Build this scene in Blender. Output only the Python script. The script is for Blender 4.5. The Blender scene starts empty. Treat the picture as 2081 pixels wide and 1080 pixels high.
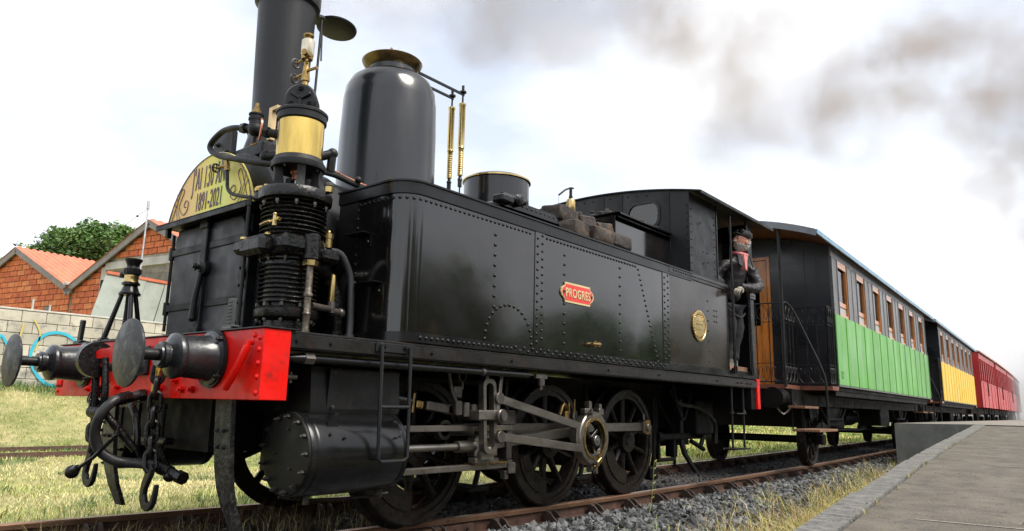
import bpy, bmesh, math, random
import numpy as np
from mathutils import Vector, Matrix
random.seed(7); rng = np.random.default_rng(7)
R = math.radians; PI = math.pi
SC = bpy.context.scene
COL = SC.collection

# ---------------------------------------------------------------- camera
cam_d = bpy.data.cameras.new('camera'); cam = bpy.data.objects.new('camera', cam_d); COL.objects.link(cam)
SC.camera = cam
yaw, pitch, roll = R(39.7911), R(10.9806), R(1.2932)
Fv = Vector((math.cos(yaw)*math.cos(pitch), math.sin(yaw)*math.cos(pitch), math.sin(pitch)))
Rv = Vector((math.sin(yaw), -math.cos(yaw), 0)); Uv = Rv.cross(Fv)
R2 = Rv*math.cos(roll)+Uv*math.sin(roll); U2 = -Rv*math.sin(roll)+Uv*math.cos(roll)
M = Matrix((R2, U2, -Fv)).transposed().to_4x4(); M.translation = (-2.0416, -4.7042, .834)
cam.matrix_world = M
cam_d.sensor_width = 36; cam_d.lens = 1469.63/2081*36; cam_d.clip_start = .05; cam_d.clip_end = 3000

# ---------------------------------------------------------------- sky, sun, exposure
SUN_EL, SUN_AZ = R(56), R(282)       # azimuth of the sun, counted from +x towards +y
W = bpy.data.worlds.new('World'); SC.world = W; W.use_nodes = True
nt = W.node_tree; nt.nodes.clear(); L = nt.links.new
out = nt.nodes.new('ShaderNodeOutputWorld'); bg = nt.nodes.new('ShaderNodeBackground'); bg.inputs[1].default_value = .1
sky = nt.nodes.new('ShaderNodeTexSky'); sky.sky_type = 'NISHITA'; sky.sun_disc = False
sky.sun_elevation = SUN_EL; sky.sun_rotation = R(90)-SUN_AZ; sky.air_density = 1.2; sky.dust_density = 2.5
tc = nt.nodes.new('ShaderNodeTexCoord'); mp = nt.nodes.new('ShaderNodeMapping'); mp.inputs['Scale'].default_value = (1, 1, 2.2)
nz = nt.nodes.new('ShaderNodeTexNoise'); nz.inputs['Scale'].default_value = 2.1; nz.inputs['Detail'].default_value = 6; nz.inputs['Roughness'].default_value = .52
cr = nt.nodes.new('ShaderNodeValToRGB'); cr.color_ramp.elements[0].position = .36; cr.color_ramp.elements[0].color = (.5, .5, .5, 1)
cr.color_ramp.elements[1].position = .57; cr.color_ramp.elements[1].color = (1, 1, 1, 1)
mx = nt.nodes.new('ShaderNodeMix'); mx.data_type = 'RGBA'; mx.inputs[7].default_value = (9.2, 9.4, 9.8, 1)
L(tc.outputs['Generated'], mp.inputs[0]); L(mp.outputs[0], nz.inputs[0]); L(nz.outputs[0], cr.inputs[0]); L(cr.outputs[0], mx.inputs[0])
sg = nt.nodes.new('ShaderNodeMix'); sg.data_type = 'RGBA'; sg.blend_type = 'MULTIPLY'; sg.inputs[0].default_value = 1; sg.inputs[7].default_value = (1.7, 1.7, 1.7, 1)
L(sky.outputs[0], sg.inputs[6]); L(sg.outputs[2], mx.inputs[6]); L(mx.outputs[2], bg.inputs[0]); L(bg.outputs[0], out.inputs[0])
sun_d = bpy.data.lights.new('sun', 'SUN'); sun_d.energy = 3.0; sun_d.angle = R(28); sun_d.color = (1, .95, .86)
sun = bpy.data.objects.new('sun', sun_d); COL.objects.link(sun)
sdir = Vector((math.cos(SUN_AZ)*math.cos(SUN_EL), math.sin(SUN_AZ)*math.cos(SUN_EL), math.sin(SUN_EL)))
sun.rotation_euler = sdir.to_track_quat('Z', 'Y').to_euler()
vs = SC.view_settings; vs.view_transform = 'Standard'; vs.look = 'None'; vs.gamma = 1; vs.use_curve_mapping = False; vs.exposure = .42
SC.render.engine = 'CYCLES'; SC.cycles.use_denoising = True
SC.cycles.max_bounces = 7; SC.cycles.diffuse_bounces = 3; SC.cycles.glossy_bounces = 3; SC.cycles.transmission_bounces = 4; SC.cycles.transparent_max_bounces = 8; SC.cycles.volume_bounces = 1
SC.cycles.volume_step_rate = 2.5; SC.cycles.volume_max_steps = 96; SC.cycles.caustics_reflective = False; SC.cycles.caustics_refractive = False

# ---------------------------------------------------------------- materials
def ntree(name):
    m = bpy.data.materials.new(name); m.use_nodes = True; t = m.node_tree
    return m, t, t.nodes['Principled BSDF'], t.links.new
def pm(name, col, rough=.5, metal=0, vary=.25, scale=6, bump=0, bscale=60, coat=0, rvar=.12, cior=None, col2=None, dirt=0, dcol=(.12, .07, .04), island=0, spec=None, stretch=None):
    m, t, p, l = ntree(name); n = t.nodes.new
    g = n('ShaderNodeNewGeometry'); mpn = n('ShaderNodeMapping'); l(g.outputs['Position'], mpn.inputs[0])
    if stretch: mpn.inputs['Scale'].default_value = stretch
    a = n('ShaderNodeTexNoise'); a.inputs['Scale'].default_value = scale; a.inputs['Detail'].default_value = 6; a.inputs['Roughness'].default_value = .6
    l(mpn.outputs[0], a.inputs[0])
    r = n('ShaderNodeMapRange'); r.inputs[1].default_value = .3; r.inputs[2].default_value = .7; l(a.outputs[0], r.inputs[0])
    c2 = col2 or tuple(min(1, c*(1+vary*1.6)) for c in col); c1 = tuple(c*(1-vary) for c in col) if not col2 else col
    x = n('ShaderNodeMix'); x.data_type = 'RGBA'; x.inputs[6].default_value = (*c1, 1); x.inputs[7].default_value = (*c2, 1); l(r.outputs[0], x.inputs[0])
    cur = x.outputs[2]
    if island:
        hs = n('ShaderNodeHueSaturation'); mr = n('ShaderNodeMapRange'); mr.inputs[3].default_value = 1-island; mr.inputs[4].default_value = 1+island
        l(g.outputs['Random Per Island'], mr.inputs[0]); l(mr.outputs[0], hs.inputs['Value']); l(cur, hs.inputs['Color']); cur = hs.outputs[0]
    if dirt:
        d = n('ShaderNodeTexNoise'); d.inputs['Scale'].default_value = scale*2.3; d.inputs['Detail'].default_value = 8; d.inputs['Roughness'].default_value = .7; l(g.outputs['Position'], d.inputs[0])
        dr = n('ShaderNodeMapRange'); dr.inputs[1].default_value = .62-dirt*.2; dr.inputs[2].default_value = .8-dirt*.2; l(d.outputs[0], dr.inputs[0])
        dx = n('ShaderNodeMix'); dx.data_type = 'RGBA'; dx.inputs[7].default_value = (*dcol, 1); l(dr.outputs[0], dx.inputs[0]); l(cur, dx.inputs[6]); cur = dx.outputs[2]
    l(cur, p.inputs['Base Color'])
    p.inputs['Metallic'].default_value = metal
    rr = n('ShaderNodeMapRange'); rr.inputs[1].default_value = .3; rr.inputs[2].default_value = .7; rr.inputs[3].default_value = max(.03, rough-rvar); rr.inputs[4].default_value = min(1, rough+rvar)
    a2 = n('ShaderNodeTexNoise'); a2.inputs['Scale'].default_value = scale*1.7; a2.inputs['Detail'].default_value = 5; l(mpn.outputs[0], a2.inputs[0]); l(a2.outputs[0], rr.inputs[0]); l(rr.outputs[0], p.inputs['Roughness'])
    if spec is not None: p.inputs['Specular IOR Level'].default_value = spec
    if cior: p.inputs['Coat IOR'].default_value = cior
    if coat: p.inputs['Coat Weight'].default_value = coat; p.inputs['Coat Roughness'].default_value = .08
    if bump:
        b = n('ShaderNodeBump'); b.inputs['Strength'].default_value = 1; b.inputs['Distance'].default_value = bump
        bn = n('ShaderNodeTexNoise'); bn.inputs['Scale'].default_value = bscale; bn.inputs['Detail'].default_value = 4; l(mpn.outputs[0], bn.inputs[0]); l(bn.outputs[0], b.inputs['Height']); l(b.outputs[0], p.inputs['Normal'])
    return m
black = pm('gloss_black_paint', (.006, .006, .0065), .24, vary=.35, scale=2.2, bump=.0025, bscale=2.6, rvar=.09, spec=.4, dirt=.3, dcol=(.018, .015, .013))
black_side = pm('tank_black_paint', (.007, .0062, .006), .14, vary=.4, scale=1.6, bump=.0035, bscale=2.0, rvar=.07, coat=.65, cior=1.55, spec=.5, dirt=.35, dcol=(.022, .014, .01))
black_cab = pm('cab_black_paint', (.013, .0075, .006), .24, vary=.4, scale=1.4, bump=.003, bscale=2.5, rvar=.08, coat=.3, cior=1.5, dirt=.5, dcol=(.03, .013, .008))
sat_black = pm('satin_black', (.011, .0115, .0125), .42, vary=.3, scale=4, bump=.002, bscale=40, spec=.33, dirt=.35, dcol=(.025, .022, .02))
soot = pm('sooty_black', (.009, .0095, .011), .5, vary=.3, scale=5, bump=.002, bscale=25, spec=.35, dirt=.4, dcol=(.03, .027, .027))
chim_m = pm('chimney_black', (.012, .0125, .014), .42, vary=.3, scale=3, bump=.0015, bscale=30, spec=.42, stretch=(1, 1, .3))
dome_m = pm('dome_black', (.011, .012, .0145), .3, vary=.3, scale=2.5, bump=.001, bscale=8, coat=.4, stretch=(1, 1, .35))
frame_m = pm('frame_black', (.005, .0046, .0043), .6, vary=.4, scale=6, dirt=.4, dcol=(.014, .0095, .007), bump=.002, spec=.18)
oily = pm('oily_black', (.005, .005, .005), .28, vary=.3, scale=14, bump=.004, bscale=45, rvar=.1, spec=.42, dirt=.35, dcol=(.04, .018, .012))
valance_m = pm('valance_black', (.011, .0105, .01), .4, vary=.4, scale=5, dirt=.55, dcol=(.03, .017, .011), bump=.002, bscale=30, spec=.3)
red = pm('red_paint', (.74, .008, .004), .36, vary=.1, scale=5, dirt=.42, dcol=(.3, .014, .01), bump=.0015, bscale=18, spec=.3)
brass = pm('brass', (.56, .41, .17), .27, metal=1, vary=.22, scale=9, rvar=.1, stretch=(1, 1, .35))
brass_dull = pm('dull_brass', (.33, .22, .085), .36, metal=1, vary=.35, scale=20, dirt=.3, dcol=(.12, .07, .03))
copper = pm('copper', (.55, .22, .14), .35, metal=1, vary=.3, scale=12)
steel = pm('rod_steel', (.2, .185, .165), .36, metal=.85, vary=.25, scale=8, rvar=.1, dirt=.35, dcol=(.10, .075, .05), stretch=(.4, 1, 1))
steel_d = pm('dull_steel', (.11, .10, .092), .42, metal=.7, vary=.3, scale=12, dirt=.4, dcol=(.07, .05, .035))
steel_dk = pm('greasy_bolt', (.05, .047, .043), .38, metal=.6, vary=.5, scale=20)
wheel_m = pm('wheel_black', (.013, .0105, .0095), .33, vary=.4, scale=9, dirt=.45, dcol=(.03, .022, .017), spec=.3, bump=.003, bscale=60)
buf_m = pm('buffer_steel', (.03, .032, .035), .42, metal=.35, vary=.35, scale=9, dirt=.45, dcol=(.16, .15, .14), bump=.0015, bscale=30)
rubber = pm('rubber', (.02, .02, .021), .42, vary=.25, scale=20, dirt=.2)
coal_m = pm('coal_briquette', (.035, .029, .026), .8, vary=.45, scale=9, bump=.01, bscale=26, dirt=.5, dcol=(.085, .055, .035))
yellow_sign = None
purple = pm('sign_ink', (.15, .10, .16), .5, vary=.2, scale=10)
green = pm('green_panel_paint', (.135, .4, .08), .4, vary=.14, scale=2.2, stretch=(1, 1, .35), bump=.0012, bscale=14, dirt=.3, dcol=(.12, .27, .07))
yellowp = pm('yellow_panel_paint', (.8, .53, .015), .38, vary=.1, scale=3, stretch=(1, 1, .3), dirt=.25, dcol=(.6, .36, .03))
redc = pm('red_carriage_paint', (.48, .03, .03), .38, vary=.12, scale=3)
greyp = pm('grey_pillar_paint', (.15, .147, .15), .42, vary=.2, dirt=.3, dcol=(.09, .085, .08), scale=4, stretch=(1, 1, .2))
wood = pm('varnished_wood', (.46, .165, .03), .28, vary=.35, scale=5, stretch=(3, 3, .35), coat=.4, bump=.001, bscale=30)
wood_d = pm('dark_varnished_wood', (.15, .055, .02), .35, vary=.35, scale=5, stretch=(3, 3, .4), coat=.2)
plank_m = pm('worn_step_plank', (.2, .105, .06), .7, vary=.35, scale=8, stretch=(.5, 4, 4), bump=.003, bscale=30)
blueroof = pm('blue_roof_paint', (.17, .3, .42), .38, vary=.15, scale=4)
greyroof = pm('grey_roof_end', (.16, .18, .2), .5, vary=.2, scale=5)
endwall = pm('end_wall_black', (.01, .0115, .015), .32, vary=.2, scale=1.2, coat=.1)
white_m = pm('white_sheet', (.75, .76, .78), .5, vary=.04)
cream_m = pm('interior_cream', (.45, .44, .42), .5, vary=.08)
def glass_mat():
    m, t, p, l = ntree('window_glass'); p.inputs['Base Color'].default_value = (.7, .75, .75, 1); p.inputs['Roughness'].default_value = .04
    p.inputs['Transmission Weight'].default_value = .0; tr = t.nodes.new('ShaderNodeBsdfTransparent'); tr.inputs[0].default_value = (.62, .66, .66, 1)
    gl = t.nodes.new('ShaderNodeBsdfGlossy'); gl.inputs['Roughness'].default_value = .04; fr = t.nodes.new('ShaderNodeFresnel'); fr.inputs[0].default_value = 2.0
    mxs = t.nodes.new('ShaderNodeMixShader'); l(fr.outputs[0], mxs.inputs[0]); l(tr.outputs[0], mxs.inputs[1]); l(gl.outputs[0], mxs.inputs[2])
    l(mxs.outputs[0], t.nodes['Material Output'].inputs[0]); return m
glass = glass_mat()
rust = pm('rusty_rail_side', (.07, .034, .022), .7, vary=.45, scale=14, bump=.003, bscale=60, dirt=.4, dcol=(.05, .03, .02))
railtop = pm('rail_head_polished', (.26, .15, .095), .34, metal=.6, vary=.3, scale=5, stretch=(.3, 5, 1), dirt=.4, dcol=(.2, .09, .045))
chair_m = pm('rail_chair_iron', (.05, .034, .027), .75, vary=.4, scale=18, bump=.004)
sleeper_m = pm('sleeper_wood', (.055, .04, .03), .85, vary=.4, scale=6, stretch=(4, .6, 4), bump=.006, bscale=30)
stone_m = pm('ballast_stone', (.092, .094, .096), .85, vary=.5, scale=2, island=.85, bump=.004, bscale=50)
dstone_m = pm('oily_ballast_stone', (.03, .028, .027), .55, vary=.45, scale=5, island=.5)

# ---------------------------------------------------------------- mesh builder
def frame_of(ax):
    ax = Vector(ax).normalized(); h = Vector((0, 0, 1)) if abs(ax.z) < .9 else Vector((1, 0, 0))
    u = ax.cross(h).normalized(); return u, ax.cross(u).normalized(), ax
class G:
    def __init__(s): s.v = []; s.f = []
    def add(s, V, F):
        o = len(s.v); s.v += [tuple(p) for p in V]; s.f += [tuple(i+o for i in f) for f in F]; return s
    def obox(s, c, ax, h, b=0):
        c = Vector(c); ax = [Vector(a) for a in ax]
        if b <= 0:
            V = [c+ax[0]*h[0]*i+ax[1]*h[1]*j+ax[2]*h[2]*k for i in (-1, 1) for j in (-1, 1) for k in (-1, 1)]
            return s.add(V, [(0, 1, 3, 2), (4, 6, 7, 5), (0, 4, 5, 1), (2, 3, 7, 6), (0, 2, 6, 4), (1, 5, 7, 3)])
        b = min(b, min(h)*.9); V = []; key = {}
        for sg_ in [(i, j, k) for i in (-1, 1) for j in (-1, 1) for k in (-1, 1)]:
            for a in range(3):
                p = Vector(c)
                for d in range(3): p = p+ax[d]*sg_[d]*(h[d] if d == a else h[d]-b)
                key[sg_, a] = len(V); V.append(p)
        F = []
        for a in range(3):
            o1, o2 = [d for d in range(3) if d != a]
            for sa in (-1, 1):
                q = []
                for s1, s2 in ((-1, -1), (1, -1), (1, 1), (-1, 1)):
                    t = [0, 0, 0]; t[a] = sa; t[o1] = s1; t[o2] = s2; q.append(key[tuple(t), a])
                F.append(tuple(q))
        for a, b2, c2 in ((0, 1, 2), (0, 2, 1), (1, 2, 0)):
            for sa in (-1, 1):
                for sb in (-1, 1):
                    t1 = [0]*3; t1[a] = sa; t1[b2] = sb; t1[c2] = -1; t2 = list(t1); t2[c2] = 1
                    F.append((key[tuple(t1), a], key[tuple(t1), b2], key[tuple(t2), b2], key[tuple(t2), a]))
        for sg_ in [(i, j, k) for i in (-1, 1) for j in (-1, 1) for k in (-1, 1)]: F.append((key[sg_, 0], key[sg_, 1], key[sg_, 2]))
        return s.add(V, F)
    def box(s, x0, x1, y0, y1, z0, z1, b=0):
        return s.obox(((x0+x1)/2, (y0+y1)/2, (z0+z1)/2), ((1, 0, 0), (0, 1, 0), (0, 0, 1)), (abs(x1-x0)/2, abs(y1-y0)/2, abs(z1-z0)/2), b)
    def lathe(s, prof, o=(0, 0, 0), ax=(0, 0, 1), n=28, a0=0, a1=2*PI):
        u, v, w = frame_of(ax); o = Vector(o); V = []; F = []; full = abs(a1-a0-2*PI) < 1e-6; m = n if full else n+1
        for r, t in prof:
            for i in range(m):
                a = a0+(a1-a0)*i/n; V.append(o+w*t+(u*math.cos(a)+v*math.sin(a))*r)
        for k in range(len(prof)-1):
            for i in range(n):
                j = (i+1) % m if full else i+1
                F.append((k*m+i, k*m+j, (k+1)*m+j, (k+1)*m+i))
        if full and prof[0] != prof[-1]:
            if prof[0][0] > 1e-4: F.append(tuple(range(m)))
            if prof[-1][0] > 1e-4: F.append(tuple(range((len(prof)-1)*m, len(prof)*m))[::-1])
        return s.add(V, F)
    def cyl(s, p0, p1, r0, r1=None, n=20, b=0):
        p0 = Vector(p0); d = Vector(p1)-p0; h = d.length; r1 = r0 if r1 is None else r1
        pr = [(r0, 0), (r1, h)] if not b else [(r0-b, 0), (r0, b), (r1, h-b), (r1-b, h)]
        return s.lathe(pr, p0, d, n)
    def tube(s, pts, r, n=10, sm=0, closed=False):
        P = [Vector(p) for p in pts]
        if sm:
            Q = []
            m = len(P)
            for i in range(m if closed else m-1):
                a = P[(i-1) % m] if (closed or i > 0) else P[0]; b = P[i]; c = P[(i+1) % m]; d = P[(i+2) % m] if (closed or i+2 < m) else P[-1]
                for k in range(sm):
                    t = k/sm; Q.append(.5*((2*b)+(c-a)*t+(2*a-5*b+4*c-d)*t*t+(-a+3*b-3*c+d)*t**3))
            if not closed: Q.append(P[-1])
            P = Q
        m = len(P); V = []; F = []; u = None
        rr = r if isinstance(r, (list, tuple)) else None
        for i, p in enumerate(P):
            if closed: t = (P[(i+1) % m]-P[i-1]).normalized()
            else: t = (P[min(i+1, m-1)]-P[max(i-1, 0)]).normalized()
            if u is None: u = frame_of(t)[0]
            u = (u-t*u.dot(t)).normalized(); v = t.cross(u)
            ri = r if rr is None else rr[0]+(rr[1]-rr[0])*i/(m-1)
            for k in range(n): a = 2*PI*k/n; V.append(p+(u*math.cos(a)+v*math.sin(a))*ri)
        for i in range(m if closed else m-1):
            j = (i+1) % m
            for k in range(n): F.append((i*n+k, i*n+(k+1) % n, j*n+(k+1) % n, j*n+k))
        if not closed: F += [tuple(range(n))[::-1], tuple(range((m-1)*n, m*n))]
        return s.add(V, F)
    def prism(s, poly, o, u, v, w):
        o, u, v, w = map(Vector, (o, u, v, w)); n = len(poly)
        V = [o+u*a+v*b for a, b in poly]+[o+u*a+v*b+w for a, b in poly]
        return s.add(V, [tuple(range(n)), tuple(range(n, 2*n))[::-1]]+[(i, (i+1) % n, (i+1) % n+n, i+n) for i in range(n)])
    def ball(s, c, r, n=12, m=8, sc=(1, 1, 1)):
        V = []; F = []; c = Vector(c)
        for j in range(1, m):
            t = PI*j/m
            for i in range(n): a = 2*PI*i/n; V.append(c+Vector((math.sin(t)*math.cos(a)*r*sc[0], math.sin(t)*math.sin(a)*r*sc[1], math.cos(t)*r*sc[2])))
        V += [c+Vector((0, 0, r*sc[2])), c-Vector((0, 0, r*sc[2]))]; a, b = len(V)-2, len(V)-1
        for j in range(m-2):
            for i in range(n): F.append((j*n+i, j*n+(i+1) % n, (j+1)*n+(i+1) % n, (j+1)*n+i))
        for i in range(n): F.append((a, (i+1) % n, i)); F.append((b, (m-2)*n+i, (m-2)*n+(i+1) % n))
        return s.add(V, F)
    def rivets(s, pts, nrm, r=.012, n=8, h=.7):
        for p in pts: s.lathe([(r, 0), (r*.82, r*h*.6), (r*.4, r*h), (0.0001, r*h*1.05)], p, nrm, n)
        return s
    def bolts(s, pts, nrm, r=.014, h=.014):
        for p in pts:
            s.lathe([(r, 0), (r, h)], p, nrm, 6); q = Vector(p)+Vector(nrm).normalized()*h; s.lathe([(r*.55, 0), (r*.5, h*.7)], q, nrm, 8)
        return s
def tagit(o, label=None, cat=None, group=None, kind=None):
    if label: o['label'] = label
    if cat: o['category'] = cat
    if group: o['group'] = group
    if kind: o['kind'] = kind
    return o
def done(g, name, mat, parent=None, kind=None, label=None, smooth=True, ang=35, recalc=True, **k):
    me = bpy.data.meshes.new(name); me.from_pydata(g.v, [], g.f)
    if recalc and len(g.f) < 60000:
        bm = bmesh.new(); bm.from_mesh(me); bmesh.ops.recalc_face_normals(bm, faces=bm.faces); bm.to_mesh(me); bm.free()
    if smooth:
        me.polygons.foreach_set('use_smooth', [True]*len(me.polygons)); me.set_sharp_from_angle(angle=R(ang))
    for m in (mat if isinstance(mat, list) else [mat]): me.materials.append(m)
    o = bpy.data.objects.new(name, me); COL.objects.link(o)
    if parent: o.parent = parent
    return tagit(o, label, k.get('cat'), k.get('group'), kind)
def empty(name, loc=(0, 0, 0), rz=0, parent=None, **k):
    o = bpy.data.objects.new(name, None); COL.objects.link(o); o.location = loc; o.rotation_euler = (0, 0, rz); o.empty_display_size = .2
    if parent: o.parent = parent
    return tagit(o, k.get('label'), k.get('cat'), k.get('group'), k.get('kind'))
def inst(src, parent, loc=(0, 0, 0), rot=(0, 0, 0), scale=None, name=None):
    o = src.copy(); COL.objects.link(o); o.parent = parent; o.location = loc; o.rotation_euler = rot
    if scale: o.scale = scale
    return o
def ctree(o, parent=None, loc=None, rz=None):
    c = o.copy(); COL.objects.link(c); c.parent = parent
    if loc is not None: c.location = loc
    if rz is not None: c.rotation_euler = (0, 0, rz)
    for ch in list(o.children): ctree(ch, c)
    return c
def text_obj(name, s, mat, parent, o, u, v, size, depth=.003, sx=1, align='CENTER', spacing=1, bold=0):
    cu = bpy.data.curves.new(name, 'FONT'); cu.body = s; cu.size = size; cu.extrude = depth/2; cu.align_x = align; cu.space_character = spacing; cu.offset = bold
    t = bpy.data.objects.new('tmp', cu); COL.objects.link(t); dg = bpy.context.evaluated_depsgraph_get()
    me = bpy.data.meshes.new_from_object(t.evaluated_get(dg)); bpy.data.objects.remove(t); me.name = name
    u, v = Vector(u).normalized(), Vector(v).normalized(); w = u.cross(v)
    Mx = Matrix((u*sx, v, w)).transposed().to_4x4(); Mx.translation = Vector(o); me.transform(Mx)
    me.materials.clear(); me.materials.append(mat)
    ob = bpy.data.objects.new(name, me); COL.objects.link(ob); ob.parent = parent; return ob
def arc(cx, cy, r, a0, a1, n): return [(cx+r*math.cos(a0+(a1-a0)*i/n), cy+r*math.sin(a0+(a1-a0)*i/n)) for i in range(n+1)]

# track centre line: a gentle curve
_cx = [-40, -8, -3, -.3, 1, 2.3, 4, 6, 8, 11, 15, 18, 23, 30, 45, 60, 120, 300]
_cy = [9, 1.6, .62, .27, .1, -.02, -.08, -.06, -.02, .06, .26, .42, .66, .92, 1.45, 2.2, 6.0, 20]
def tc_(x): return float(np.interp(x, _cx, _cy))
def tcs(x): return sum(tc_(x+d) for d in (-1.2, -.6, 0, .6, 1.2))/5
SMOKE = True
# ================================================================ SETTING: ground, track, platform
def sstep(a, b, x): t = np.clip((x-a)/(b-a), 0, 1); return t*t*(3-2*t)
_tx = np.linspace(-60, 400, 1841); _ty = np.array([tcs(a) for a in _tx])
def gz(x, y):
    c = np.interp(x, _tx, _ty); t = y-c
    z = np.full_like(t, -.135)
    z = np.where(t < -1.35, -.135-.12*sstep(-1.35, -2.3, t)*1.0, z)
    z = np.where(t > 1.35, -.135-.17*sstep(1.35, 2.6, t), z)
    rise = .24+.93*(1-sstep(9, 22, x))
    z = z+np.where(y > 6, .17*sstep(6.5, 8.3, y)+rise*sstep(10.2, 14.2, y), 0)
    z = z+np.where(y > 2, .03*np.sin(x*1.7)*np.sin(y*1.3)+.02*np.sin(x*3.1+y*2.2), 0)*(np.abs(y-9.2) > 1.2)
    return z
xs = np.concatenate([np.linspace(-120, -12, 12, endpoint=False), np.arange(-12, 30, .4), np.linspace(30, 700, 40)])
ys = np.concatenate([np.linspace(-300, -8, 14, endpoint=False), np.arange(-8, 20, .25), np.linspace(20, 700, 30)])
X, Y = np.meshgrid(xs, ys, indexing='ij'); Z = gz(X, Y)
nx, ny = X.shape; idx = np.arange(nx*ny).reshape(nx, ny)
F = np.stack([idx[:-1, :-1], idx[1:, :-1], idx[1:, 1:], idx[:-1, 1:]], -1).reshape(-1, 4)
g = G(); g.v = np.stack([X, Y, Z], -1).reshape(-1, 3).tolist(); g.f = F.tolist()
def ground_mat():
    m, t, p, l = ntree('field_ground'); n = t.nodes.new
    ge = n('ShaderNodeNewGeometry'); sp = n('ShaderNodeSeparateXYZ'); l(ge.outputs['Position'], sp.inputs[0])
    a = n('ShaderNodeTexNoise'); a.inputs['Scale'].default_value = .9; a.inputs['Detail'].default_value = 8; a.inputs['Roughness'].default_value = .7; l(ge.outputs['Position'], a.inputs[0])
    c = n('ShaderNodeValToRGB'); e = c.color_ramp.elements; e[0].position = .35; e[0].color = (.16, .19, .05, 1); e[1].position = .62; e[1].color = (.45, .39, .19, 1); l(a.outputs[0], c.inputs[0])
    b = n('ShaderNodeTexNoise'); b.inputs['Scale'].default_value = 30; b.inputs['Detail'].default_value = 5; l(ge.outputs['Position'], b.inputs[0])
    c2 = n('ShaderNodeValToRGB'); e = c2.color_ramp.elements; e[0].position = .35; e[0].color = (.018, .016, .014, 1); e[1].position = .7; e[1].color = (.06, .052, .045, 1); l(b.outputs[0], c2.inputs[0])
    mr = n('ShaderNodeMapRange'); mr.inputs[1].default_value = 1.5; mr.inputs[2].default_value = 2.4; l(sp.outputs[1], mr.inputs[0])
    x = n('ShaderNodeMix'); x.data_type = 'RGBA'; l(mr.outputs[0], x.inputs[0]); l(c2.outputs[0], x.inputs[6]); l(c.outputs[0], x.inputs[7]); l(x.outputs[2], p.inputs['Base Color'])
    p.inputs['Roughness'].default_value = .95; bp_ = n('ShaderNodeBump'); bp_.inputs['Distance'].default_value = .03; l(b.outputs[0], bp_.inputs['Height']); l(bp_.outputs[0], p.inputs['Normal'])
    return m
done(g, 'ground', ground_mat(), kind='structure', recalc=False, label='grassy field and dark trackbed under the train and beyond it')

# track: rails swept along the curve
track = empty('railway_track', (0, 0, 0), kind='structure', label='rusty railway track that the steam train stands on')
def sweep(prof, off, x0, x1, step, cfun=tcs, z=0):
    g = G(); n = len(prof); N = int((x1-x0)/step)+1; 
    for i in range(N+1):
        x = x0+(x1-x0)*i/N; y = cfun(x); d = (cfun(x+.3)-cfun(x-.3))/.6; nx_, ny_ = -d/math.hypot(1, d), 1/math.hypot(1, d)
        g.v += [(x+nx_*(off+a), y+ny_*(off+a), b+z) for a, b in prof]
    for i in range(N): g.f += [(i*n+k, i*n+(k+1) % n, (i+1)*n+(k+1) % n, (i+1)*n+k) for k in range(n)]
    g.f += [tuple(range(n)), tuple(range(N*n, N*n+n))]
    return g
hp = [(-.034, -.038), (-.036, -.008), (-.028, 0), (.028, 0), (.036, -.008), (.034, -.038)]
wp = [(-.06, -.142), (-.06, -.132), (-.012, -.118), (-.009, -.045), (-.032, -.0385), (.032, -.0385), (.009, -.045), (.012, -.118), (.06, -.132), (.06, -.142)]
for off in (-.754, .754):
    r_ = done(sweep(wp, off, -6, 70, .5), 'rail', rust, track)
    done(sweep(hp, off, -6, 70, .5), 'rail_head', railtop, r_)
g = G(); g.box(-.12, .12, -1.25, 1.25, -.27, -.142, .012)
sl0 = done(g, 'sleeper', sleeper_m, track)
g = G()
for s in (-1,):  # chair: base plate with raised curved jaws on both sides of the rail
    g.box(-.075, .075, -.19, .19, -.142, -.122, .006)
    for q in (-1, 1):
        g.prism([(.062, 0), (.19, 0), (.185, .02), (.15, .04), (.115, .075), (.07, .092), (.05, .09)], (-.055, 0, -.124), (0, q, 0), (0, 0, 1), (.02, 0, 0))
        g.prism([(.062, 0), (.19, 0), (.185, .02), (.15, .04), (.115, .075), (.07, .092), (.05, .09)], (.035, 0, -.124), (0, q, 0), (0, 0, 1), (.02, 0, 0))
        g.box(-.055, .055, q*.05-.012, q*.05+.012, -.124, -.04, .004)
    g.bolts([(0, .15, -.122), (0, -.15, -.122)], (0, 0, 1), .018, .02)
ch0 = done(g, 'rail_chair', chair_m, track)
first = True
x = -5.4
while x < 40:
    y = tcs(x); a = math.atan((tcs(x+.3)-tcs(x-.3))/.6)
    if first: sl0.location = (x, y, 0); sl0.rotation_euler = (0, 0, a)
    else: inst(sl0, track, (x, y, random.uniform(-.006, .004)), (0, 0, a+random.uniform(-.02, .02)))
    for off in (-.754, .754):
        p = (x-math.sin(a)*off, y+math.cos(a)*off, 0)
        if first and off < 0: ch0.location = p; ch0.rotation_euler = (0, 0, a)
        else: inst(ch0, track, p, (0, 0, a+random.uniform(-.015, .015)))
    first = False; x += .62+random.uniform(-.02, .02)
# fishplates with bolts at the joint in the near rail
g = G(); g.obox((1.98, -.775-.03, -.08), ((1, -.03, 0), (.03, 1, 0), (0, 0, 1)), (.26, .01, .034), .005)
g.bolts([(1.78+.13*k, -.812-.002, -.08) for k in range(4)], (0, -1, 0), .016, .016)
done(g, 'fishplate', rust, track)
# the second track in the field
track2 = empty('far_railway_track', (0, 9.3, 0), kind='structure', label='overgrown second railway track in the field beyond the train')
for off in (-.72, .72):
    r2 = done(sweep([(-.06, -.15), (-.035, 0), (.035, 0), (.06, -.15)], off, -14, 60, 4, cfun=lambda x: 0, z=-.05), 'rail', rust, track2)

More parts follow.
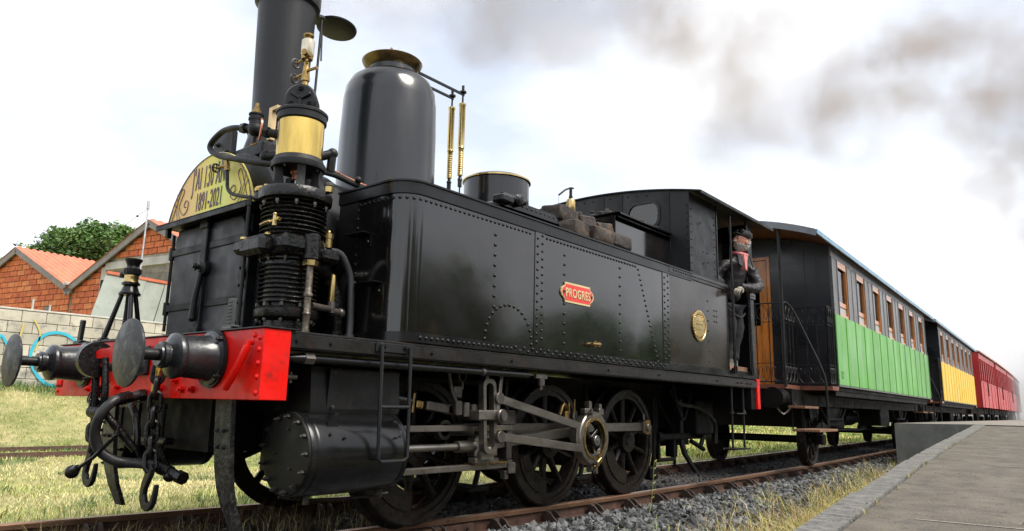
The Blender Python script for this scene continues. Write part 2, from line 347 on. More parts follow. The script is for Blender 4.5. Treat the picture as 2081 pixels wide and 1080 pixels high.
# ballast: thousands of loose stones, one mesh
def stones(n, xf, sz, name, mat, label):
    ico = bmesh.new(); bmesh.ops.create_icosphere(ico, subdivisions=1, radius=1); bv = np.array([v.co[:] for v in ico.verts]); bf = np.array([[v.index for v in f.verts] for f in ico.faces]); ico.free()
    P = xf(n); n = len(P); s = rng.uniform(sz[0], sz[1], (n, 1, 1))*rng.uniform(.4, 1.3, (n, 1, 3))
    jit = 1+rng.uniform(-.42, .42, (n, len(bv), 1)); V = bv[None]*jit*s
    a = rng.uniform(0, 2*PI, n); b = rng.uniform(-.6, .6, n); ca, sa, cb, sb = np.cos(a), np.sin(a), np.cos(b), np.sin(b)
    Rz = np.zeros((n, 3, 3)); Rz[:, 0, 0] = ca; Rz[:, 0, 1] = -sa; Rz[:, 1, 0] = sa; Rz[:, 1, 1] = ca; Rz[:, 2, 2] = 1
    Rx = np.zeros((n, 3, 3)); Rx[:, 0, 0] = 1; Rx[:, 1, 1] = cb; Rx[:, 1, 2] = -sb; Rx[:, 2, 1] = sb; Rx[:, 2, 2] = cb
    V = np.einsum('nij,nkj->nki', Rz@Rx, V)+P[:, None]
    Fc = bf[None]+(np.arange(n)*len(bv))[:, None, None]
    me = bpy.data.meshes.new(name); me.from_pydata(V.reshape(-1, 3).tolist(), [], Fc.reshape(-1, 3).tolist()); me.materials.append(mat)
    o = bpy.data.objects.new(name, me); COL.objects.link(o); return tagit(o, label, kind='stuff')
def area(x0, x1, t0, t1, dz=0, bias=1.0):
    def f(n):
        x = x0+(x1-x0)*rng.random(n)**bias; t = rng.uniform(t0, t1, n); y = np.interp(x, _tx, _ty)+t
        return np.stack([x, y, gz(x, y)+dz+rng.uniform(-.004, .02, n)], -1)
    return f
stones(13000, area(.5, 16, -2.25, -.86, .0, 1.35), (.013, .038), 'ballast', stone_m, 'grey crushed stone ballast beside the near rail')
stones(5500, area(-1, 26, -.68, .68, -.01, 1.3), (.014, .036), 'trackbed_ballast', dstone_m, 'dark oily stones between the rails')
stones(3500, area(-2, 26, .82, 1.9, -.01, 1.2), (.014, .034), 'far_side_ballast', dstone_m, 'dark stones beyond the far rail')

# grass: blades as one mesh per kind of growth
def blade_mesh(name, P, h, w, lean, mats, mi, label, seg=2):
    n = len(P); a = rng.uniform(0, 2*PI, n); d = np.stack([np.cos(a), np.sin(a)], -1); b = a+PI/2+rng.uniform(-.6, .6, n); e = np.stack([np.cos(b), np.sin(b)], -1)*w[:, None]/2
    V = np.zeros((n, 5, 3))
    for k, (f, wf) in enumerate(((0, 1), (.55, .8))):
        off = d*(lean*h*f**2)[:, None]
        V[:, 2*k, :2] = P[:, :2]+off-e*wf; V[:, 2*k+1, :2] = P[:, :2]+off+e*wf; V[:, 2*k, 2] = V[:, 2*k+1, 2] = P[:, 2]+h*f
    V[:, 4, :2] = P[:, :2]+d*(lean*h)[:, None]; V[:, 4, 2] = P[:, 2]+h*(1-.25*lean)
    o = (np.arange(n)*5)[:, None]; q = np.concatenate([o+np.array([[0, 1, 3]]), o+np.array([[0, 3, 2]]), o+np.array([[2, 3, 4]])], 1).reshape(-1, 3)
    me = bpy.data.meshes.new(name); me.vertices.add(n*5); me.vertices.foreach_set('co', V.reshape(-1)); me.loops.add(len(q)*3); me.loops.foreach_set('vertex_index', q.reshape(-1).astype(np.int32))
    me.polygons.add(len(q)); me.polygons.foreach_set('loop_start', np.arange(0, len(q)*3, 3, dtype=np.int32)); me.polygons.foreach_set('loop_total', np.full(len(q), 3, dtype=np.int32))
    me.update(); me.validate()
    for m in mats: me.materials.append(m)
    me.polygons.foreach_set('material_index', np.repeat(mi, 3).astype(np.int32))
    ob = bpy.data.objects.new(name, me); COL.objects.link(ob); return tagit(ob, label, kind='stuff')
gm = [pm('grass_green', (.17, .27, .04), .6, vary=.35, scale=1.5, island=.35), pm('grass_pale', (.4, .43, .11), .65, vary=.3, scale=1.2, island=.3), pm('grass_straw', (.64, .56, .27), .7, vary=.25, scale=1.5, island=.3), pm('weed_green', (.045, .12, .018), .6, vary=.3, scale=3, island=.4), pm('straw_dark', (.16, .105, .05), .8, vary=.3, scale=4, island=.4), pm('verge_straw', (.42, .3, .115), .75, vary=.3, scale=2, island=.4)]
def noise2(x, y, s): return (np.sin(x*s*1.3+np.sin(y*s*.9)*2)+np.sin(y*s*1.7+np.sin(x*s*1.1)*1.6)+np.sin((x+y)*s*.8+1.7))/3
# field on the far side
n = 300000
x = -5+34*rng.random(n)**1.15; y = 1.75+12.5*rng.random(n); k = (np.abs(np.abs(y-9.3)-.72) < .07) & (rng.random(n) < .8); y = np.where(k, y+1.4, y)
c = np.interp(x, _tx, _ty); ok = (y-c) > 1.5; x, y = x[ok], y[ok]; n = len(x)
nn = noise2(x, y, .9)+.5*noise2(x+9, y, 2.7)+rng.normal(0, .35, n)
mi = np.where(nn > .1, 2, np.where(nn > -.55, 1, 0)); mi = np.where((noise2(x+3, y+8, 1.9) > .55) & (rng.random(n) < .7), 3, mi); mi = np.where(y > 13.2, np.where(rng.random(n) < .75, 3, 1), mi)
h = rng.uniform(.025, .085, n)*(1+.5*(mi == 3)); h = np.where(y > 13.2, h*2.2, h); h = np.where(y-np.interp(x, _tx, _ty) < 2.5, h*1.35, h)
blade_mesh('field_grass', np.stack([x, y, gz(x, y)-.01], -1), h, rng.uniform(.004, .010, n), rng.uniform(.4, 1.6, n), gm, mi, 'short patchy green and yellow grass in the field beyond the train')
n = 90000
x = 14+60*rng.random(n); y = 2.6+26*rng.random(n); c = np.interp(x, _tx, _ty); ok = (y-c) > 1.9; x, y = x[ok], y[ok]; n = len(x)
nn = noise2(x, y, .6)+rng.normal(0, .35, n); mi = np.where(nn > .4, 2, np.where(nn > -.2, 1, 0))
blade_mesh('distant_field_grass', np.stack([x, y, gz(x, y)-.01], -1), rng.uniform(.1, .24, n), rng.uniform(.02, .05, n), rng.uniform(.3, 1.2, n), gm, mi, 'paler grass of the field seen under the carriages')
# dry tufts near the camera: trackbed, rail edges, foot of the platform
def tufts(cx, cy, per, spread, hr, wr, lean, name, label, mis, pz=0):
    P = []; H = []; Wd = []; Ln = []; Mi = []
    for a, b in zip(cx, cy):
        m = int(per*random.uniform(.5, 1.5)); px = a+rng.normal(0, spread, m); py = b+rng.normal(0, spread, m); hh = random.uniform(*hr)
        P.append(np.stack([px, py, gz(px, py)+pz], -1)); H.append(hh*rng.uniform(.45, 1.1, m)); Wd.append(rng.uniform(*wr, m)); Ln.append(rng.uniform(*lean, m)); Mi.append(rng.choice(mis, m))
    P, H, Wd, Ln, Mi = map(np.concatenate, (P, H, Wd, Ln, Mi)); return blade_mesh(name, P, H, Wd, Ln, gm, Mi, label)
def edge_y(x): return np.interp(x, [-4, .5, 2.12, 7, 15.7, 24], [-3.75, -3.42, -3.26, -2.86, -2.36, -1.9])
cx = .3+14*rng.random(5000)**1.3; cy = edge_y(cx)+.04+np.abs(rng.normal(0, .38, 5000))
tufts(cx, cy, 22, .07, (.12, .34), (.003, .006), (.3, 1.3), 'dry_verge_grass', 'long dry yellow grass along the foot of the platform', [5, 5, 5, 4, 1, 5, 2, 0], -.02)
cx = 2+16*rng.random(260); cy = np.interp(cx, _tx, _ty)-1.0-rng.random(260)**.6*1.3
tufts(cx, cy, 9, .05, (.06, .2), (.003, .006), (.3, 1.2), 'ballast_weeds', 'sparse dry weeds growing through the ballast', [2, 1, 3, 2], -.02)
cx = -.4+2.6*rng.random(210); cy = np.interp(cx, _tx, _ty)+rng.uniform(-.6, .75, 210)
tufts(cx, cy, 12, .04, (.08, .28), (.002, .0045), (.2, .9), 'trackbed_grass', 'thin dry grass between the rails in front of the engine', [4, 2, 4, 4], -.02)
cx = 15+14*rng.random(160); cy = edge_y(cx)+.3+rng.random(160)*.8
tufts(cx, cy, 10, .1, (.1, .25), (.005, .01), (.3, 1.2), 'far_verge_grass', 'dry grass along the verge near the platform ramp', [2, 1, 2], -.02)
cx = -3.5+9*rng.random(420); cy = 2.0+1.8*rng.random(420)
tufts(cx, cy, 14, .07, (.1, .26), (.004, .008), (.3, 1.0), 'tall_field_grass', 'taller pale grass and weeds beyond the far rail', [1, 2, 2, 0, 3], -.02)
# one tall seeding stem by the third wheel
g = G(); P0 = Vector((4.05, -1.3, -.16)); pts = [P0+Vector((.02*math.sin(i*.5), -.01*i, .065*i)) for i in range(9)]
g.tube(pts, [.003, .0012], 5, sm=3)
for i in range(3, 9):
    for s in (-1, 1): q = pts[i]; g.prism([(0, 0), (.02, .004), (.045, .0), (.02, -.003)], q, (s*.7, -.3, .5), (0, .2, 1), (0, .0008, 0))
done(g, 'grass_stem', gm[1], label='tall green seeding grass stem standing before the third driving wheel', cat='grass stem')

# platform: near ramp, block where it widens, long platform beyond
def conc(name, c1, c2, sc, bump=.006, stretch=None, streak=False):
    return pm(name, c1, .85, vary=.3, scale=sc, col2=c2, bump=bump, bscale=45, dirt=.45, dcol=(.06, .055, .05), stretch=stretch, rvar=.08)
rsc = 0
cop_m = conc('coping_stone', (.11, .105, .097), (.27, .26, .24), 7, .02, (2.5, 1, 1)); asph_m = conc('platform_asphalt', (.085, .071, .055), (.165, .14, .11), 3.5, .012); wall_m = conc('platform_wall', (.03, .034, .034), (.07, .075, .07), 3)
plat = empty('platform', (2.12, -3.26, 0), kind='structure', label='worn concrete platform with stone edge beside the train')
PX = lambda x: x-2.12
def pz(x): return .2+(x-2.12)*(.67-.2)/(15.7-2.12) if x < 15.7 else .67
g = G(); xl = [-6, -2, .5, 2.12, 5, 7, 10, 13, 15.7, 24, 40, 70, 120]
near = lambda x: float(edge_y(x)) if x <= 15.7 else -1.3+float(tcs(x)-tcs(13.7))*.9
cw = .2
V = []; F = []
for x in xl:
    e = float(np.interp(x, [-6, -4, .5, 2.12, 7, 15.7], [-3.95, -3.75, -3.42, -3.26, -2.86, -2.36])) if x <= 15.7 else -1.3+(tcs(x)-tcs(13.7))
    if x > 15.7: e = e
    V += [(x-2.12, e-cw-.01+3.26, pz(x)-.012), (x-2.12, -40+3.26, pz(x)-.012)]
for i in range(len(xl)-1): F.append((2*i, 2*i+1, 2*i+3, 2*i+2))
g.add(V, F); done(g, 'asphalt_surface', asph_m, plat, recalc=False)
# coping stones one by one
random.seed(3); x = -5.5
while x < 15.6:
    ln = min(random.uniform(.85, 1.15), 15.7-x); a, b = x+.006, x+ln-.006
    ya, yb = [float(np.interp(q, [-6, -4, .5, 2.12, 7, 15.7], [-3.95, -3.75, -3.42, -3.26, -2.86, -2.36])) for q in (a, b)]
    j = [random.uniform(-.012, .012) for _ in range(4)]; za, zb = pz(a)+random.uniform(-.004, .006), pz(b)+random.uniform(-.004, .006)
    g = G(); top = [(a, ya+j[0], za), (b, yb+j[1], zb), (b, yb-cw+j[2], zb), (a, ya-cw+j[3], za)]
    c = Vector(((a+b)/2, (ya+yb)/2-cw/2, za)); V = []
    for p in top: V.append(Vector(p)+(c-Vector(p)).normalized()*.02)
    for p in top: V.append(Vector(p)-Vector((0, 0, .014)))
    for p in top: V.append(Vector(p)-Vector((0, 0, .14)))
    V = [v-Vector((2.12, -3.26, 0)) for v in V]
    g.add(V, [(0, 1, 2, 3)]+[(i, (i+1) % 4, 4+(i+1) % 4, 4+i) for i in range(4)]+[(4+i, 4+(i+1) % 4, 8+(i+1) % 4, 8+i) for i in range(4)])
    o = done(g, 'coping_stone', cop_m, plat, ang=20); x += ln
g = G()
V = []; F = []
for x in xl[:9]:
    e = float(np.interp(x, [-6, -4, .5, 2.12, 7, 15.7], [-3.95, -3.75, -3.42, -3.26, -2.86, -2.36]))-.03
    V += [(x-2.12, e+3.26, pz(x)-.1), (x-2.12, e+3.26, -.6)]
for i in range(8): F.append((2*i, 2*i+1, 2*i+3, 2*i+2))
g.add(V, F); done(g, 'face_wall', wall_m, plat, recalc=False)
# wider part beyond
A, B = (13.7, -1.3), (15.55, -2.37)
xw = [20, 30, 45, 70, 120, 220]
ew = [-1.3+(tcs(x)-tcs(13.7)) for x in xw]
g = G(); V = [(A[0], A[1], .67), (B[0], B[1], .67), (B[0], -40, .67)]; F = [(0, 1, 2, 3, 4)]
for x, e in zip(xw, ew): V += [(x, -40, .67), (x, e, .67)]
for i in range(len(xw)-1): F.append((3+2*i+1, 3+2*i, 5+2*i, 6+2*i))
g.add([(a-2.12, b+3.26, c) for a, b, c in V], F); done(g, 'far_platform_surface', conc('far_platform_concrete', (.2, .18, .155), (.29, .265, .235), 1.5, .004), plat, recalc=False)
g = G(); pts = [B, A]+list(zip(xw, ew)); 
for (ax, ay), (bx, by) in zip(pts[:-1], pts[1:]):
    d = Vector((bx-ax, by-ay, 0)).normalized(); nn_ = Vector((-d.y, d.x, 0))
    o = Vector((ax-2.12, ay+3.26, 0)); q = Vector((bx-2.12, by+3.26, 0))
    g.add([o+Vector((0, 0, .668)), q+Vector((0, 0, .668)), q+Vector((0, 0, -.6)), o+Vector((0, 0, -.6))], [(0, 1, 2, 3)])
done(g, 'platform_end_wall', wall_m, plat, recalc=False, label='dark stained concrete end wall where the platform widens')
# repaired patch and joint lines in the asphalt
def pq(pts, name, mat, dz):
    g = G(); g.add([(a-2.12, b+3.26, pz(a)-.012+dz) for a, b in pts], [tuple(range(len(pts)))]); return done(g, name, mat, plat, recalc=False)
joint_m = conc('joint_mortar', (.24, .22, .19), (.34, .31, .27), 6)
for xj in (3.0, 6.8, 10.6): pq([(xj, -3.68), (xj+.02, -3.68), (xj+.35, -8), (xj+.33, -8)], 'joint_line', joint_m, .004)

# cracks, a broken corner with dead grass, weeds and grit on the platform
st_m = conc('dark_stain', (.055, .048, .04), (.085, .073, .06), 5, .008)
random.seed(21)
def blob(x, y, r, mat, name, dz=.003, sx=1.6):
    pts = [(x+r*sx*math.cos(a)*random.uniform(.6, 1.2), y+r*math.sin(a)*random.uniform(.6, 1.2)) for a in [2*PI*k/18 for k in range(18)]]
    g = G(); g.add([(a-2.12, b+3.26, pz(a)-.012+dz) for a, b in pts], [tuple(range(18))]); return done(g, name, mat, plat, recalc=False, kind='stuff')
def crack(x, y, n, dx, dy, w=.005):
    g = G(); P = [(x, y)]
    for i in range(n): P.append((P[-1][0]+dx+random.uniform(-.04, .04), P[-1][1]+dy+random.uniform(-.04, .04)))
    for i, (a, b) in enumerate(P): g.v += [(a-2.12-w*.5, b+3.26+w*.5, pz(a)-.008), (a-2.12+w*.5, b+3.26-w*.5, pz(a)-.008)]
    g.f = [(2*i, 2*i+1, 2*i+3, 2*i+2) for i in range(n)]; return done(g, 'crack', dark_c, plat, recalc=False)
dark_c = pm('crack_dark', (.03, .026, .02), .9)
crack(2.3, -3.55, 12, .03, -.16); crack(4.4, -3.4, 14, .09, -.14); crack(3.2, -4.2, 10, .2, -.03); crack(7.5, -3.1, 16, .1, -.15); crack(5.4, -4.6, 12, .18, .03, .004)
for x, y, r in ((2.25, -3.66, .07),): blob(x, y, r, pm('dead_leaf_litter', (.14, .06, .025), .9, vary=.5, scale=30), 'broken_corner', .004, 1.2)
cx = np.concatenate([rng.uniform(1.6, 15, 40), np.full(6, 2.25)]); cy = np.concatenate([edge_y(cx[:40])-.2+rng.normal(0, .012, 40), -3.66+rng.normal(0, .03, 6)])
P_t = []
def tuft_on(cx, cy, per, name, label):
    P = []; 
    for a, b in zip(cx, cy):
        m_ = int(per*random.uniform(.5, 1.5)); px = a+rng.normal(0, .02, m_); py = b+rng.normal(0, .012, m_); P.append(np.stack([px, py, np.array([pz(q) for q in px])-.02], -1))
    P = np.concatenate(P); n = len(P); return blade_mesh(name, P, rng.uniform(.02, .07, n), rng.uniform(.002, .004, n), rng.uniform(.4, 1.4, n), gm, rng.choice([5, 3, 5, 4, 0], n), label)
tuft_on(cx, cy, 9, 'platform_weeds', 'small weeds growing in the joint between coping and platform surface')
def grit(n):
    x = 1+9*rng.random(n)**1.5; y = edge_y(x)-.1-rng.random(n)**1.3*3.0; return np.stack([x, y, np.array([pz(q) for q in x])-.008], -1)
stones(260, grit, (.0012, .004), 'platform_grit', stone_m, 'loose grit lying on the platform')
# ================================================================ BACKGROUND: walls, buildings, trees
brick_ms = [pm('brick_orange_%s' % w, c, .8, vary=.25, scale=7, bump=.004, bscale=40, dirt=.3, dcol=(.3, .2, .15)) for w, c in zip('abc', ((.58, .16, .055), (.5, .12, .045), (.62, .21, .08)))]
brick_gr = pm('brick_grey', (.2, .17, .16), .85, vary=.3, scale=6)
mortar = pm('mortar_grey', (.42, .385, .32), .9, vary=.25, scale=5, bump=.004)
blockms = [pm('concrete_block_%s' % w, c, .88, vary=.18, scale=1.6, bump=.006, bscale=30, dirt=.45, dcol=(.22, .21, .19)) for w, c in zip('abc', ((.47, .435, .36), (.52, .48, .4), (.43, .4, .33)))]
conc_w = pm('pale_concrete', (.5, .48, .44), .8, vary=.15, scale=3)
barge_m = pm('grey_fascia', (.24, .22, .2), .6, vary=.15, scale=3)
rooft = pm('orange_roof_sheet', (.68, .19, .1), .5, vary=.15, scale=2, dirt=.2, dcol=(.4, .16, .1))
fibro = pm('fibre_cement_sheet', (.33, .36, .31), .7, vary=.12, scale=2, dirt=.3, dcol=(.25, .26, .22))
dark_in = pm('dark_void', (.02, .02, .018), .9)
# concrete block garden wall, y = 14
wall = empty('block_wall', (-4, 14, .9), label='grey concrete block wall with blue graffiti behind the field', cat='wall')
g = G(); g.box(0, 20, .05, .15, -.2, 1.78); done(g, 'core', mortar, wall)
blk = []
for i, m in enumerate(blockms): g = G(); g.box(.005, .485, -.03, .05, .006, .244, .008); blk.append(done(g, 'block', m, wall))
used = set(); random.seed(11)
for r_ in range(-1, 7):
    x = -.25 if r_ % 2 else 0
    while x < 19.9:
        q = random.choice([0, 0, 1, 1, 2]); loc = (x, random.uniform(-.004, .004), r_*.25+.03)
        if q in used: inst(blk[q], wall, loc)
        else: blk[q].location = loc; used.add(q)
        x += .49
g = G(); g.box(0, 20, -.04, .2, 1.785, 1.83, .01); done(g, 'capping', conc_w, wall)
gra = pm('blue_spray_paint', (.04, .45, .62), .5, vary=.1); gry = pm('yellow_spray_paint', (.55, .47, .16), .6, vary=.1)
def ribbon(pts, w, mat, name, y=-.046):
    g = G(); P = [Vector((p[0], y, p[1])) for p in pts]; Q = []
    for i in range(len(P)-1):
        a = P[max(i-1, 0)]; b = P[i]; c = P[i+1]; d = P[min(i+2, len(P)-1)]
        for k in range(6): t = k/6; Q.append(.5*((2*b)+(c-a)*t+(2*a-5*b+4*c-d)*t*t+(-a+3*b-3*c+d)*t**3))
    Q.append(P[-1]); n = len(Q)
    for i, p in enumerate(Q):
        t = (Q[min(i+1, n-1)]-Q[max(i-1, 0)]).normalized(); s = Vector((-t.z, 0, t.x))*w/2; g.v += [p-s, p-s+Vector((0, -.004, 0)), p+s+Vector((0, -.004, 0)), p+s]
    for i in range(n-1): g.f += [(4*i+k, 4*i+k+1, 4*i+k+5, 4*i+k+4) for k in range(3)]
    return done(g, name, mat, wall, recalc=False)
# local x = world x + 4 ; z = world z - .9
ribbon([(8.5, 1.1), (8.45, 1.23), (8.18, 1.35), (7.88, 1.3), (7.67, 1.05), (7.64, .67), (7.9, .27), (8.18, .15), (8.5, .2)], .065, gra, 'graffiti_stroke')
ribbon([(8.4, 1.05), (8.55, 1.15), (8.72, 1.18), (8.85, 1.1), (9.0, .9)], .065, gra, 'graffiti_stroke')
ribbon([(6.85, .2), (6.95, .7), (7.0, 1.2), (7.2, .9)], .05, gra, 'graffiti_stroke')
ribbon([(7.3, .5), (7.35, 1.0), (7.4, 1.5)], .04, gry, 'graffiti_stroke')
ribbon([(7.7, .9), (7.75, 1.3), (7.6, 1.6)], .035, gry, 'graffiti_stroke')
ribbon([(8.2, .5), (8.35, .8), (8.5, .65), (8.3, .45)], .04, gry, 'graffiti_stroke')
for x_, h_ in ((3.55, .24), (3.9, .14)):
    g = G(); g.cyl((0, 0, 0), (0, 0, h_), .022, n=8); g.cyl((0, 0, h_), (0, 0, h_+.015), .03, n=8)
    o = done(g, 'pipe_stub', conc_w, label='%s white pipe stub standing on the block wall' % ('taller' if h_ > .2 else 'shorter'), cat='pipe'); o.location = (x_, 14.05, 2.72)

# brick buildings: facade frame (t along the facade, b into depth)
A11 = R(11); bd = Vector((math.cos(A11), math.sin(A11), 0)); td = Vector((-math.sin(A11), math.cos(A11), 0))
def gable_building(org, t0, t1, tap, ze, za, zb, depth, nm, label, lintel):
    th = empty(nm, (org.x, org.y, 1.0), rz=A11, label=label, cat='building')      # local x = depth, local y = t
    zl = lambda z: z-1.0
    g = G(); poly = [(t0, zl(zb)), (t0, zl(ze)), (tap, zl(za)), (t1, zl(ze)), (t1, zl(zb))]
    if lintel:
        ta, tb, zo = lintel; poly = [(t0, zl(zb)), (t0, zl(ze)), (tap, zl(za)), (t1, zl(ze)), (t1, zl(zb)), (ta, zl(zb)), (ta, zl(zo)), (tb, zl(zo)), (tb, zl(zb))]
    g.prism(poly, (.03, 0, 0), (0, 1, 0), (0, 0, 1), (.25, 0, 0)); w_ = done(g, 'wall', mortar, th)
    g = G()
    for t in (t0, t1): g.box(.05, depth, t-.1, t+.1, 0, zl(ze))
    g.box(depth-.2, depth, t0, t1, 0, zl(ze)); g.box(.6, .7, t0+.3, t1-.3, 0, zl(ze)); done(g, 'side_wall', mortar, th)
    z = zb; k = 0; h = .205
    while z < za:
        zm = z+h*.5; f = max(0, min(1, (zm+h*.5-ze)/(za-ze))); a = t0+(tap-t0)*f+.03; b = t1+(tap-t1)*f-.03
        a, b = min(a, b), max(a, b); spans = [(a, b)]
        if lintel and zm < lintel[2]+.32: la, lb = min(lintel[:2]), max(lintel[:2]); spans = [(a, la-.12), (lb+.12, b)]
        for a, b in spans:
            t = a-(.24 if k % 2 else 0)
            while t < b-.05:
                u, v = max(t, a), min(t+.47, b)
                if v-u > .07:
                    q = random.choice([0, 0, 0, 1, 1, 2, 2, 0, 1, 3 if random.random() < .35 else 0])
                    o = bpy.data.objects.new('brick', proto_me[q]); COL.objects.link(o); o.parent = w_
                    o.location = (random.uniform(-.008, .006), (u+v)/2, zl(zm)); o.scale = (1, (v-u-.02), h-.018)
                t += .48
        z += h; k += 1
    # roof: two corrugated sheets, fascia boards
    for s_, tt in ((0, t0), (1, t1)):
        dx, dz = tt-tap, zl(ze)-zl(za); ln = math.hypot(dx, dz); ux, uz = dx/ln, dz/ln; ln += .28; nxx, nzz = (-uz, ux) if ux > 0 else (uz, -ux)
        g = G(); N = int((depth+.3)/.25); V = []; 
        if nzz < 0: nxx, nzz = -nxx, -nzz
        for i in range(N*4+1):
            xx = -.22+i*.0625; c = (.0, .0, .05, .05)[i % 4]
            for e in (0, ln): V.append((xx, tap+ux*e+nxx*(c+.05), zl(za)+uz*e+nzz*(c+.05)))
        Fc = [(2*i, 2*i+1, 2*i+3, 2*i+2) for i in range(N*4)]
        g.add(V, Fc); done(g, 'roof', rooft, th, recalc=False, smooth=False)
        g = G(); g.obox((-.16, tap+ux*ln/2+nxx*-.06, zl(za)+uz*ln/2+nzz*-.06), ((1, 0, 0), (0, ux, uz), (0, nxx, nzz)), (.03, ln/2, .11)); done(g, 'fascia_board', barge_m, th)
    return th
proto_me = []
for m in brick_ms+[brick_gr]:
    g = G(); g.box(-.035, .03, -.5, .5, -.5, .5, .03); o = done(g, 'tmp_brick', m); proto_me.append(o.data); bpy.data.objects.remove(o)
for me, nm_ in zip(proto_me, 'abcd'): me.name = 'brick'
P0 = Vector((7.266, 22.772, 0))
gable_building(P0, .05, 7.3, 3.65, 4.5, 6.17, 3.3, 13, 'brick_outbuilding', 'smaller orange brick building with corrugated orange roof, left of the taller gable', None)
b2 = gable_building(P0, -8.1, -.05, -4.03, 4.5, 6.42, 3.3, 13, 'brick_barn', 'taller orange brick gable with grey fascia, half hidden behind the engine', (-6.5, -1.9, 4.95))
g = G(); g.box(-.06, .2, -6.6, -1.8, 3.98, 4.24, .01); done(g, 'lintel', conc_w, b2)
g = G(); g.box(-.05, .2, -1.82, -1.6, 2.9, 4.1, .01); done(g, 'door_jamb', conc_w, b2)
g = G(); g.cyl((-.12, -.02, 3.25), (-.12, -.02, 3.6), .05, n=8); g.box(-.3, .1, -.12, .1, 3.56, 3.66, .01); done(g, 'gutter_end', conc_w, b2)
# lean-to shed with fibre cement sheets and an orange ridge strip
sh = empty('lean_to_shed', (5.9, 17.2, 1.0), rz=A11, label='low shed roofed in grey green sheets with an orange edge, behind the block wall', cat='shed')
Ta = Vector((5.94, 16.52, 4.19)); Tb = Ta+bd*5.5; dn = Vector((-.42, -.42, -1.3)); loc = lambda p: sh_inv @ p
bpy.context.view_layer.update(); sh_inv = (Matrix.Translation((5.9, 17.2, 1.0)) @ Matrix.Rotation(A11, 4, 'Z')).inverted()
nrm = (Tb-Ta).cross(dn).normalized(); nrm = nrm if nrm.y < 0 else -nrm
for i in range(9):
    a = Ta+(Tb-Ta)*(i/9); b = Ta+(Tb-Ta)*((i+.97)/9); o_ = nrm*(.02 if i % 2 else 0)
    g = G(); V = [a+o_, b+o_, b+dn+o_, a+dn+o_]; V += [v-nrm*.02 for v in V]; g.add([loc(v) for v in V], [(0, 1, 2, 3), (4, 7, 6, 5), (0, 4, 5, 1), (1, 5, 6, 2), (2, 6, 7, 3), (3, 7, 4, 0)]); done(g, 'roof_sheet', fibro, sh)
g = G(); V = [Ta+Vector((0, 0, .05))+nrm*.05, Tb+Vector((0, 0, .05))+nrm*.05, Tb-Vector((0, 0, .03))+nrm*.05, Ta-Vector((0, 0, .03))+nrm*.05]; V += [v-nrm*.12 for v in V]
g.add([loc(v) for v in V], [(0, 1, 2, 3), (4, 7, 6, 5), (0, 4, 5, 1), (1, 5, 6, 2), (2, 6, 7, 3), (3, 7, 4, 0)]); done(g, 'ridge_strip', rooft, sh)
g = G()
for q in (Ta+dn*.98, Tb+dn*.98, Ta-bd*-.1, Tb-bd*.1): p = loc(q); g.box(p.x-.05, p.x+.05, p.y, p.y+.1, -.0, p.z-.06)
done(g, 'post', barge_m, sh)
g = G(); p, q = loc(Ta-nrm*.12), loc(Tb-nrm*.12); g.box(p.x, q.x, p.y+.05, p.y+.12, 0, p.z-.15); done(g, 'shed_wall', dark_in, sh)
# aerial pole and bracket with wire
g = G(); g.cyl((0, 0, 0), (0, 0, 5.5), .03, .022, n=8); g.cyl((0, 0, 5.5), (0, 0, 5.75), .05, .05, n=8)
pole = empty('aerial_mast', (7.28, 17.6, 1.0), label='thin pale aerial mast standing in front of the brick gable', cat='mast'); done(g, 'mast_tube', pm('galvanised', (.5, .5, .52), .45, metal=.3), pole)
g = G(); g.tube([(0, 0, 5.5), (-.25, .25, 5.2), (-.42, .45, 4.95)], .006, 4, sm=3); g.ball((-.2, .2, 5.26), .035); done(g, 'wire', rubber, pole)

# trees: tapered trunk, limbs, crown of leaf clumps through a volume
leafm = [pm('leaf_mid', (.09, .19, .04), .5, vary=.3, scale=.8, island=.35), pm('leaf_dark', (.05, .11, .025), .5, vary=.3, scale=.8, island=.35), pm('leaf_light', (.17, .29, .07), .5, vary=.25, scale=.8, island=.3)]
bark = pm('bark', (.09, .07, .05), .9, vary=.4, scale=8, bump=.01)
def crown(name, blobs, n, ls, parent, mats=leafm):
    vol = np.array([b[3]**2 for b in blobs]); pr_ = vol/vol.sum(); bi = rng.choice(len(blobs), n, p=pr_); B = np.array(blobs)[bi]
    d = rng.normal(0, 1, (n, 3)); d /= np.linalg.norm(d, axis=1, keepdims=True); rr = rng.random(n)**.35; lump = 1+.22*np.sin(d[:, 0]*7+bi)*np.sin(d[:, 1]*6+bi*2)+.12*np.sin(d[:, 2]*13+bi)
    P = B[:, :3]+d*(B[:, 3]*rr*lump)[:, None]*np.array([1, 1, .78])
    u = rng.normal(0, 1, (n, 3)); u[:, 2] *= .5; u /= np.linalg.norm(u, axis=1, keepdims=True); w = np.cross(u, rng.normal(0, 1, (n, 3))); w /= np.linalg.norm(w, axis=1, keepdims=True)
    s = (ls*rng.uniform(.5, 1.3, n))[:, None]; V = np.stack([P-u*s, P-w*s*.45, P+u*s, P+w*s*.45+np.array([0, 0, .1])*s], 1)
    me = bpy.data.meshes.new(name); me.from_pydata(V.reshape(-1, 3).tolist(), [], (np.arange(n*4).reshape(-1, 4)).tolist())
    for m in mats: me.materials.append(m)
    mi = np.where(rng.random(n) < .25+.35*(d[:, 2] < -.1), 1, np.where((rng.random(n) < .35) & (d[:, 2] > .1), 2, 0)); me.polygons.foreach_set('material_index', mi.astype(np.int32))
    o = bpy.data.objects.new(name, me); COL.objects.link(o); o.parent = parent; o['kind'] = 'stuff'; return o
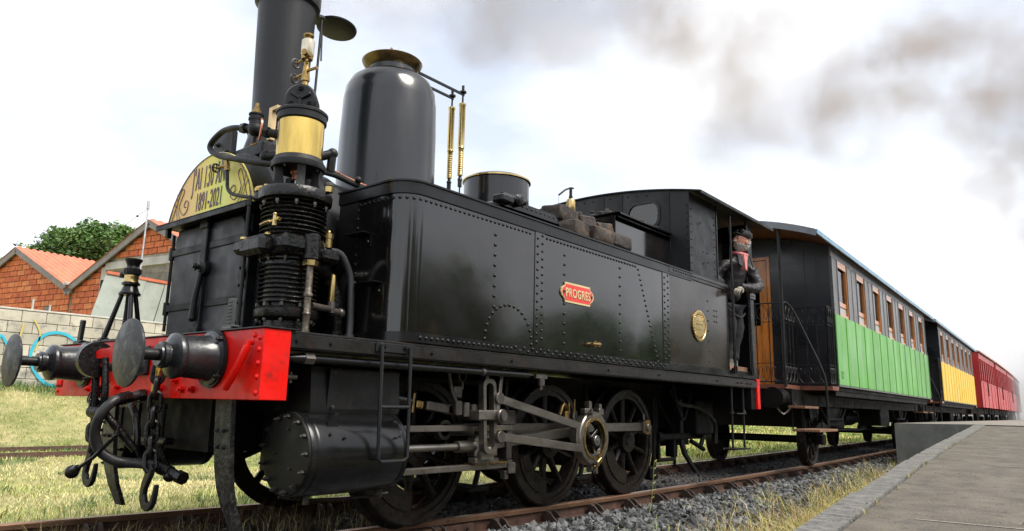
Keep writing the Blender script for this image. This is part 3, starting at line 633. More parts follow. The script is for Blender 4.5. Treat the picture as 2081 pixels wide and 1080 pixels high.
def tree(base, blobs, n, ls, label, nm='broadleaf_tree', trunk=.25, group=None):
    t = empty(nm, base, label=label, cat='tree', group=group); top = Vector(blobs[0][:3])
    g = G(); g.tube([(0, 0, -.2), (.05, .02, top.z*.5), tuple(top)], [trunk, trunk*.4], 8, sm=3)
    for b in blobs[1:6]: g.tube([(0, 0, top.z*.45), (b[0]*.5, b[1]*.5, b[2]*.75), b[:3]], [trunk*.4, trunk*.1], 6, sm=3)
    done(g, 'trunk', bark, t); crown('crown', blobs, n, ls, t)
    return t
rv = Vector((.6365, -.771, 0))   # screen-right, used only to spread a long crown across
def bl(l): return [(rv.x*a+ .5*c, rv.y*a+.5*c, z, r) for a, c, z, r in l]
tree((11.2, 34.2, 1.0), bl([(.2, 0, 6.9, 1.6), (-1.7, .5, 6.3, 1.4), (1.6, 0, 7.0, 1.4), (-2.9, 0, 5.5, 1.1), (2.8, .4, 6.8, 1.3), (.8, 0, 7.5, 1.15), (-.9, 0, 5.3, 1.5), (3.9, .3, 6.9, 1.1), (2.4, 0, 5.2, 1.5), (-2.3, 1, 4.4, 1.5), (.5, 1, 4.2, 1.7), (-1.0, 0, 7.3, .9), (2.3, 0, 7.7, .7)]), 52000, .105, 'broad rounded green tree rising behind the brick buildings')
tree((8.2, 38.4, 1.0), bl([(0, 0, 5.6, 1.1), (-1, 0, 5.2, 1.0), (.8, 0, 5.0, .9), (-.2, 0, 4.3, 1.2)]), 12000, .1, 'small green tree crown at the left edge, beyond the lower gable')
random.seed(5)
for i in range(18):
    x0 = 17+i*7.2+max(0, i-11)*3; y0 = 15.5+i*.35+random.uniform(-.5, .5)
    bb = [(random.uniform(-3.6, 3.6), random.uniform(-1, 1), random.uniform(.3, 1.4), random.uniform(.8, 1.3)) for _ in range(12)]
    t = empty('hedge_bush', (x0, y0, .5), label='%s hedge bush beyond the field, seen under the carriages' % ('first', 'second', 'third', 'fourth', 'fifth', 'sixth', 'seventh', 'eighth', 'ninth', 'tenth', 'eleventh', 'twelfth', 'thirteenth', 'fourteenth', 'fifteenth', 'sixteenth', 'seventeenth', 'farthest')[i], cat='bush', group='bushes of the far hedge')
    crown('foliage', bb, 5000, .14, t)
# tree belt on the platform side of the line (mirrored in the glossy tank)
for i in range(14):
    x0 = -20+i*9+random.uniform(-2, 2); y0 = -27+random.uniform(-2, 2); hh = random.uniform(4.2, 7.6)
    bb = [(0, 0, hh, 3.2)]+[(random.uniform(-4, 4), random.uniform(-2, 2), random.uniform(1.6, hh), random.uniform(1.8, 3.0)) for _ in range(7)]
    t = empty('belt_tree', (x0, y0, -.2), label='leafy tree of the belt behind the platform', cat='tree', group='trees behind the platform')
    g = G(); g.tube([(0, 0, -.2), (0, 0, hh*.8)], [.3, .15], 8); done(g, 'trunk', bark, t); crown('crown', bb, 4200, .5, t)
# ================================================================ STEAM LOCOMOTIVE
loco = empty('steam_locomotive', (0, 0, 0), label='black vintage steam tank engine with red buffer beam, tall chimney and side tanks', cat='steam locomotive')
def D(g, name, mat, parent=loco, **k): return done(g, name, mat, parent, **k)
def cut(o, cutter):
    m = o.modifiers.new('b', 'BOOLEAN'); m.object = cutter; m.solver = 'EXACT'; dg = bpy.context.evaluated_depsgraph_get(); dg.update()
    me = bpy.data.meshes.new_from_object(o.evaluated_get(dg)); o.modifiers.clear(); o.data = me; bpy.data.objects.remove(cutter)
    me.set_sharp_from_angle(angle=R(35))
X_, Y_, Z_ = Vector((1, 0, 0)), Vector((0, 1, 0)), Vector((0, 0, 1))
# frames and running plate
for s in (-1, 1):
    g = G(); g.box(.16, 6.6, s*.6-.015, s*.6+.015, .56, 1.11)
    for x in (1.589, 3.152, 4.47): g.box(x-.2, x-.1, s*.6-.02, s*.6+.02, .3, .62); g.box(x+.1, x+.2, s*.6-.02, s*.6+.02, .3, .62)
    g.box(5.3, 6.3, s*.6-.015, s*.6+.015, .42, .62)
    D(g, 'frame_plate', frame_m)
g = G(); g.box(.162, 6.62, -1.345, 1.345, 1.187, 1.202, .003); D(g, 'running_plate', valance_m)
for s in (-1, 1):
    g = G(); g.box(.16, 6.63, s*1.35-.008, s*1.35+.008, 1.112, 1.186, .002); g.box(.16, 6.63, s*1.29-.055, s*1.29+.06, 1.104, 1.112)
    if s < 0:
        g.bolts([(.2, -1.358, 1.15), (.42, -1.358, 1.15), (1.2, -1.358, 1.15), (2.0, -1.358, 1.15), (3.3, -1.358, 1.15), (4.2, -1.358, 1.15), (5.5, -1.358, 1.15), (6.05, -1.358, 1.15), (6.16, -1.358, 1.15), (6.33, -1.358, 1.15), (6.44, -1.358, 1.15)], -Y_, .011, .008)
    D(g, 'valance', valance_m)
# front buffer beam
g = G(); g.box(0, .16, -1.366, 1.366, .833, 1.2, .004); bb = D(g, 'front_buffer_beam', red, label='bright red front buffer beam')
g = G(); g.box(-.012, .2, -1.375, 1.375, 1.201, 1.209, .002); D(g, 'beam_top_plate', valance_m, bb)
g = G(); g.bolts([(0, -.48, .94), (0, -.56, .885), (0, -.68, .885), (0, .5, .94), (0, .58, .885), (0, .77, .885), (0, -.3, .89), (0, .3, .9), (0, .25, 1.14), (0, -.25, 1.14)], -X_, .022, .018)
g.rivets([(0, -1.33, z) for z in (.87, .95, 1.02, 1.09, 1.15)]+[(0, 1.33, z) for z in (.87, .95, 1.02, 1.09, 1.15)]+[(0, -1.26, 1.13), (0, -1.28, 1.165)], -X_, .016); D(g, 'bolt', red, bb, kind='stuff')
g = G(); g.tube([(-.035, -1.275, 1.105), (-.06, -1.24, 1.0), (-.06, -1.14, .89)], .02, 12); g.cyl((-.035, -1.275, 1.105), (-.03, -1.282, 1.135), .014, n=8); D(g, 'flag_socket', red, bb)
g = G(); g.tube([(-.045, 1.18, 1.0), (-.06, 1.14, .9)], .022, 12); D(g, 'flag_socket', red, bb)
g = G(); g.prism([(0, 0), (.05, 0), (.055, .1), (.1, .19), (.085, .2), (.04, .12), (.03, .25), (.02, .25), (.018, .1), (0, .09)], (-.012, -.22, .84), (0, -1, 0), (0, 0, 1), (-.01, 0, 0)); D(g, 'brake_tap', pm('chipped_yellow', (.6, .45, .04), .5, dirt=.7, dcol=(.05, .04, .03)), bb)
# buffers
def buffer(y):
    g = G(); g.lathe([(.135, 0), (.148, .004), (.148, .024), (.128, .03), (.122, .04), (.117, .1), (.112, .165), (.112, .19), (.121, .2), (.123, .214), (.119, .228), (.1, .242), (.078, .252), (.066, .256), (.066, .268), (.07, .272), (.07, .29), (.06, .295), (.058, .305), (.0, .305)], (0, 0, 0), (-1, 0, 0), 40)
    b = done(g, 'buffer', pm('buffer_paint', (.018, .019, .021), .3, vary=.3, scale=5, bump=.002, bscale=30, coat=.25, dirt=.3, dcol=(.05, .045, .04)), loco); b.location = (-.002, y, 1.055)
    g2 = G()
    g2.lathe([(.162, 0), (.162, .014)], (-.001, 0, 0), (-1, 0, 0), 40); done(g2, 'mounting_flange', sat_black, b)
    g = G(); g.bolts([(-.014, a*.105, c*.1) for a in (-1, 1) for c in (-1, 1)], -X_, .017, .02); done(g, 'flange_bolt', sat_black, b, kind='stuff')
    g = G(); g.cyl((-.3, 0, 0), (-.43, 0, 0), .031, n=20); done(g, 'plunger', sat_black, b)
    g = G(); g.lathe([(.03, .415), (.06, .428), (.16, .438), (.172, .443), (.1745, .45), (.172, .456), (.12, .468), (.06, .474), (0, .476)], (0, 0, 0), (-1, 0, 0), 56); done(g, 'head', buf_m, b)
    return b
b1 = buffer(-.875); b2_ = buffer(.875)
# draw hook, screw coupling, safety chains, brake hose
g = G(); ho = []
oc = arc(0, 0, .105, R(50), R(330), 26); ic = arc(.035, .015, .057, R(320), R(80), 18)
g.prism(oc+ic, (-.27, -.025, 1.05), (1, 0, 0), (0, 0, 1), (0, .05, 0)); 
g.prism(arc(0, 0, .105, R(70), R(430), 24), (-.27, -.022, 1.05), (1, 0, 0), (0, 0, 1), (0, .001, 0)) if 0 else None
g.box(-.2, 0, -.02, .02, .985, 1.035, .008); hk = D(g, 'draw_hook', oily)
g = G(); g.box(-.03, .0, -.12, .12, .97, 1.15, .01); done(g, 'hook_plate', sat_black, hk)
g = G(); P_ = lambda y, z, x=-.24: (x, y, z)
g.tube([P_(.05, 1.06), P_(.04, .95), P_(.02, .82), P_(.01, .745)], .02, 10, sm=3); g.tube([P_(-.06, 1.06), P_(-.09, .95), P_(-.12, .84), P_(-.1, .745)], .02, 10, sm=3)
g.cyl(P_(-.13, .742), P_(.04, .745), .036, n=14, b=.006); D(g, 'coupling_shackle', oily)
sa, sb_ = Vector((-.23, -.1, .75)), Vector((-.06, -.19, .53)); g.tube([sa, sa.lerp(sb_, .5), sb_], .022, 12)
for i in range(9): g.cyl(sa.lerp(sb_, .3+.05*i), sa.lerp(sb_, .325+.05*i), .028, n=12)
D(g, 'coupling_screw', oily); g = G(); g.tube([(-.05, .08, .79), (-.05, -.03, .79), (-.05, -.12, .72), (-.05, -.17, .62), (-.05, -.18, .53)], .02, 10, sm=4)
D(g, 'coupling_link', oily)
g = G(); g.tube([(-.16, -.17, .66), (-.2, -.25, .62), (-.25, -.1, .49), (-.26, .11, .405)], .011, 8); g.ball((-.26, .16, .39), .04, 18, 12); g.cyl((-.26, .08, .418), (-.26, .13, .4), .02, .028, n=10); D(g, 'coupling_handle', oily)
def chain(pts, w=.034, r=.0145, ln=.12):
    root = G(); root.tube([(-.02, pts[0][1]-.03, pts[0][2]+.04), (-.065, pts[0][1], pts[0][2]+.02), (-.02, pts[0][1]+.03, pts[0][2]+.04)], .013, 8, sm=4)
    c = D(root, 'safety_chain', oily); lk = None; P = [Vector(p) for p in pts]
    segs = []; d = 0
    for a, b in zip(P[:-1], P[1:]):
        n = max(1, round((b-a).length/(ln*.74))); segs += [(a+(b-a)*(i+.5)/n, (b-a).normalized()) for i in range(n)]
    for i, (c0, t) in enumerate(segs):
        u, v, _ = frame_of(t); s_ = u if i % 2 else v
        s_ = (u*math.cos(.6)+v*math.sin(.6)) if i % 2 else (-u*math.sin(.6)+v*math.cos(.6))
        q = [c0+t*(ln/2-w)*q1+t*w*math.cos(a)*.95*(1 if q1 > 0 else 1)+s_*w*.85*math.sin(a) for q1, a in [(1, x) for x in (-1.5, -1, -.5, 0, .5, 1, 1.5)]+[(-1, x) for x in (1.64, 2.14, 2.64, 3.14, 3.64, 4.14, 4.64)]]
        g = G(); g.tube(q, r, 8, closed=True); done(g, 'chain_link', oily, c)
    e = P[-1]; y, x = e.y, e.x  # hook profile in the y-z plane, mouth towards the viewer side
    pf = [(-.012, .045), (.012, .05), (.03, .03), (.028, 0), (.012, -.05), (.028, -.1), (.03, -.135), (0, -.165), (-.035, -.172), (-.062, -.15), (-.078, -.1), (-.09, -.05), (-.105, -.05), (-.112, -.1), (-.1, -.17), (-.065, -.21), (-.02, -.222), (.03, -.21), (.065, -.17), (.07, -.12), (.045, -.07), (.0, -.03) ]
    pf = [(.02, .045), (-.02, .045), (-.038, .02), (-.035, -.01), (-.01, -.045), (.02, -.09), (.028, -.125), (.01, -.155), (-.025, -.168), (-.058, -.15), (-.075, -.11), (-.09, -.06), (-.103, -.062), (-.105, -.11), (-.092, -.165), (-.06, -.2), (-.015, -.213), (.035, -.2), (.068, -.165), (.076, -.115), (.065, -.06), (.042, -.02), (.04, .02)]
    g = G(); g.prism(pf, (x-.014, y, e.z-.02), (0, 1, 0), (0, 0, 1), (.028, 0, 0)); h = done(g, 'chain_hook', sat_black, c, ang=50)
    mb = h.modifiers.new('bevel', 'BEVEL'); mb.width = .006; mb.segments = 2; mb.limit_method = 'ANGLE'
chain([(-.06, -.37, 1.02), (-.062, -.375, .85), (-.064, -.39, .6), (-.066, -.42, .44)])
chain([(-.06, .46, .96), (-.062, .455, .8), (-.064, .45, .64), (-.066, .42, .5)])
g = G(); g.tube([(-.03, -.1, .85), (-.1, -.113, .833), (-.2, -.158, .811), (-.26, -.148, .734), (-.26, -.099, .627), (-.22, -.09, .528), (-.15, -.136, .47), (-.08, -.172, .455), (-.03, -.239, .452), (.01, -.42, .433)], .029, 14, sm=6); bh = D(g, 'brake_hose', rubber)
g = G(); g.cyl((.0, -.4, .435), (.02, -.49, .42), .034, n=12); g.cyl((.02, -.49, .42), (.03, -.58, .4), .027, n=10); g.cyl((.03, -.57, .402), (.035, -.61, .394), .038, n=8); g.ball((.02, -.48, .4), .036); done(g, 'hose_coupling', oily, bh); g = G()
g.cyl((-.1, -.113, .834), (-.155, -.138, .823), .038, n=8); g.cyl((-.16, -.14, .822), (-.185, -.15, .816), .035, n=14); g.cyl((.02, -.09, .855), (-.09, -.11, .836), .026, n=10); g.cyl((-.0, -.1, .85), (-.04, -.1, .845), .036, n=8); done(g, 'hose_coupling', oily, bh)
g = G(); g.tube([(-.02, .66, .86), (-.04, .64, .8), (-.02, .52, .8), (0, .5, .86)], .012, 8, sm=3); D(g, 'coupling_hanger', oily)
# guard irons
def guard(y, name='guard_iron'):
    g = G(); pf = [(.13, .98), (.15, .62), (.17, .4), (.22, .22), (.265, .1), (.3, .1), (.265, .23), (.225, .4), (.21, .62), (.21, .98)]
    g = G(); n = 10; path = [(.13, .98, .075), (.14, .8, .075), (.15, .6, .075), (.165, .45, .072), (.185, .34, .066), (.215, .24, .058), (.25, .16, .05), (.275, .1, .045)]
    for x, z, w in path:
        w *= 1.15; g.v += [(x, y-w, z), (x, y+w, z), (x+.028, y+w, z), (x+.028, y-w, z)]
    for i in range(len(path)-1): g.f += [(4*i+k, 4*i+(k+1) % 4, 4*i+4+(k+1) % 4, 4*i+4+k) for k in range(4)]
    g.f += [(0, 1, 2, 3), (28, 31, 30, 29)]
    g.bolts([(.14, y-.03, .66), (.14, y+.03, .66), (.15, y-.03, .57), (.15, y+.03, .57)], -X_, .013, .014)
    return D(g, name, pm('guard_iron_paint', (.02, .02, .02), .4, vary=.5, scale=14, dirt=.7, dcol=(.11, .105, .1), bump=.005, bscale=50))
guard(-.78); guard(.74)
g = G(); g.box(.17, .5, -.6, .6, .53, .83); D(g, 'front_stretcher', frame_m)
g = G()
for y in (.18, .02, -.16): g.tube([(.1, y, .8), (.1, y, .55), (.16, y-.03, .4)], .016, 8, sm=3)
g.box(.05, .12, -.3, .3, .56, .6, .01); D(g, 'drag_rod', oily)
# cylinders
cover_m = pm('cover_black', (.007, .007, .0065), .45, vary=.3, scale=5, spec=.3, dirt=.25, dcol=(.02, .018, .014))
for s in (-1, 1):
    yc = s*1.12; g = G(); g.lathe([(.2, .35), (.232, .352), (.236, .36), (.236, .385), (.228, .39), (.234, .398), (.236, .41), (.236, 1.0), (.23, 1.012), (.236, 1.02), (.236, 1.04), (.2, 1.045)], (0, yc, .545), (1, 0, 0), 56)
    cy = D(g, 'cylinder', black)
    g = G(); g.lathe([(.0, .338), (.2, .3385), (.222, .341), (.227, .352)], (0, yc, .545), (1, 0, 0), 64); done(g, 'front_cover', cover_m, cy)
    g = G(); g.bolts([(.338, yc+.203*math.cos(a), .545+.203*math.sin(a)) for a in [2*PI*(i+.4)/13 for i in range(13)]], -X_, .014, .02); g.bolts([(.336, yc+.1, .545), (.336, yc-.06, .47), (.336, yc-.02, .68)], -X_, .008, .006); done(g, 'cover_bolt', steel_dk, cy, kind='stuff')
    g = G(); g.lathe([(.236, 1.046), (.2, 1.06), (.09, 1.07), (.06, 1.12), (.035, 1.13)], (0, yc, .545), (1, 0, 0), 32); done(g, 'rear_cover', black, cy)
    g = G(); ya, yb = yc, s*.62; g.box(.5, 1.0, min(ya, yb), max(ya, yb), .42, .78); g.prism([(s*-.62*-1, .78), (s*1.2, .765), (s*1.21, .79), (s*1.19, 1.03), (s*.62, 1.08)], (.42, 0, 0), (0, 1, 0), (0, 0, 1), (.66, 0, 0)); done(g, 'steam_chest', sat_black, cy)
    if s < 0:
        g = G(); g.obox((.79, -1.213, .905), ((1, 0, 0), (0, .996, .08), (0, -.08, .996)), (.262, .008, .118), .003); sp = done(g, 'chest_cover', sat_black, cy)
        g = G(); g.bolts([(.56+.225*k, -1.213, z) for k in range(3) for z in ((1.0,) if k == 1 else (.805, 1.0))], -Y_, .011, .012); g.bolts([(.57, -1.345, .64), (.97, -1.345, .64), (.48, -1.33, .66), (.5, -1.28, .72), (.99, -1.27, .72)], -Y_, .01, .01); done(g, 'cover_screw', steel_d, cy, kind='stuff')
        g = G(); g.cyl((1.0, -1.16, .325), (1.0, -1.16, .27), .014, n=8); g.cyl((.97, -1.16, .29), (1.06, -1.16, .29), .009, n=8); g.cyl((.47, -1.16, .33), (.47, -1.16, .27), .016, n=8); g.tube([(.4, -1.0, .3), (.6, -1.0, .27), (1.0, -1.1, .27)], .008, 6, sm=2); done(g, 'drain_cock', steel_dk, cy)
        g = G(); g.prism([(.46, .66), (.48, .72), (.55, .77), (.55, .7)], (0, -1.3, 0), (1, 0, 0), (0, 0, 1), (0, .12, 0)); done(g, 'lubricator_plate', black, cy)
# hidden dark machinery behind, seen as silhouettes
g = G(); g.box(.45, 1.2, -.6, .6, .62, 1.1); D(g, 'cylinder_stay', frame_m)
g = G(); g.box(2.0, 2.7, -.58, .58, .6, 1.1); D(g, 'firebox_stay', frame_m)
g = G(); g.box(3.6, 4.1, -.58, .58, .5, 1.1); D(g, 'ashpan', frame_m)
g = G(); g.box(4.9, 6.4, -.58, .58, .85, 1.1); D(g, 'rear_stay', frame_m)
g = G()
for x in (2.35, 3.8, 5.15):
    g.tube([(x, -.78, 1.05), (x+.03, -.78, .7), (x-.02, -.78, .4), (x-.08, -.78, .2)], .022, 8, sm=3); g.prism([(0, 0), (.06, .03), (.05, .16), (.07, .3), (.02, .32), (-.02, .15)], (x-.22, -.84, .36), (1, 0, 0), (0, 0, 1), (0, .1, 0)); g.box(x-.15, x+.08, -.8, .8, .17, .21, .01)
D(g, 'brake_gear', frame_m)
# wheels: part > tyre, hub, each spoke, counterweight
def make_wheel(rad=.516, nsp=10):
    g = G(); g.lathe([(rad-.1, -.06), (rad-.058, -.06), (rad-.05, -.05), (rad-.05, .05), (rad-.058, .06), (rad-.1, .06), (rad-.105, .05), (rad-.105, -.05), (rad-.1, -.06)], (0, 0, 0), (0, 1, 0), 48); w = done(g, 'wheel', wheel_m, loco)
    g = G(); g.lathe([(rad-.06, -.07), (rad-.012, -.07), (rad, -.06), (rad+.004, .035), (rad+.03, .045), (rad+.03, .06), (rad+.015, .068), (rad-.05, .068), (rad-.05, -.055), (rad-.06, -.07)], (0, 0, 0), (0, 1, 0), 64); done(g, 'tyre', wheel_m, w)
    g = G(); g.lathe([(.0, -.1), (.05, -.1), (.055, -.09), (.115, -.085), (.12, -.07), (.12, .08), (0, .085)], (0, 0, 0), (0, 1, 0), 32); done(g, 'hub', wheel_m, w)
    g = G(); V = []
    for r_, a, b in ((.085, .036, .04), (rad-.1, .022, .025)): V += [(-a, -b, r_), (a, -b, r_), (a, b, r_), (-a, b, r_)]
    V2 = []; ring = lambda r_, a, b: [(a*math.cos(t), b*math.sin(t), r_) for t in [2*PI*k/10 for k in range(10)]]
    A = ring(.08, .04, .042)+ring(rad*.5, .026, .032)+ring(rad-.098, .032, .036); g.add(A, [(k, (k+1) % 10, 10+(k+1) % 10, 10+k) for k in range(10)]+[(10+k, 10+(k+1) % 10, 20+(k+1) % 10, 20+k) for k in range(10)])
    sp = done(g, 'spoke', wheel_m, w)
    for k in range(1, nsp): inst(sp, w, (0, 0, 0), (0, 2*PI*k/nsp, 0))
    g = G(); g.prism(arc(0, 0, rad-.1, R(195), R(265), 12)+arc(0, 0, rad-.23, R(265), R(195), 12), (0, -.07, 0), (1, 0, 0), (0, 0, 1), (0, .06, 0)); done(g, 'counterweight', wheel_m, w)
    return w
wh = make_wheel()
for i, x in enumerate((1.589, 3.152, 4.47)):
    o = wh if i == 0 else ctree(wh, loco); o.location = (x, -.775, .516)
    o2 = ctree(wh, loco); o2.location = (x, .775, .516); o2.rotation_euler = (0, 0, PI)
    g = G(); g.cyl((x, -.7, .516), (x, .7, .516), .07, n=16); D(g, 'axle', frame_m)
PX2, PZ = .13, .14
# motion
bar = lambda g, p, q, h, t, b=.004: g.obox((Vector(p)+Vector(q))/2, ((Vector(q)-Vector(p)).normalized(), (0, 1, 0), (Vector(q)-Vector(p)).normalized().cross(Vector((0, 1, 0)))), ((Vector(q)-Vector(p)).length/2, t/2, h/2), b)
p1, p2, p3 = [(x+PX2, -.96, .516+PZ) for x in (1.589, 3.152, 4.47)]
g = G(); bar(g, p1, p2, .085, .03); g.cyl((p1[0], -.99, p1[2]), (p1[0], -.93, p1[2]), .07, n=20); D(g, 'coupling_rod', steel)
g = G(); bar(g, p2, p3, .08, .03); D(g, 'coupling_rod', steel)
g = G(); g.box(p3[0]-.05, p3[0]+.05, -1.01, -.92, p3[2]-.075, p3[2]+.07, .006); g2 = D(g, 'rod_bearing', brass_dull); g = G(); g.cyl((p3[0]+.0, -1.025, p3[2]-.005), (p3[0], -1.0, p3[2]-.005), .04, n=20, b=.004); g.cyl((p3[0]-.02, -.97, p3[2]+.07), (p3[0]-.02, -.97, p3[2]+.13), .01, n=8); g.box(p3[0]-.075, p3[0]-.05, -1.0, -.93, p3[2]-.06, p3[2]+.06, .003); done(g, 'bearing_cap', steel, g2)
for p in (p1, p2, p3): g = G(); g.cyl((p[0], -.99, p[2]), (p[0], -.8, p[2]), .045, n=16); D(g, 'crank_pin', steel_d)
g = G(); bar(g, (2.05, -1.09, .55), (p2[0], -1.09, p2[2]-.015), .075, .035); g.cyl((2.03, -1.13, .55), (2.03, -1.05, .55), .06, n=20); g.box(p2[0]-.14, p2[0]+.08, -1.12, -1.05, p2[2]-.09, p2[2]+.09, .012); g.cyl((p2[0]-.1, -1.08, p2[2]+.09), (p2[0]-.1, -1.08, p2[2]+.15), .022, n=10); g.cyl((p2[0]+.03, -1.08, p2[2]+.09), (p2[0]+.03, -1.08, p2[2]+.14), .018, n=10); D(g, 'connecting_rod', steel)
g = G(); g.tube([(2.95, -1.1, .77), (3.0, -1.1, .86), (3.06, -1.1, .8)], .016, 8, sm=3); g.cyl((3.0, -1.13, .72), (3.0, -1.13, .8), .028, n=10); g.cyl((3.12, -1.13, .78), (3.12, -1.13, .9), .007, n=6); g.cyl((3.04, -1.13, .78), (3.04, -1.13, .87), .009, n=6); D(g, 'oil_cup', brass_dull)
for z, nm in ((.672, 'upper'), (.402, 'lower')):
    g = G(); g.box(1.04, 2.28, -1.15, -1.09, z-.02, z+.02, .004); D(g, 'slide_bar', steel)
g = G(); g.cyl((1.05, -1.12, .545), (1.85, -1.12, .545), .024, n=20); g.cyl((1.7, -1.12, .545), (1.92, -1.12, .545), .04, .045, n=20); D(g, 'piston_rod', steel)
g = G(); g.box(1.86, 2.1, -1.17, -1.06, .46, .62, .02); g.box(1.9, 2.12, -1.155, -1.08, .425, .46, .006); g.box(1.92, 2.1, -1.155, -1.08, .62, .65, .006); ch_ = D(g, 'crosshead', steel)
g = G(); g.box(1.84, 2.2, -1.17, -1.07, .42, .432, .002); g.box(1.86, 2.14, -1.16, -1.08, .652, .66, .002); g.cyl((1.06, -1.13, .62), (1.06, -1.13, .66), .03, n=10); g.box(1.055, 1.08, -1.17, -1.1, .55, .68, .004); done(g, 'bearing_strip', brass_dull, ch_)
g = G(); g.box(2.22, 2.28, -1.16, -.62, .36, .44, .008); g.box(2.22, 2.3, -1.17, -1.06, .34, .42, .006); g.box(2.24, 2.3, -1.13, -.62, .44, .78, .006); g.box(2.17, 2.33, -1.14, -.9, .69, .8, .01); g.box(2.2, 2.24, -1.15, -1.1, .3, .36, .004); D(g, 'motion_bracket', steel_d)
g = G(); g.box(2.3, 2.34, -1.05, -.62, .6, 1.1, .006); g.box(1.3, 2.3, -.95, -.9, .98, 1.02, .006); g.box(2.28, 2.31, -1.25, -.9, 1.04, 1.1); D(g, 'motion_plate', frame_m)
# valve spindle and rocking gear
g = G(); g.cyl((1.06, -1.1, .865), (1.2, -1.1, .85), .055, .05, n=20); g.cyl((1.2, -1.1, .85), (1.26, -1.1, .844), .042, n=16); D(g, 'spindle_gland', black)
g = G(); g.obox((1.27, -1.12, .84), ((1, 0, -.1), (0, 1, 0), (.1, 0, 1)), (.009, .018, .065), .004); g.obox((1.34, -1.1, .83), ((1, 0, -.12), (0, 1, 0), (.12, 0, 1)), (.03, .026, .026), .006); D(g, 'gland_flange', brass_dull)
g = G(); g.obox((1.52, -1.1, .812), ((1, 0, -.12), (0, 1, 0), (.12, 0, 1)), (.12, .03, .03), .006); g.cyl((1.66, -1.16, .76), (1.66, -1.16, .86), .033, n=12, b=.006); g.cyl((1.74, -1.16, .75), (1.74, -1.16, .85), .03, n=12, b=.006); g.cyl((1.82, -1.16, .74), (1.82, -1.16, .84), .033, n=12, b=.006); g.tube([(1.6, -1.12, 1.05), (1.63, -1.13, .92), (1.66, -1.15, .84)], .014, 8); g.obox((1.74, -1.1, .79), ((1, 0, -.1), (0, 1, 0), (.1, 0, 1)), (.14, .03, .035), .01); g.obox((1.68, -1.12, .92), ((1, 0, 0), (0, 1, 0), (0, 0, 1)), (.04, .03, .045), .01); D(g, 'valve_spindle', steel_d)
g = G(); g.tube([(1.72+.035*math.cos(a), -1.14, 1.035+.04*math.sin(a)) for a in [2*PI*k/16 for k in range(16)]], .006, 6, closed=True); g.cyl((1.72, -1.14, .99), (1.72, -1.14, .94), .01, n=6); D(g, 'lifting_ring', steel_d)
# slotted link, eccentric rods, big eccentric
g = G(); yl = -1.22
def rr(x0, z0, x1, z1, r, n=5): return arc(x1-r, z1-r, r, 0, PI/2, n)+arc(x0+r, z1-r, r, PI/2, PI, n)+arc(x0+r, z0+r, r, PI, 1.5*PI, n)+arc(x1-r, z0+r, r, 1.5*PI, 2*PI, n)
def slot(o, u, v, w, x0, z0, x1, z1, t, r):
    g = G(); A = rr(x0, z0, x1, z1, r); B = rr(x0+t, z0+t, x1-t, z1-t, max(.004, r-t*.5)); n = len(A); o, u, v, w = map(Vector, (o, u, v, w))
    for P in (A, B):
        g.v += [tuple(o+u*a+v*b) for a, b in P]; g.v += [tuple(o+u*a+v*b+w) for a, b in P]
    for i in range(n):
        j = (i+1) % n; g.f += [(i, j, n+j, n+i), (2*n+i, 3*n+i, 3*n+j, 2*n+j), (i, 2*n+i, 2*n+j, j), (n+i, n+j, 3*n+j, 3*n+i)]
    return g
g = slot((1.85, yl-.03, .5), (1, 0, 0), (-.06, 0, 1), (0, .05, 0), 0, 0, .14, .52, .03, .05); lk = D(g, 'expansion_link', steel)
g = G(); g.box(1.77, 2.0, -1.27, -1.1, .73, .8, .008); done(g, 'die_block', steel, lk)
g = G(); g.cyl((1.985, -1.3, .76), (1.985, -1.2, .76), .05, n=20, b=.006); done(g, 'link_pin', steel_d, lk); g = G(); g.cyl((1.985, -1.315, .76), (1.985, -1.3, .76), .034, n=20); g.cyl((2.0, -1.28, .615), (2.0, -1.2, .615), .043, n=20, b=.004); g.cyl((1.99, -1.27, .885), (1.99, -1.2, .885), .045, n=20, b=.004); done(g, 'pin_head', steel_d, lk)
g = G(); bar(g, (2.02, -1.25, 1.1), (1.975, -1.25, .76), .032, .02); g.box(1.88, 1.92, -1.22, -1.18, 1.0, 1.1, .004); g.box(1.82, 2.02, -1.2, -1.12, .43, .47, .006); g.prism([(.02, 0), (.16, 0), (.12, .09), (.06, .09)], (1.82, -1.23, .46), (1, 0, 0), (0, 0, 1), (0, .05, 0)); D(g, 'link_hanger', steel)
CX, CZ, CY = 3.275, .578, -1.19
g = G(); bar(g, (2.02, -1.215, .885), (CX-.18, -1.2, CZ+.1), .062, .03); D(g, 'eccentric_rod', steel)
g = G(); bar(g, (2.02, -1.235, .615), (CX-.17, -1.22, CZ-.08), .062, .03); D(g, 'eccentric_rod', steel)
g = G(); g.lathe([(.165, -.045), (.215, -.045), (.225, -.035), (.225, .035), (.215, .045), (.165, .045), (.165, -.045)], (CX, CY, CZ), (0, 1, 0), 48)
g.box(CX-.12, CX+.0, CY-.03, CY+.03, CZ+.2, CZ+.25, .008); g.box(CX-.02, CX+.07, CY-.035, CY+.035, CZ-.28, CZ-.2, .01); g.box(CX+.1, CX+.17, CY-.03, CY+.03, CZ+.19, CZ+.25, .008); g.box(CX-.06, CX-.02, CY-.03, CY+.03, CZ+.22, CZ+.31, .005); g.box(CX+.11, CX+.15, CY-.02, CY+.02, CZ+.24, CZ+.29, .004); g.prism([(-.2, .1), (-.21, .0), (-.17, -.13), (-.22, -.1), (-.26, 0), (-.25, .1)], (CX, CY-.03, CZ), (1, 0, 0), (0, 0, 1), (0, .06, 0))
ec = D(g, 'eccentric_strap', steel)
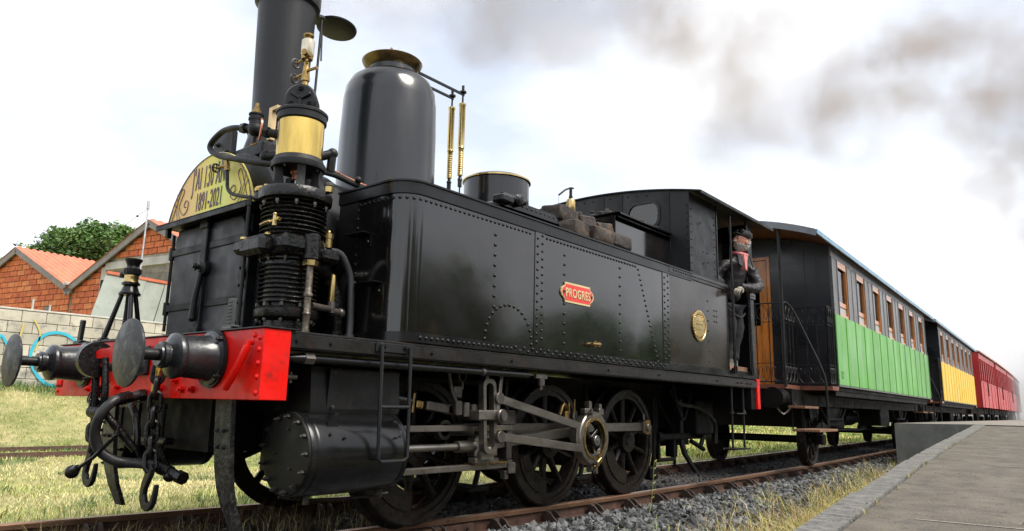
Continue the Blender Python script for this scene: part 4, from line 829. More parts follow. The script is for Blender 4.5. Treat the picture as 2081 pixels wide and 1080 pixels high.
g = G(); g.lathe([(.15, -.052), (.172, -.052), (.172, -.03), (.15, -.03), (.15, -.052)], (CX, CY, CZ), (0, 1, 0), 48); g.obox((CX+.05, CY-.04, CZ-.21), ((.8, 0, .5), (0, 1, 0), (-.5, 0, .8)), (.07, .012, .022), .004); done(g, 'brass_liner', brass_dull, ec)
g = G(); g.lathe([(.145, -.03), (.15, -.03), (.15, .03), (.13, .03), (.13, -.02), (.145, -.03)], (CX, CY, CZ), (0, 1, 0), 40)
for a in (.6, 2.5, -1.2): bar(g, (CX, CY, CZ), (CX+.14*math.cos(a), CY, CZ+.14*math.sin(a)), .03, .03)
g.cyl((CX+.045, CY-.02, CZ-.02), (CX+.045, CY+.2, CZ-.02), .055, n=20); done(g, 'eccentric_sheave', oily, ec)
g = G(); g.cyl((CX+.045, CY-.045, CZ-.02), (CX+.045, CY-.018, CZ-.02), .045, n=24, b=.005); g.cyl((CX+.045, CY-.05, CZ-.02), (CX+.045, CY-.044, CZ-.02), .018, n=12); done(g, 'return_crank_pin', steel, ec)
g = G(); g.bolts([(CX-.02, CY-.055, CZ-.2), (CX-.09, CY-.05, CZ+.21), (CX-.02, CY-.05, CZ-.27)], (-.5, -1, 0), .022, .03); done(g, 'strap_bolt', steel_d, ec, kind='stuff')
# pipe along the running plate, step frame
g = G(); g.cyl((.3, -1.31, 1.062), (2.26, -1.31, 1.062), .024, n=16, b=.006); g.cyl((.2, -1.29, 1.06), (.3, -1.31, 1.062), .022, .03, n=12); pi_ = D(g, 'brake_pipe', black)
g = G(); g.cyl((.28, -1.31, 1.062), (.34, -1.31, 1.062), .034, n=6); g.cyl((1.72, -1.31, 1.062), (1.75, -1.31, 1.062), .029, n=14); done(g, 'pipe_union', steel_d, pi_)
g = G(); g.box(2.33, 2.47, -1.33, -1.3, 1.04, 1.075, .004); g.cyl((2.4, -1.32, .99), (2.4, -1.32, 1.04), .026, n=12); g.cyl((2.4, -1.32, .96), (2.4, -1.32, .99), .012, n=8); D(g, 'oil_reservoir', steel_d)
g = G(); xa, xb = .765, .99; g.tube([(xa, -1.385, 1.17), (xa, -1.388, 1.1), (xa+.01, -1.39, .52), (xa+.03, -1.39, .5), (xb-.02, -1.39, .5), (xb+.01, -1.39, .52), (xb, -1.388, 1.1), (xb, -1.385, 1.17)], .0115, 10); g.cyl((xa+.005, -1.39, .81), (xb+.005, -1.39, .812), .0115, n=10); g.box(xa-.03, xb+.03, -1.37, -1.36, 1.13, 1.185, .003); g.bolts([(xa+.03, -1.37, 1.165), (xb-.03, -1.37, 1.165)], -Y_, .013, .012); D(g, 'step_frame', sat_black)
g = G(); g.cyl((.16, -1.2, .96), (.3, -1.22, .962), .006, n=8); g.cyl((.27, -1.22, .93), (.27, -1.22, .99), .008, n=8); g.cyl((.24, -1.23, .962), (.3, -1.23, .962), .014, n=8); D(g, 'drain_lever', steel_d)
# rear steps, rear beam, rear guard iron and brake linkage
g = G()
for x in (6.0, 6.33): g.cyl((x, -1.3, 1.12), (x, -1.3, .42), .013, n=10)
g.obox((6.2, -1.28, .805), ((1, 0, 0), (0, 1, 0), (0, 0, 1)), (.12, .05, .007), .002); g.cyl((5.99, -1.3, .8), (5.99, -1.3, .83), .028, n=10); g.cyl((6.34, -1.3, .8), (6.34, -1.3, .85), .03, .018, n=10)
g.prism([(-.2, -.02), (-.16, .12), (-.02, .2), (.16, .16), (.26, -.02)], (6.14, -1.33, .415), (1, 0, 0), (0, 1, 0), (0, 0, -.014)); D(g, 'cab_step', sat_black)
g = G(); g.box(6.635, 6.72, -1.36, 1.36, .86, 1.215, .004); rb_ = D(g, 'rear_buffer_beam', red)
g = G(); g.box(6.5, 6.634, -1.335, 1.335, .855, 1.18, .003); g.bolts([(6.6, -1.33, z) for z in (.9, .98, 1.06)], -Y_, .012, .01); done(g, 'beam_backing', frame_m, rb_)
g = G(); g.lathe([(.135, 0), (.14, .03), (.12, .05), (.11, .2), (.1, .3), (.07, .32), (.03, .33), (.03, .5), (.15, .51), (.15, .53), (0, .54)], (6.72, -.9, 1.03), (1, 0, 0), 24); g.lathe([(.135, 0), (.14, .03), (.12, .05), (.11, .2), (.1, .3), (.07, .32), (.03, .33), (.03, .5), (.15, .51), (.15, .53), (0, .54)], (6.72, .9, 1.03), (1, 0, 0), 24); D(g, 'rear_buffer', frame_m)
g = G(); path = [(5.75, .95, .055), (5.76, .6, .05), (5.78, .45, .045), (5.86, .33, .04), (6.0, .22, .035), (6.16, .11, .03)]
for x, z, w in path: g.v += [(x-.035, -.8, z), (x-.035, -.76, z), (x+.035, -.76, z), (x+.035, -.8, z)]
for i in range(len(path)-1): g.f += [(4*i+k, 4*i+(k+1) % 4, 4*i+4+(k+1) % 4, 4*i+4+k) for k in range(4)]
g.f += [(0, 1, 2, 3), (20, 23, 22, 21)]; D(g, 'rear_guard_iron', sat_black)
g = G(); g.box(5.2, 6.25, -.82, -.76, .5, .57, .015); g.cyl((5.16, -.79, .535), (5.26, -.79, .535), .055, n=14); g.box(5.2, 5.6, -.8, -.76, .27, .31, .01); g.box(5.2, 5.24, -.8, -.76, .3, .5); g.box(5.55, 5.6, -.8, -.76, .3, .55); g.tube([(6.1, -.85, .95), (6.16, -.85, .75), (6.2, -.85, .55), (6.12, -.85, .42)], .026, 10, sm=4); g.tube([(5.9, -.84, .48), (6.1, -.84, .42), (6.22, -.84, .38)], .028, 8); g.cyl((5.05, -.82, .95), (5.05, -.82, .15), .022, n=8); g.box(4.95, 5.1, -.85, -.74, .1, .24, .02); g.cyl((5.95, -.6, .4), (5.95, -.6, .2), .018, n=8); g.cyl((5.95, -.6, .2), (5.95, -.6, .18), .04, n=8)
g.tube([(5.35, -.7, .95), (5.5, -.7, .8), (5.7, -.7, .62)], .02, 8); g.box(5.72, 5.8, -.72, -.6, .3, 1.1, .01); D(g, 'rear_brake_linkage', frame_m)
g = G(); g.box(4.95, 5.12, -.7, .7, .2, .9, .02); D(g, 'ashpan_end', frame_m)
g = G(); g.box(5.95, 6.4, -.9, -.62, .55, .95, .02); D(g, 'injector_body', frame_m)
g = G(); g.tube([(5.2, -.95, 1.05), (5.4, -.95, .9), (5.9, -.93, .86), (6.3, -.95, .7), (6.32, -.95, .45)], .022, 8, sm=4); D(g, 'injector_pipe', sat_black)
g = G(); g.tube([(5.15, -1.0, 1.1), (5.3, -1.0, .8), (5.62, -.9, .74), (5.8, -.9, 1.05)], .018, 8, sm=4); D(g, 'injector_pipe', frame_m)
g = G(); g.box(5.3, 6.3, -.6, .6, .45, .52); g.cyl((5.55, -.5, .6), (5.55, .5, .6), .1, n=14); D(g, 'brake_cross_shaft', frame_m)
# ---- smokebox with square double doors, boiler
ZB = 1.93
g = G(); g.lathe([(.60, .5), (.625, .505), (.625, 1.06), (.615, 1.07), (.615, 1.09), (.59, 1.1), (.59, 2.7), (.6, 2.705), (.6, 2.75), (.59, 2.755), (.59, 5.0)], (0, 0, ZB), (1, 0, 0), 72); D(g, 'boiler', sat_black)
g = G(); g.lathe([(.0, .46), (.6, .46), (.625, .475), (.625, .52)], (0, 0, ZB), (1, 0, 0), 64); g.box(.37, .95, -.5, .5, 1.209, 1.5); sb = D(g, 'smokebox', soot)
g = G(); g.box(.365, .6, -.5, .5, 1.215, 2.045, .015); done(g, 'door_frame', soot, sb)
# two doors with rounded outer corners
door_m = pm('door_black', (.022, .024, .029), .45, vary=.3, scale=5, spec=.45, bump=.002, bscale=9, dirt=.35, dcol=(.035, .033, .034))
def doorp(s):
    y0, y1 = (.02, .47) if s > 0 else (-.47, -.02)
    if s > 0: poly = [(y0, 1.24), (y1-.05, 1.24)]+arc(y1-.05, 1.29, .05, -PI/2, 0, 5)+arc(y1-.09, 1.93, .09, 0, PI/2, 7)+[(y0, 2.02)]
    else: poly = [(y1, 1.24), (y1, 2.02)]+arc(y0+.09, 1.93, .09, PI/2, PI, 7)+arc(y0+.05, 1.29, .05, PI, 1.5*PI, 5)
    g = G(); g.prism(poly, (.342, 0, 0), (0, 1, 0), (0, 0, 1), (.028, 0, 0)); d = done(g, 'door', door_m, sb)
    for z in (1.46, 1.86):
        g = G(); ya, yb = (y0+.03, y1+.03) if s > 0 else (y0-.03, y1-.03); g.box(.332, .35, min(ya, yb), max(ya, yb), z-.025, z+.025, .004); g.cyl((.345, s*.505, z-.045), (.345, s*.505, z+.045), .022, n=12); done(g, 'strap_hinge', soot, d)
    g = G(); g.cyl((.345, s*.505, 1.3), (.345, s*.505, 2.0), .012, n=8); done(g, 'hinge_rod', soot, d)
    m = d.modifiers.new('b', 'BEVEL'); m.width = .009; m.segments = 3; m.limit_method = 'ANGLE'
doorp(1); doorp(-1)
g = G(); g.box(.315, .35, -.035, .035, 1.24, 2.1, .006); g.box(.3, .335, -.055, .055, 1.98, 2.06, .006); g.box(.3, .335, -.05, .05, 1.24, 1.3, .006); done(g, 'closing_bar', soot, sb)
g = G(); g.lathe([(.05, .33), (.05, .3), (.035, .29), (.03, .28), (0, .278)], (0, -.04, 1.7), (1, 0, 0), 20); g.cyl((.285, -.04, 1.7), (.24, -.03, 1.705), .016, n=10); g.cyl((.262, -.035, 1.7), (.248, -.033, 1.7), .028, n=6)
g.tube([(.3, -.04, 1.69), (.295, -.03, 1.6), (.29, -.01, 1.48), (.29, .0, 1.37)], [.014, .024], 12, sm=4); g.ball((.29, .0, 1.36), .025); done(g, 'door_handle', sat_black, sb)
g = G(); g.box(.3, .36, -.62, -.515, 1.21, 1.72, .005); g.box(.36, .44, -.66, -.52, 1.21, 1.6, .004); g.bolts([(.3, -.565, 1.64), (.3, -.565, 1.53), (.3, -.565, 1.42), (.3, -.565, 1.3)], -X_, .018, .016); g.lathe([(.04, 0), (.04, .015)], (.3, -.57, 1.6), (-1, 0, 0), 18); done(g, 'side_bracket', soot, sb)
g = G(); g.box(.24, .62, -.63, .585, 2.05, 2.064, .003); g.box(.24, .25, -.63, .585, 2.02, 2.06, .002); g.box(.3, .33, .52, .56, 1.98, 2.05, .002); done(g, 'shelf', soot, sb)
g = G(); g.rivets([(.48+.0*i, .6*math.cos(a), ZB+.6*math.sin(a)) for i in range(1) for a in [PI*k/26 for k in range(27)]], -X_, .013); done(g, 'rivet', soot, sb, kind='stuff')
# chimney
g = G(); g.lathe([(.36, 2.44), (.33, 2.5), (.27, 2.57), (.225, 2.66), (.205, 2.74), (.2, 2.8)], (.79, 0, 0), (0, 0, 1), 56); cb = D(g, 'chimney', chim_m)
g = G(); g.lathe([(.187, 2.78), (.192, 2.95), (.218, 3.84), (.245, 3.86), (.25, 3.88), (.25, 3.97), (.235, 4.0), (.2, 4.0), (.2, 3.8)], (.79, 0, 0), (0, 0, 1), 56); done(g, 'flue', chim_m, cb)
g = G(); g.lathe([(.212, 2.79), (.212, 2.83), (.2, 2.84)], (.79, 0, 0), (0, 0, 1), 48); g.bolts([(.79+.29*math.cos(a), .29*math.sin(a), 2.545) for a in [2*PI*k/10 for k in range(10)]], Z_, .014, .02); done(g, 'base_ring', chim_m, cb)
g = G(); ax = Vector((.12, .05, 1)).normalized(); c = Vector((1.24, -.02, 3.865)); g.lathe([(.0, -.006), (.14, -.004), (.162, 0), (.166, .012), (.15, .02), (0, .03)], c, ax, 40); g.prism([(-.02, -.05), (.18, -.09), (.18, .09), (-.02, .05)], (1.0, 0, 3.875), (1, 0, .02), (0, 1, 0), (0, 0, .02)); g.tube([(1.02, 0, 3.88), (1.04, 0, 3.98), (.98, 0, 4.05)], .03, 8, sm=3); done(g, 'flap_lid', chim_m, cb)
g = G(); g.cyl((1.075, -.05, 3.88), (1.0, -.12, 2.5), .01, n=8); g.cyl((1.1, -.02, 3.86), (1.075, -.08, 3.5), .007, n=8); done(g, 'lid_rod', chim_m, cb)
# steam dome with brass mouth, safety valve spring balances
g = G(); g.lathe([(.46, 2.42), (.43, 2.5), (.42, 2.6), (.415, 3.1), (.405, 3.42), (.39, 3.53), (.35, 3.61), (.29, 3.66), (.255, 3.675), (.215, 3.68), (.21, 3.74)], (1.87, 0, 0), (0, 0, 1), 72); dm = D(g, 'steam_dome', dome_m)
g = G(); g.lathe([(.2, 3.735), (.215, 3.745), (.235, 3.765), (.262, 3.8), (.268, 3.815), (.262, 3.822), (.22, 3.79), (.1, 3.775), (0, 3.77)], (1.87, 0, 0), (0, 0, 1), 64); done(g, 'brass_mouth', pm('aged_brass', (.17, .12, .055), .3, metal=1, vary=.35, scale=6), dm)
g = G(); g.cyl((1.85, 0, 3.77), (1.85, 0, 3.93), .02, .016, n=10); g.cyl((1.85, 0, 3.93), (1.85, 0, 3.96), .011, n=8); done(g, 'valve_spindle', copper, dm)
for y in (-.085, .06):
    g = G(); bar(g, (1.95, y, 3.8), (2.72, y, 3.8), .03, .014); lv = done(g, 'safety_valve_lever', sat_black, dm)
    g = G(); g.cyl((2.70, y, 3.7), (2.70, y, 3.86), .009, n=8); g.cyl((2.70, y, 3.815), (2.70, y, 3.83), .034, n=14); g.cyl((2.70, y, 3.85), (2.70, y, 3.89), .014, n=6); g.cyl((2.70, y, 2.93), (2.70, y, 2.97), .026, .01, n=10); g.cyl((2.70, y, 2.5), (2.70, y, 2.94), .007, n=8); g.box(2.68, 2.72, y-.012, y+.012, 2.86, 2.93, .004); done(g, 'balance_rod', sat_black, lv)
    g = G(); g.lathe([(.0, 2.97), (.024, 2.972), (.026, 2.99), (.024, 2.995), (.026, 3.0)]+sum([[(.0262, 3.0+.022*k), (.0235, 3.008+.022*k), (.0262, 3.016+.022*k)] for k in range(10)], [])+[(.028, 3.24), (.033, 3.25), (.028, 3.26), (.031, 3.28), (.031, 3.67), (.036, 3.68), (.036, 3.7), (0, 3.705)], (2.70, y, 0), (0, 0, 1), 20); done(g, 'spring_balance', brass, lv)
# sand dome
g = G(); g.lathe([(.36, 2.36), (.34, 2.42), (.335, 2.5), (.335, 3.06), (.345, 3.065)], (3.33, 0, 0), (0, 0, 1), 64); sd = D(g, 'sand_dome', dome_m)
g = G(); g.lathe([(.335, 3.066), (.352, 3.068), (.352, 3.082), (.34, 3.086)], (3.33, 0, 0), (0, 0, 1), 64); done(g, 'brass_ring', brass, sd)
g = G(); g.lathe([(.34, 3.084), (.3, 3.11), (.15, 3.135), (.05, 3.14), (.05, 3.16), (0, 3.165)], (3.33, 0, 0), (0, 0, 1), 48); done(g, 'lid', dome_m, sd)
# boiler pipes along the top
g = G(); g.tube([(.9, -.4, 2.5), (1.05, -.37, 2.52), (1.3, -.34, 2.5), (1.9, -.33, 2.46)], .012, 8, sm=3); D(g, 'copper_pipe', copper)
g = G(); g.tube([(.85, -.42, 2.46), (1.05, -.4, 2.48), (1.3, -.38, 2.46), (1.9, -.37, 2.43)], .02, 10, sm=3); g.cyl((1.27, -.4, 2.5), (1.33, -.37, 2.32), .014, n=8); g.ball((1.27, -.4, 2.5), .028); D(g, 'boiler_handrail', sat_black)

# ---- side tanks
def tank(s):
    yo, yi = s*1.335, s*.66; R_ = .17; x0, x1 = .93, 4.36
    poly = [(x0, yi)]+[(x0+R_-R_*math.cos(a), yo-s*R_+s*R_*math.sin(a)) for a in [PI/2*k/10 for k in range(11)]]+[(x1, yo), (x1, yi)]
    g = G(); g.prism(poly, (0, 0, 1.21), (1, 0, 0), (0, 1, 0), (0, 0, 1.03)); t = done(g, 'side_tank', black_side, loco, ang=30)
    off = lambda d: [(x0-d, yi)]+[(x0+R_-(R_+d)*math.cos(a), yo-s*R_+s*(R_+d)*math.sin(a)) for a in [PI/2*k/10 for k in range(11)]]
    P = off(.016); Q = off(0); g = G(); n = len(P)
    def band(g, P, Q, z0, z1, xe):
        P = P+[(xe, P[-1][1])]; Q = Q+[(xe, Q[-1][1])]; n = len(P); o = len(g.v)
        for a, b in zip(P, Q): g.v += [(b[0], b[1], z0), (a[0], a[1], z0), (a[0], a[1], z1), (b[0], b[1], z1)]
        for i in range(n-1): g.f += [(o+4*i+k, o+4*i+(k+1) % 4, o+4*i+4+(k+1) % 4, o+4*i+4+k) for k in range(4)]
        g.f += [(o, o+1, o+2, o+3), (o+4*n-4, o+4*n-1, o+4*n-2, o+4*n-3)]
    band(g, off(.014), off(-.01), 2.172, 2.25, 4.98); band(g, off(.026), off(-.03), 2.25, 2.262, 4.98); band(g, off(.012), off(-.01), 1.212, 1.275, 4.45)
    done(g, 'rim_band', black, t)
    if s > 0: return
    g = G(); yo_ = yo-.0045
    g.box(4.33, 4.47, yo-.006, yo+.01, 1.276, 2.17, .001); done(g, 'cover_strip', black_side, t); g = G(); g.box(2.275, 2.395, yo-.006, yo+.01, 1.276, 2.17, .001); g.prism([(3.83, 2.15), (3.9, 2.15), (4.27, 1.28), (4.19, 1.28)], (0, yo-.003, 0), (1, 0, 0), (0, 0, 1), (0, .01, 0)) if 0 else None
    done(g, 'cover_strip', black_side, t)
    g = G(); N_ = -Y_; r = .0125
    side = lambda x, z: (x, yo-.001, z)
    c = off(.001); import bisect
    # row following the rim round the corner
    L_ = [Vector((a, b, 0)) for a, b in off(.0)]+[Vector((2.25, yo, 0))]; d = 0
    for a, b in zip(L_[:-1], L_[1:]):
        ln = (b-a).length; 
        while d < ln:
            p = a+(b-a)*(d/ln); tn = (b-a).normalized(); nn = Vector((-tn.y, tn.x, 0)) if True else 0
            nn = Vector((tn.y, -tn.x, 0)); nn = nn if nn.dot(p-Vector((2, -1, 0))) > 0 else -nn
            if p.y < -.86: g.rivets([(p.x, p.y, 2.142)], nn, r)
            d += .046
        d -= ln
    g.rivets([side(2.43+.0475*k, 2.142) for k in range(30)], N_, r)
    g.rivets([side(1.81, 2.05-.075*k) for k in range(8)], N_, r*1.1)
    for x, o in ((2.305, 0), (2.365, .03)): g.rivets([(x, yo-.006, 2.12+o-.062*k) for k in range(14)], N_, r)
    for x, o in ((4.365, 0), (4.435, .03)): g.rivets([(x, yo-.006, 2.12+o-.062*k) for k in range(14)], N_, r)
    g.rivets([side(2.67, 2.05-.08*k) for k in range(10)], N_, r*1.05); g.rivets([side(3.53, 2.08-.083*k) for k in range(10)], N_, r)
    g.rivets([side(3.86+.36*k/18, 2.12-.84*k/18) for k in range(19)], N_, r)
    g.rivets([(1.1+.05*k, yo-.013, 1.243+(.012 if k % 2 else -.012)*(1 if k > 18 else 0)) for k in range(66)], N_, r)
    g.rivets([side(1.985+.265*math.cos(a), 1.29+.265*math.sin(a)) for a in [PI*k/16 for k in range(17)]], N_, r*1.1)
    g.rivets([(x0-.001, -.87, 1.3+.062*k) for k in range(14)], -X_, r)
    done(g, 'rivet', black, t, kind='stuff')
    for y, z in ((-.92, 1.925), (-1.06, 1.585)):
        g = G(); g.box(x0-.07, x0, y-.1, y+.1, z, z+.008, .002); g.box(x0-.006, x0, y-.1, y-.04, z-.08, z); g.rivets([(x0-.006, y-.07, z-.05)], -X_, .012); done(g, 'step_bracket', black, t)
    g = G(); g.cyl((3.05, yo, 1.35), (3.05, yo-.05, 1.35), .018, n=10); g.cyl((3.0, yo-.055, 1.35), (3.12, yo-.055, 1.355), .014, n=8); g.cyl((3.05, yo-.05, 1.33), (3.05, yo-.05, 1.38), .011, n=8); g.cyl((3.1, yo-.055, 1.335), (3.1, yo-.055, 1.375), .012, n=8); done(g, 'tap', brass_dull, t)
    # name plate
    g = G(); hw, hh = .225, .07
    out_ = lambda d: [(-hw+.05-d*.3, hh+d), (hw-.05+d*.3, hh+d), (hw-.045+d*.3, hh-.02+d*.5), (hw-.01+d*.8, hh-.04), (hw+d, 0), (hw-.01+d*.8, -hh+.04), (hw-.045+d*.3, -hh+.02-d*.5), (hw-.05+d*.3, -hh-d), (-hw+.05-d*.3, -hh-d), (-hw+.045-d*.3, -hh+.02-d*.5), (-hw+.01-d*.8, -hh+.04), (-hw-d, 0), (-hw+.01-d*.8, hh-.04), (-hw+.045-d*.3, hh-.02+d*.5)]
    o = (2.845, yo-.002, 1.748); g.prism(out_(.012), o, (1, 0, 0), (0, 0, 1), (0, -.012, 0)); pl = done(g, 'name_plate', pm('plate_border', (.75, .62, .33), .35, metal=.4, vary=.1), t)
    g = G(); g.prism(out_(-.003), (2.845, yo-.0145, 1.748), (1, 0, 0), (0, 0, 1), (0, -.001, 0)); done(g, 'red_field', pm('plate_red', (.75, .05, .035), .3, vary=.05), pl)
    text_obj('lettering', 'PROGRES', bpy.data.materials['plate_border'], pl, (2.845, yo-.018, 1.713), (1, 0, 0), (0, 0, 1), .1, .004, .78, spacing=1.12, bold=.002)
    g = G(); g.bolts([(2.845-.2, yo-.014, 1.748), (2.845+.2, yo-.014, 1.748)], N_, .012, .008); done(g, 'screw', steel_d, pl)
tank(-1); tank(1)
g = G(); 
g.prism(rr(2.0, 0, 2.78, .17, .1), (0, -1.2, 2.25), (1, 0, 0), (0, 0, 1), (0, .4, 0)); lid = D(g, 'tank_filler', black)
g = G(); g.rivets([(2.1+.06*k, -1.2, 2.39) for k in range(11)], -Y_, .01); g.cyl((2.0, -1.22, 2.42), (2.28, -1.22, 2.42), .025, n=12); g.box(1.95, 2.1, -1.27, -1.16, 2.36, 2.42, .012); g.lathe([(.05, 0), (.05, .03), (.03, .05), (0, .055)], (2.2, -1.21, 2.42), (0, -1, 0), 16); done(g, 'hinge', oily, lid)

# ---- cab and bunker
zc = lambda y: 3.318-.165*(abs(y)/1.47)**2.0
g = G(); g.box(4.45, 5.9, -1.338, -1.325, 1.21, 2.2, .002); cs = D(g, 'cab_side', black_cab, label='lower cab side sheet with a round brass works plate')
g = G(); g.box(4.98, 5.66, -1.33, -1.318, 2.25, 3.16, .002); g.box(6.52, 6.7, -1.335, -1.32, 1.21, 3.16, .002)
pf = [(5.66, 2.25), (5.95, 2.25), (5.95, 2.27), (5.78, 2.28), (5.7, 2.32), (5.67, 2.42), (5.66, 2.42)]; g.prism(pf, (0, -1.33, 0), (1, 0, 0), (0, 0, 1), (0, .012, 0)); done(g, 'upper_sheet', sat_black, cs)
g = G(); g.box(4.45, 5.92, -1.352, -1.33, 2.19, 2.262, .003); g.box(6.5, 6.72, -1.352, -1.33, 2.19, 2.262, .003); g.box(5.655, 5.675, -1.34, -1.31, 2.3, 3.16, .004); g.box(4.45, 6.7, -1.348, -1.33, 1.212, 1.29, .003); done(g, 'waist_angle', black, cs)
g = G(); g.rivets([(4.55+.055*k, -1.352, 2.225) for k in range(25)]+[(6.53+.06*k, -1.352, 2.225) for k in range(3)]+[(5.02, -1.33, 2.3+.085*k) for k in range(10)]+[(5.6, -1.33, 2.32+.085*k) for k in range(10)]+[(5.3, -1.33, 2.55), (5.4, -1.33, 2.55), (5.3, -1.33, 2.42), (5.42, -1.33, 2.45), (5.2, -1.33, 2.85), (5.25, -1.33, 2.87)]+[(5.52+.06*i, -1.338, 1.92-.06*k) for i in range(2) for k in range(3)]+[(5.36, -1.338, 1.35+.11*k) for k in range(7)]+[(6.56, -1.335, 1.35+.09*k) for k in range(9)], -Y_, .0115); done(g, 'rivet', black, cs, kind='stuff')
g = G(); g.lathe([(0, 0), (.162, 0), (.165, .006), (.165, .014), (.15, .016), (.145, .011), (.03, .011), (0, .012)], (5.12, -1.338, 1.712), (0, -1, 0), 48); rp = done(g, 'works_plate', brass, cs, label='round brass works plate with raised lettering')
# the raised lettering is illegible at this size: only worn ridges and a centre line are modelled
g = G()
for k in range(26):
    a = 2*PI*k/26; g.obox((5.12+.125*math.cos(a), -1.351, 1.712+.125*math.sin(a)), ((math.sin(a), 0, -math.cos(a)), (0, 1, 0), (math.cos(a), 0, math.sin(a))), (.004+.002*(k % 3), .003, .008), .001)
for z, w in ((.05, .06), (.022, .08), (.01, .08), (-.04, .065)): g.box(5.12-w, 5.12+w, -1.3525, -1.349, 1.712+z-.003, 1.712+z+.003)
done(g, 'raised_lettering', brass_dull, rp, kind='stuff')
# cab front, rear, roof, far side
V = [(-1.32, 2.24), (1.32, 2.24)]+[(y, zc(y)-.008) for y in np.linspace(1.32, -1.32, 15)]
def plate(x0, x1, name, wz):
    g = G(); g.prism(V, (x0, 0, 0), (0, 1, 0), (0, 0, 1), (x1-x0, 0, 0)); o = done(g, name, chim_m, loco)
    for s in (-1, 1):
        g = G(); cc = G(); cc.prism(rr(s*.76-.2, wz, s*.76+.2, wz+.3, .1, 6), (x0-.1, 0, 0), (0, 1, 0), (0, 0, 1), (.4, 0, 0)); c = done(cc, 'cutter', chim_m); cut(o, c)
        f = slot((x0-.012, 0, 0), (0, 1, 0), (0, 0, 1), (.02, 0, 0), s*.76-.215, wz-.015, s*.76+.215, wz+.315, .03, .11); fr = done(f, 'window_frame', black, o)
        g = G(); g.prism(rr(s*.76-.19, wz+.01, s*.76+.19, wz+.29, .09, 6), (x0+.004, 0, 0), (0, 1, 0), (0, 0, 1), (.004, 0, 0)); done(g, 'pane', glass, fr)
    return o
cf = plate(5.0, 5.014, 'cab_front', 2.83)
g = G()
for y in (-1.05, -.2, .3, -.45): g.box(4.992, 5.0, y-.04, y+.04, 2.6, zc(y)-.04, .002)
g.rivets([(4.998, -1.29, 2.3+.08*k) for k in range(10)]+[(4.998, -.8+.12*k, zc(-.8+.12*k)-.06) for k in range(12)], -X_, .01); done(g, 'stiffener', sat_black, cf, kind='stuff')
g = G(); g.box(6.69, 6.7, -1.32, 1.32, 1.21, 2.3); g.box(6.69, 6.7, -1.32, -.95, 2.3, 3.16); g.box(6.69, 6.7, .95, 1.32, 2.3, 3.16); g.box(6.69, 6.7, -1.32, 1.32, 2.95, 3.16); D(g, 'cab_rear', sat_black)
g = G(); g.box(4.45, 6.7, 1.32, 1.335, 1.21, 2.3); g.box(5.0, 5.7, 1.32, 1.335, 2.3, 3.16); g.box(6.4, 6.7, 1.32, 1.335, 2.3, 3.16); D(g, 'far_cab_side', sat_black)
g = G(); g.box(4.5, 6.65, -1.3, 1.3, 1.22, 1.235); g.box(5.95, 6.5, -1.3, -.95, 1.235, 1.345, .004); D(g, 'cab_floor', plank_m)
ys_ = list(np.linspace(-1.47, 1.47, 29)); g = G()
for y in ys_: g.v += [(4.97, y, zc(y)-.006), (7.1, y, zc(y)-.006), (7.1, y, zc(y)+.008), (4.97, y, zc(y)+.008)]
for i in range(28): g.f += [(4*i+k, 4*i+(k+1) % 4, 4*i+4+(k+1) % 4, 4*i+4+k) for k in range(4)]
g.f += [(0, 1, 2, 3), (112, 113, 114, 115)]; cr_ = D(g, 'cab_roof', soot)
g = G(); g.box(4.97, 7.1, -1.478, -1.468, zc(1.47)-.03, zc(1.47)+.006, .002); done(g, 'gutter_edge', soot, cr_)
g = G()
for x, z1 in ((5.97, 3.1), (6.47, 3.1)):
    g.cyl((x, -1.375, 1.3), (x, -1.365, z1), .015, n=12); g.cyl((x, -1.375, 1.25), (x, -1.375, 1.33), .024, n=12); g.cyl((x, -1.375, 1.3), (x, -1.33, 1.3), .014, n=8)
D(g, 'cab_handrail', black)
g = G(); g.tube([(5.95, -1.3, 2.02), (6.1, -1.33, 1.95), (6.3, -1.33, 1.93), (6.5, -1.3, 2.0)], .009, 6, sm=4); D(g, 'cab_safety_chain', steel_d)
g = G(); g.box(5.02, 5.6, -.6, .6, 1.3, 2.7); g.cyl((5.6, -.2, 1.9), (5.68, -.2, 1.9), .25, n=20); g.cyl((5.6, .2, 2.5), (5.68, .2, 2.5), .08, n=16); D(g, 'backhead', frame_m)
g = G(); g.box(3.92, 4.99, -1.055, -.45, 2.262, 2.72, .004); bk = D(g, 'coal_bunker', black_side)
g = G(); g.box(3.87, 5.0, -1.11, -1.05, 2.715, 2.732, .003); g.box(3.87, 3.93, -1.11, -.4, 2.715, 2.732, .003); g.box(3.905, 3.92, -1.06, -.45, 2.262, 2.72, .003); g.obox((4.45, -1.08, 2.7), ((1, 0, 0), (0, .7, .7), (0, -.7, .7)), (.55, .035, .006), .002); g.box(4.985, 5.0, -1.1, -1.04, 2.262, 2.73, .002); done(g, 'flared_lip', black, bk)
g = G()
for i in range(420): g.ball((random.uniform(3.95, 4.95), random.uniform(-1.0, -.5), 2.69+random.uniform(0, .08)+.03*math.sin(i)), random.uniform(.02, .045), 6, 4, (random.uniform(.7, 1.3), 1, random.uniform(.6, 1)))
done(g, 'coal_heap', coal_m, bk, kind='stuff', smooth=False)

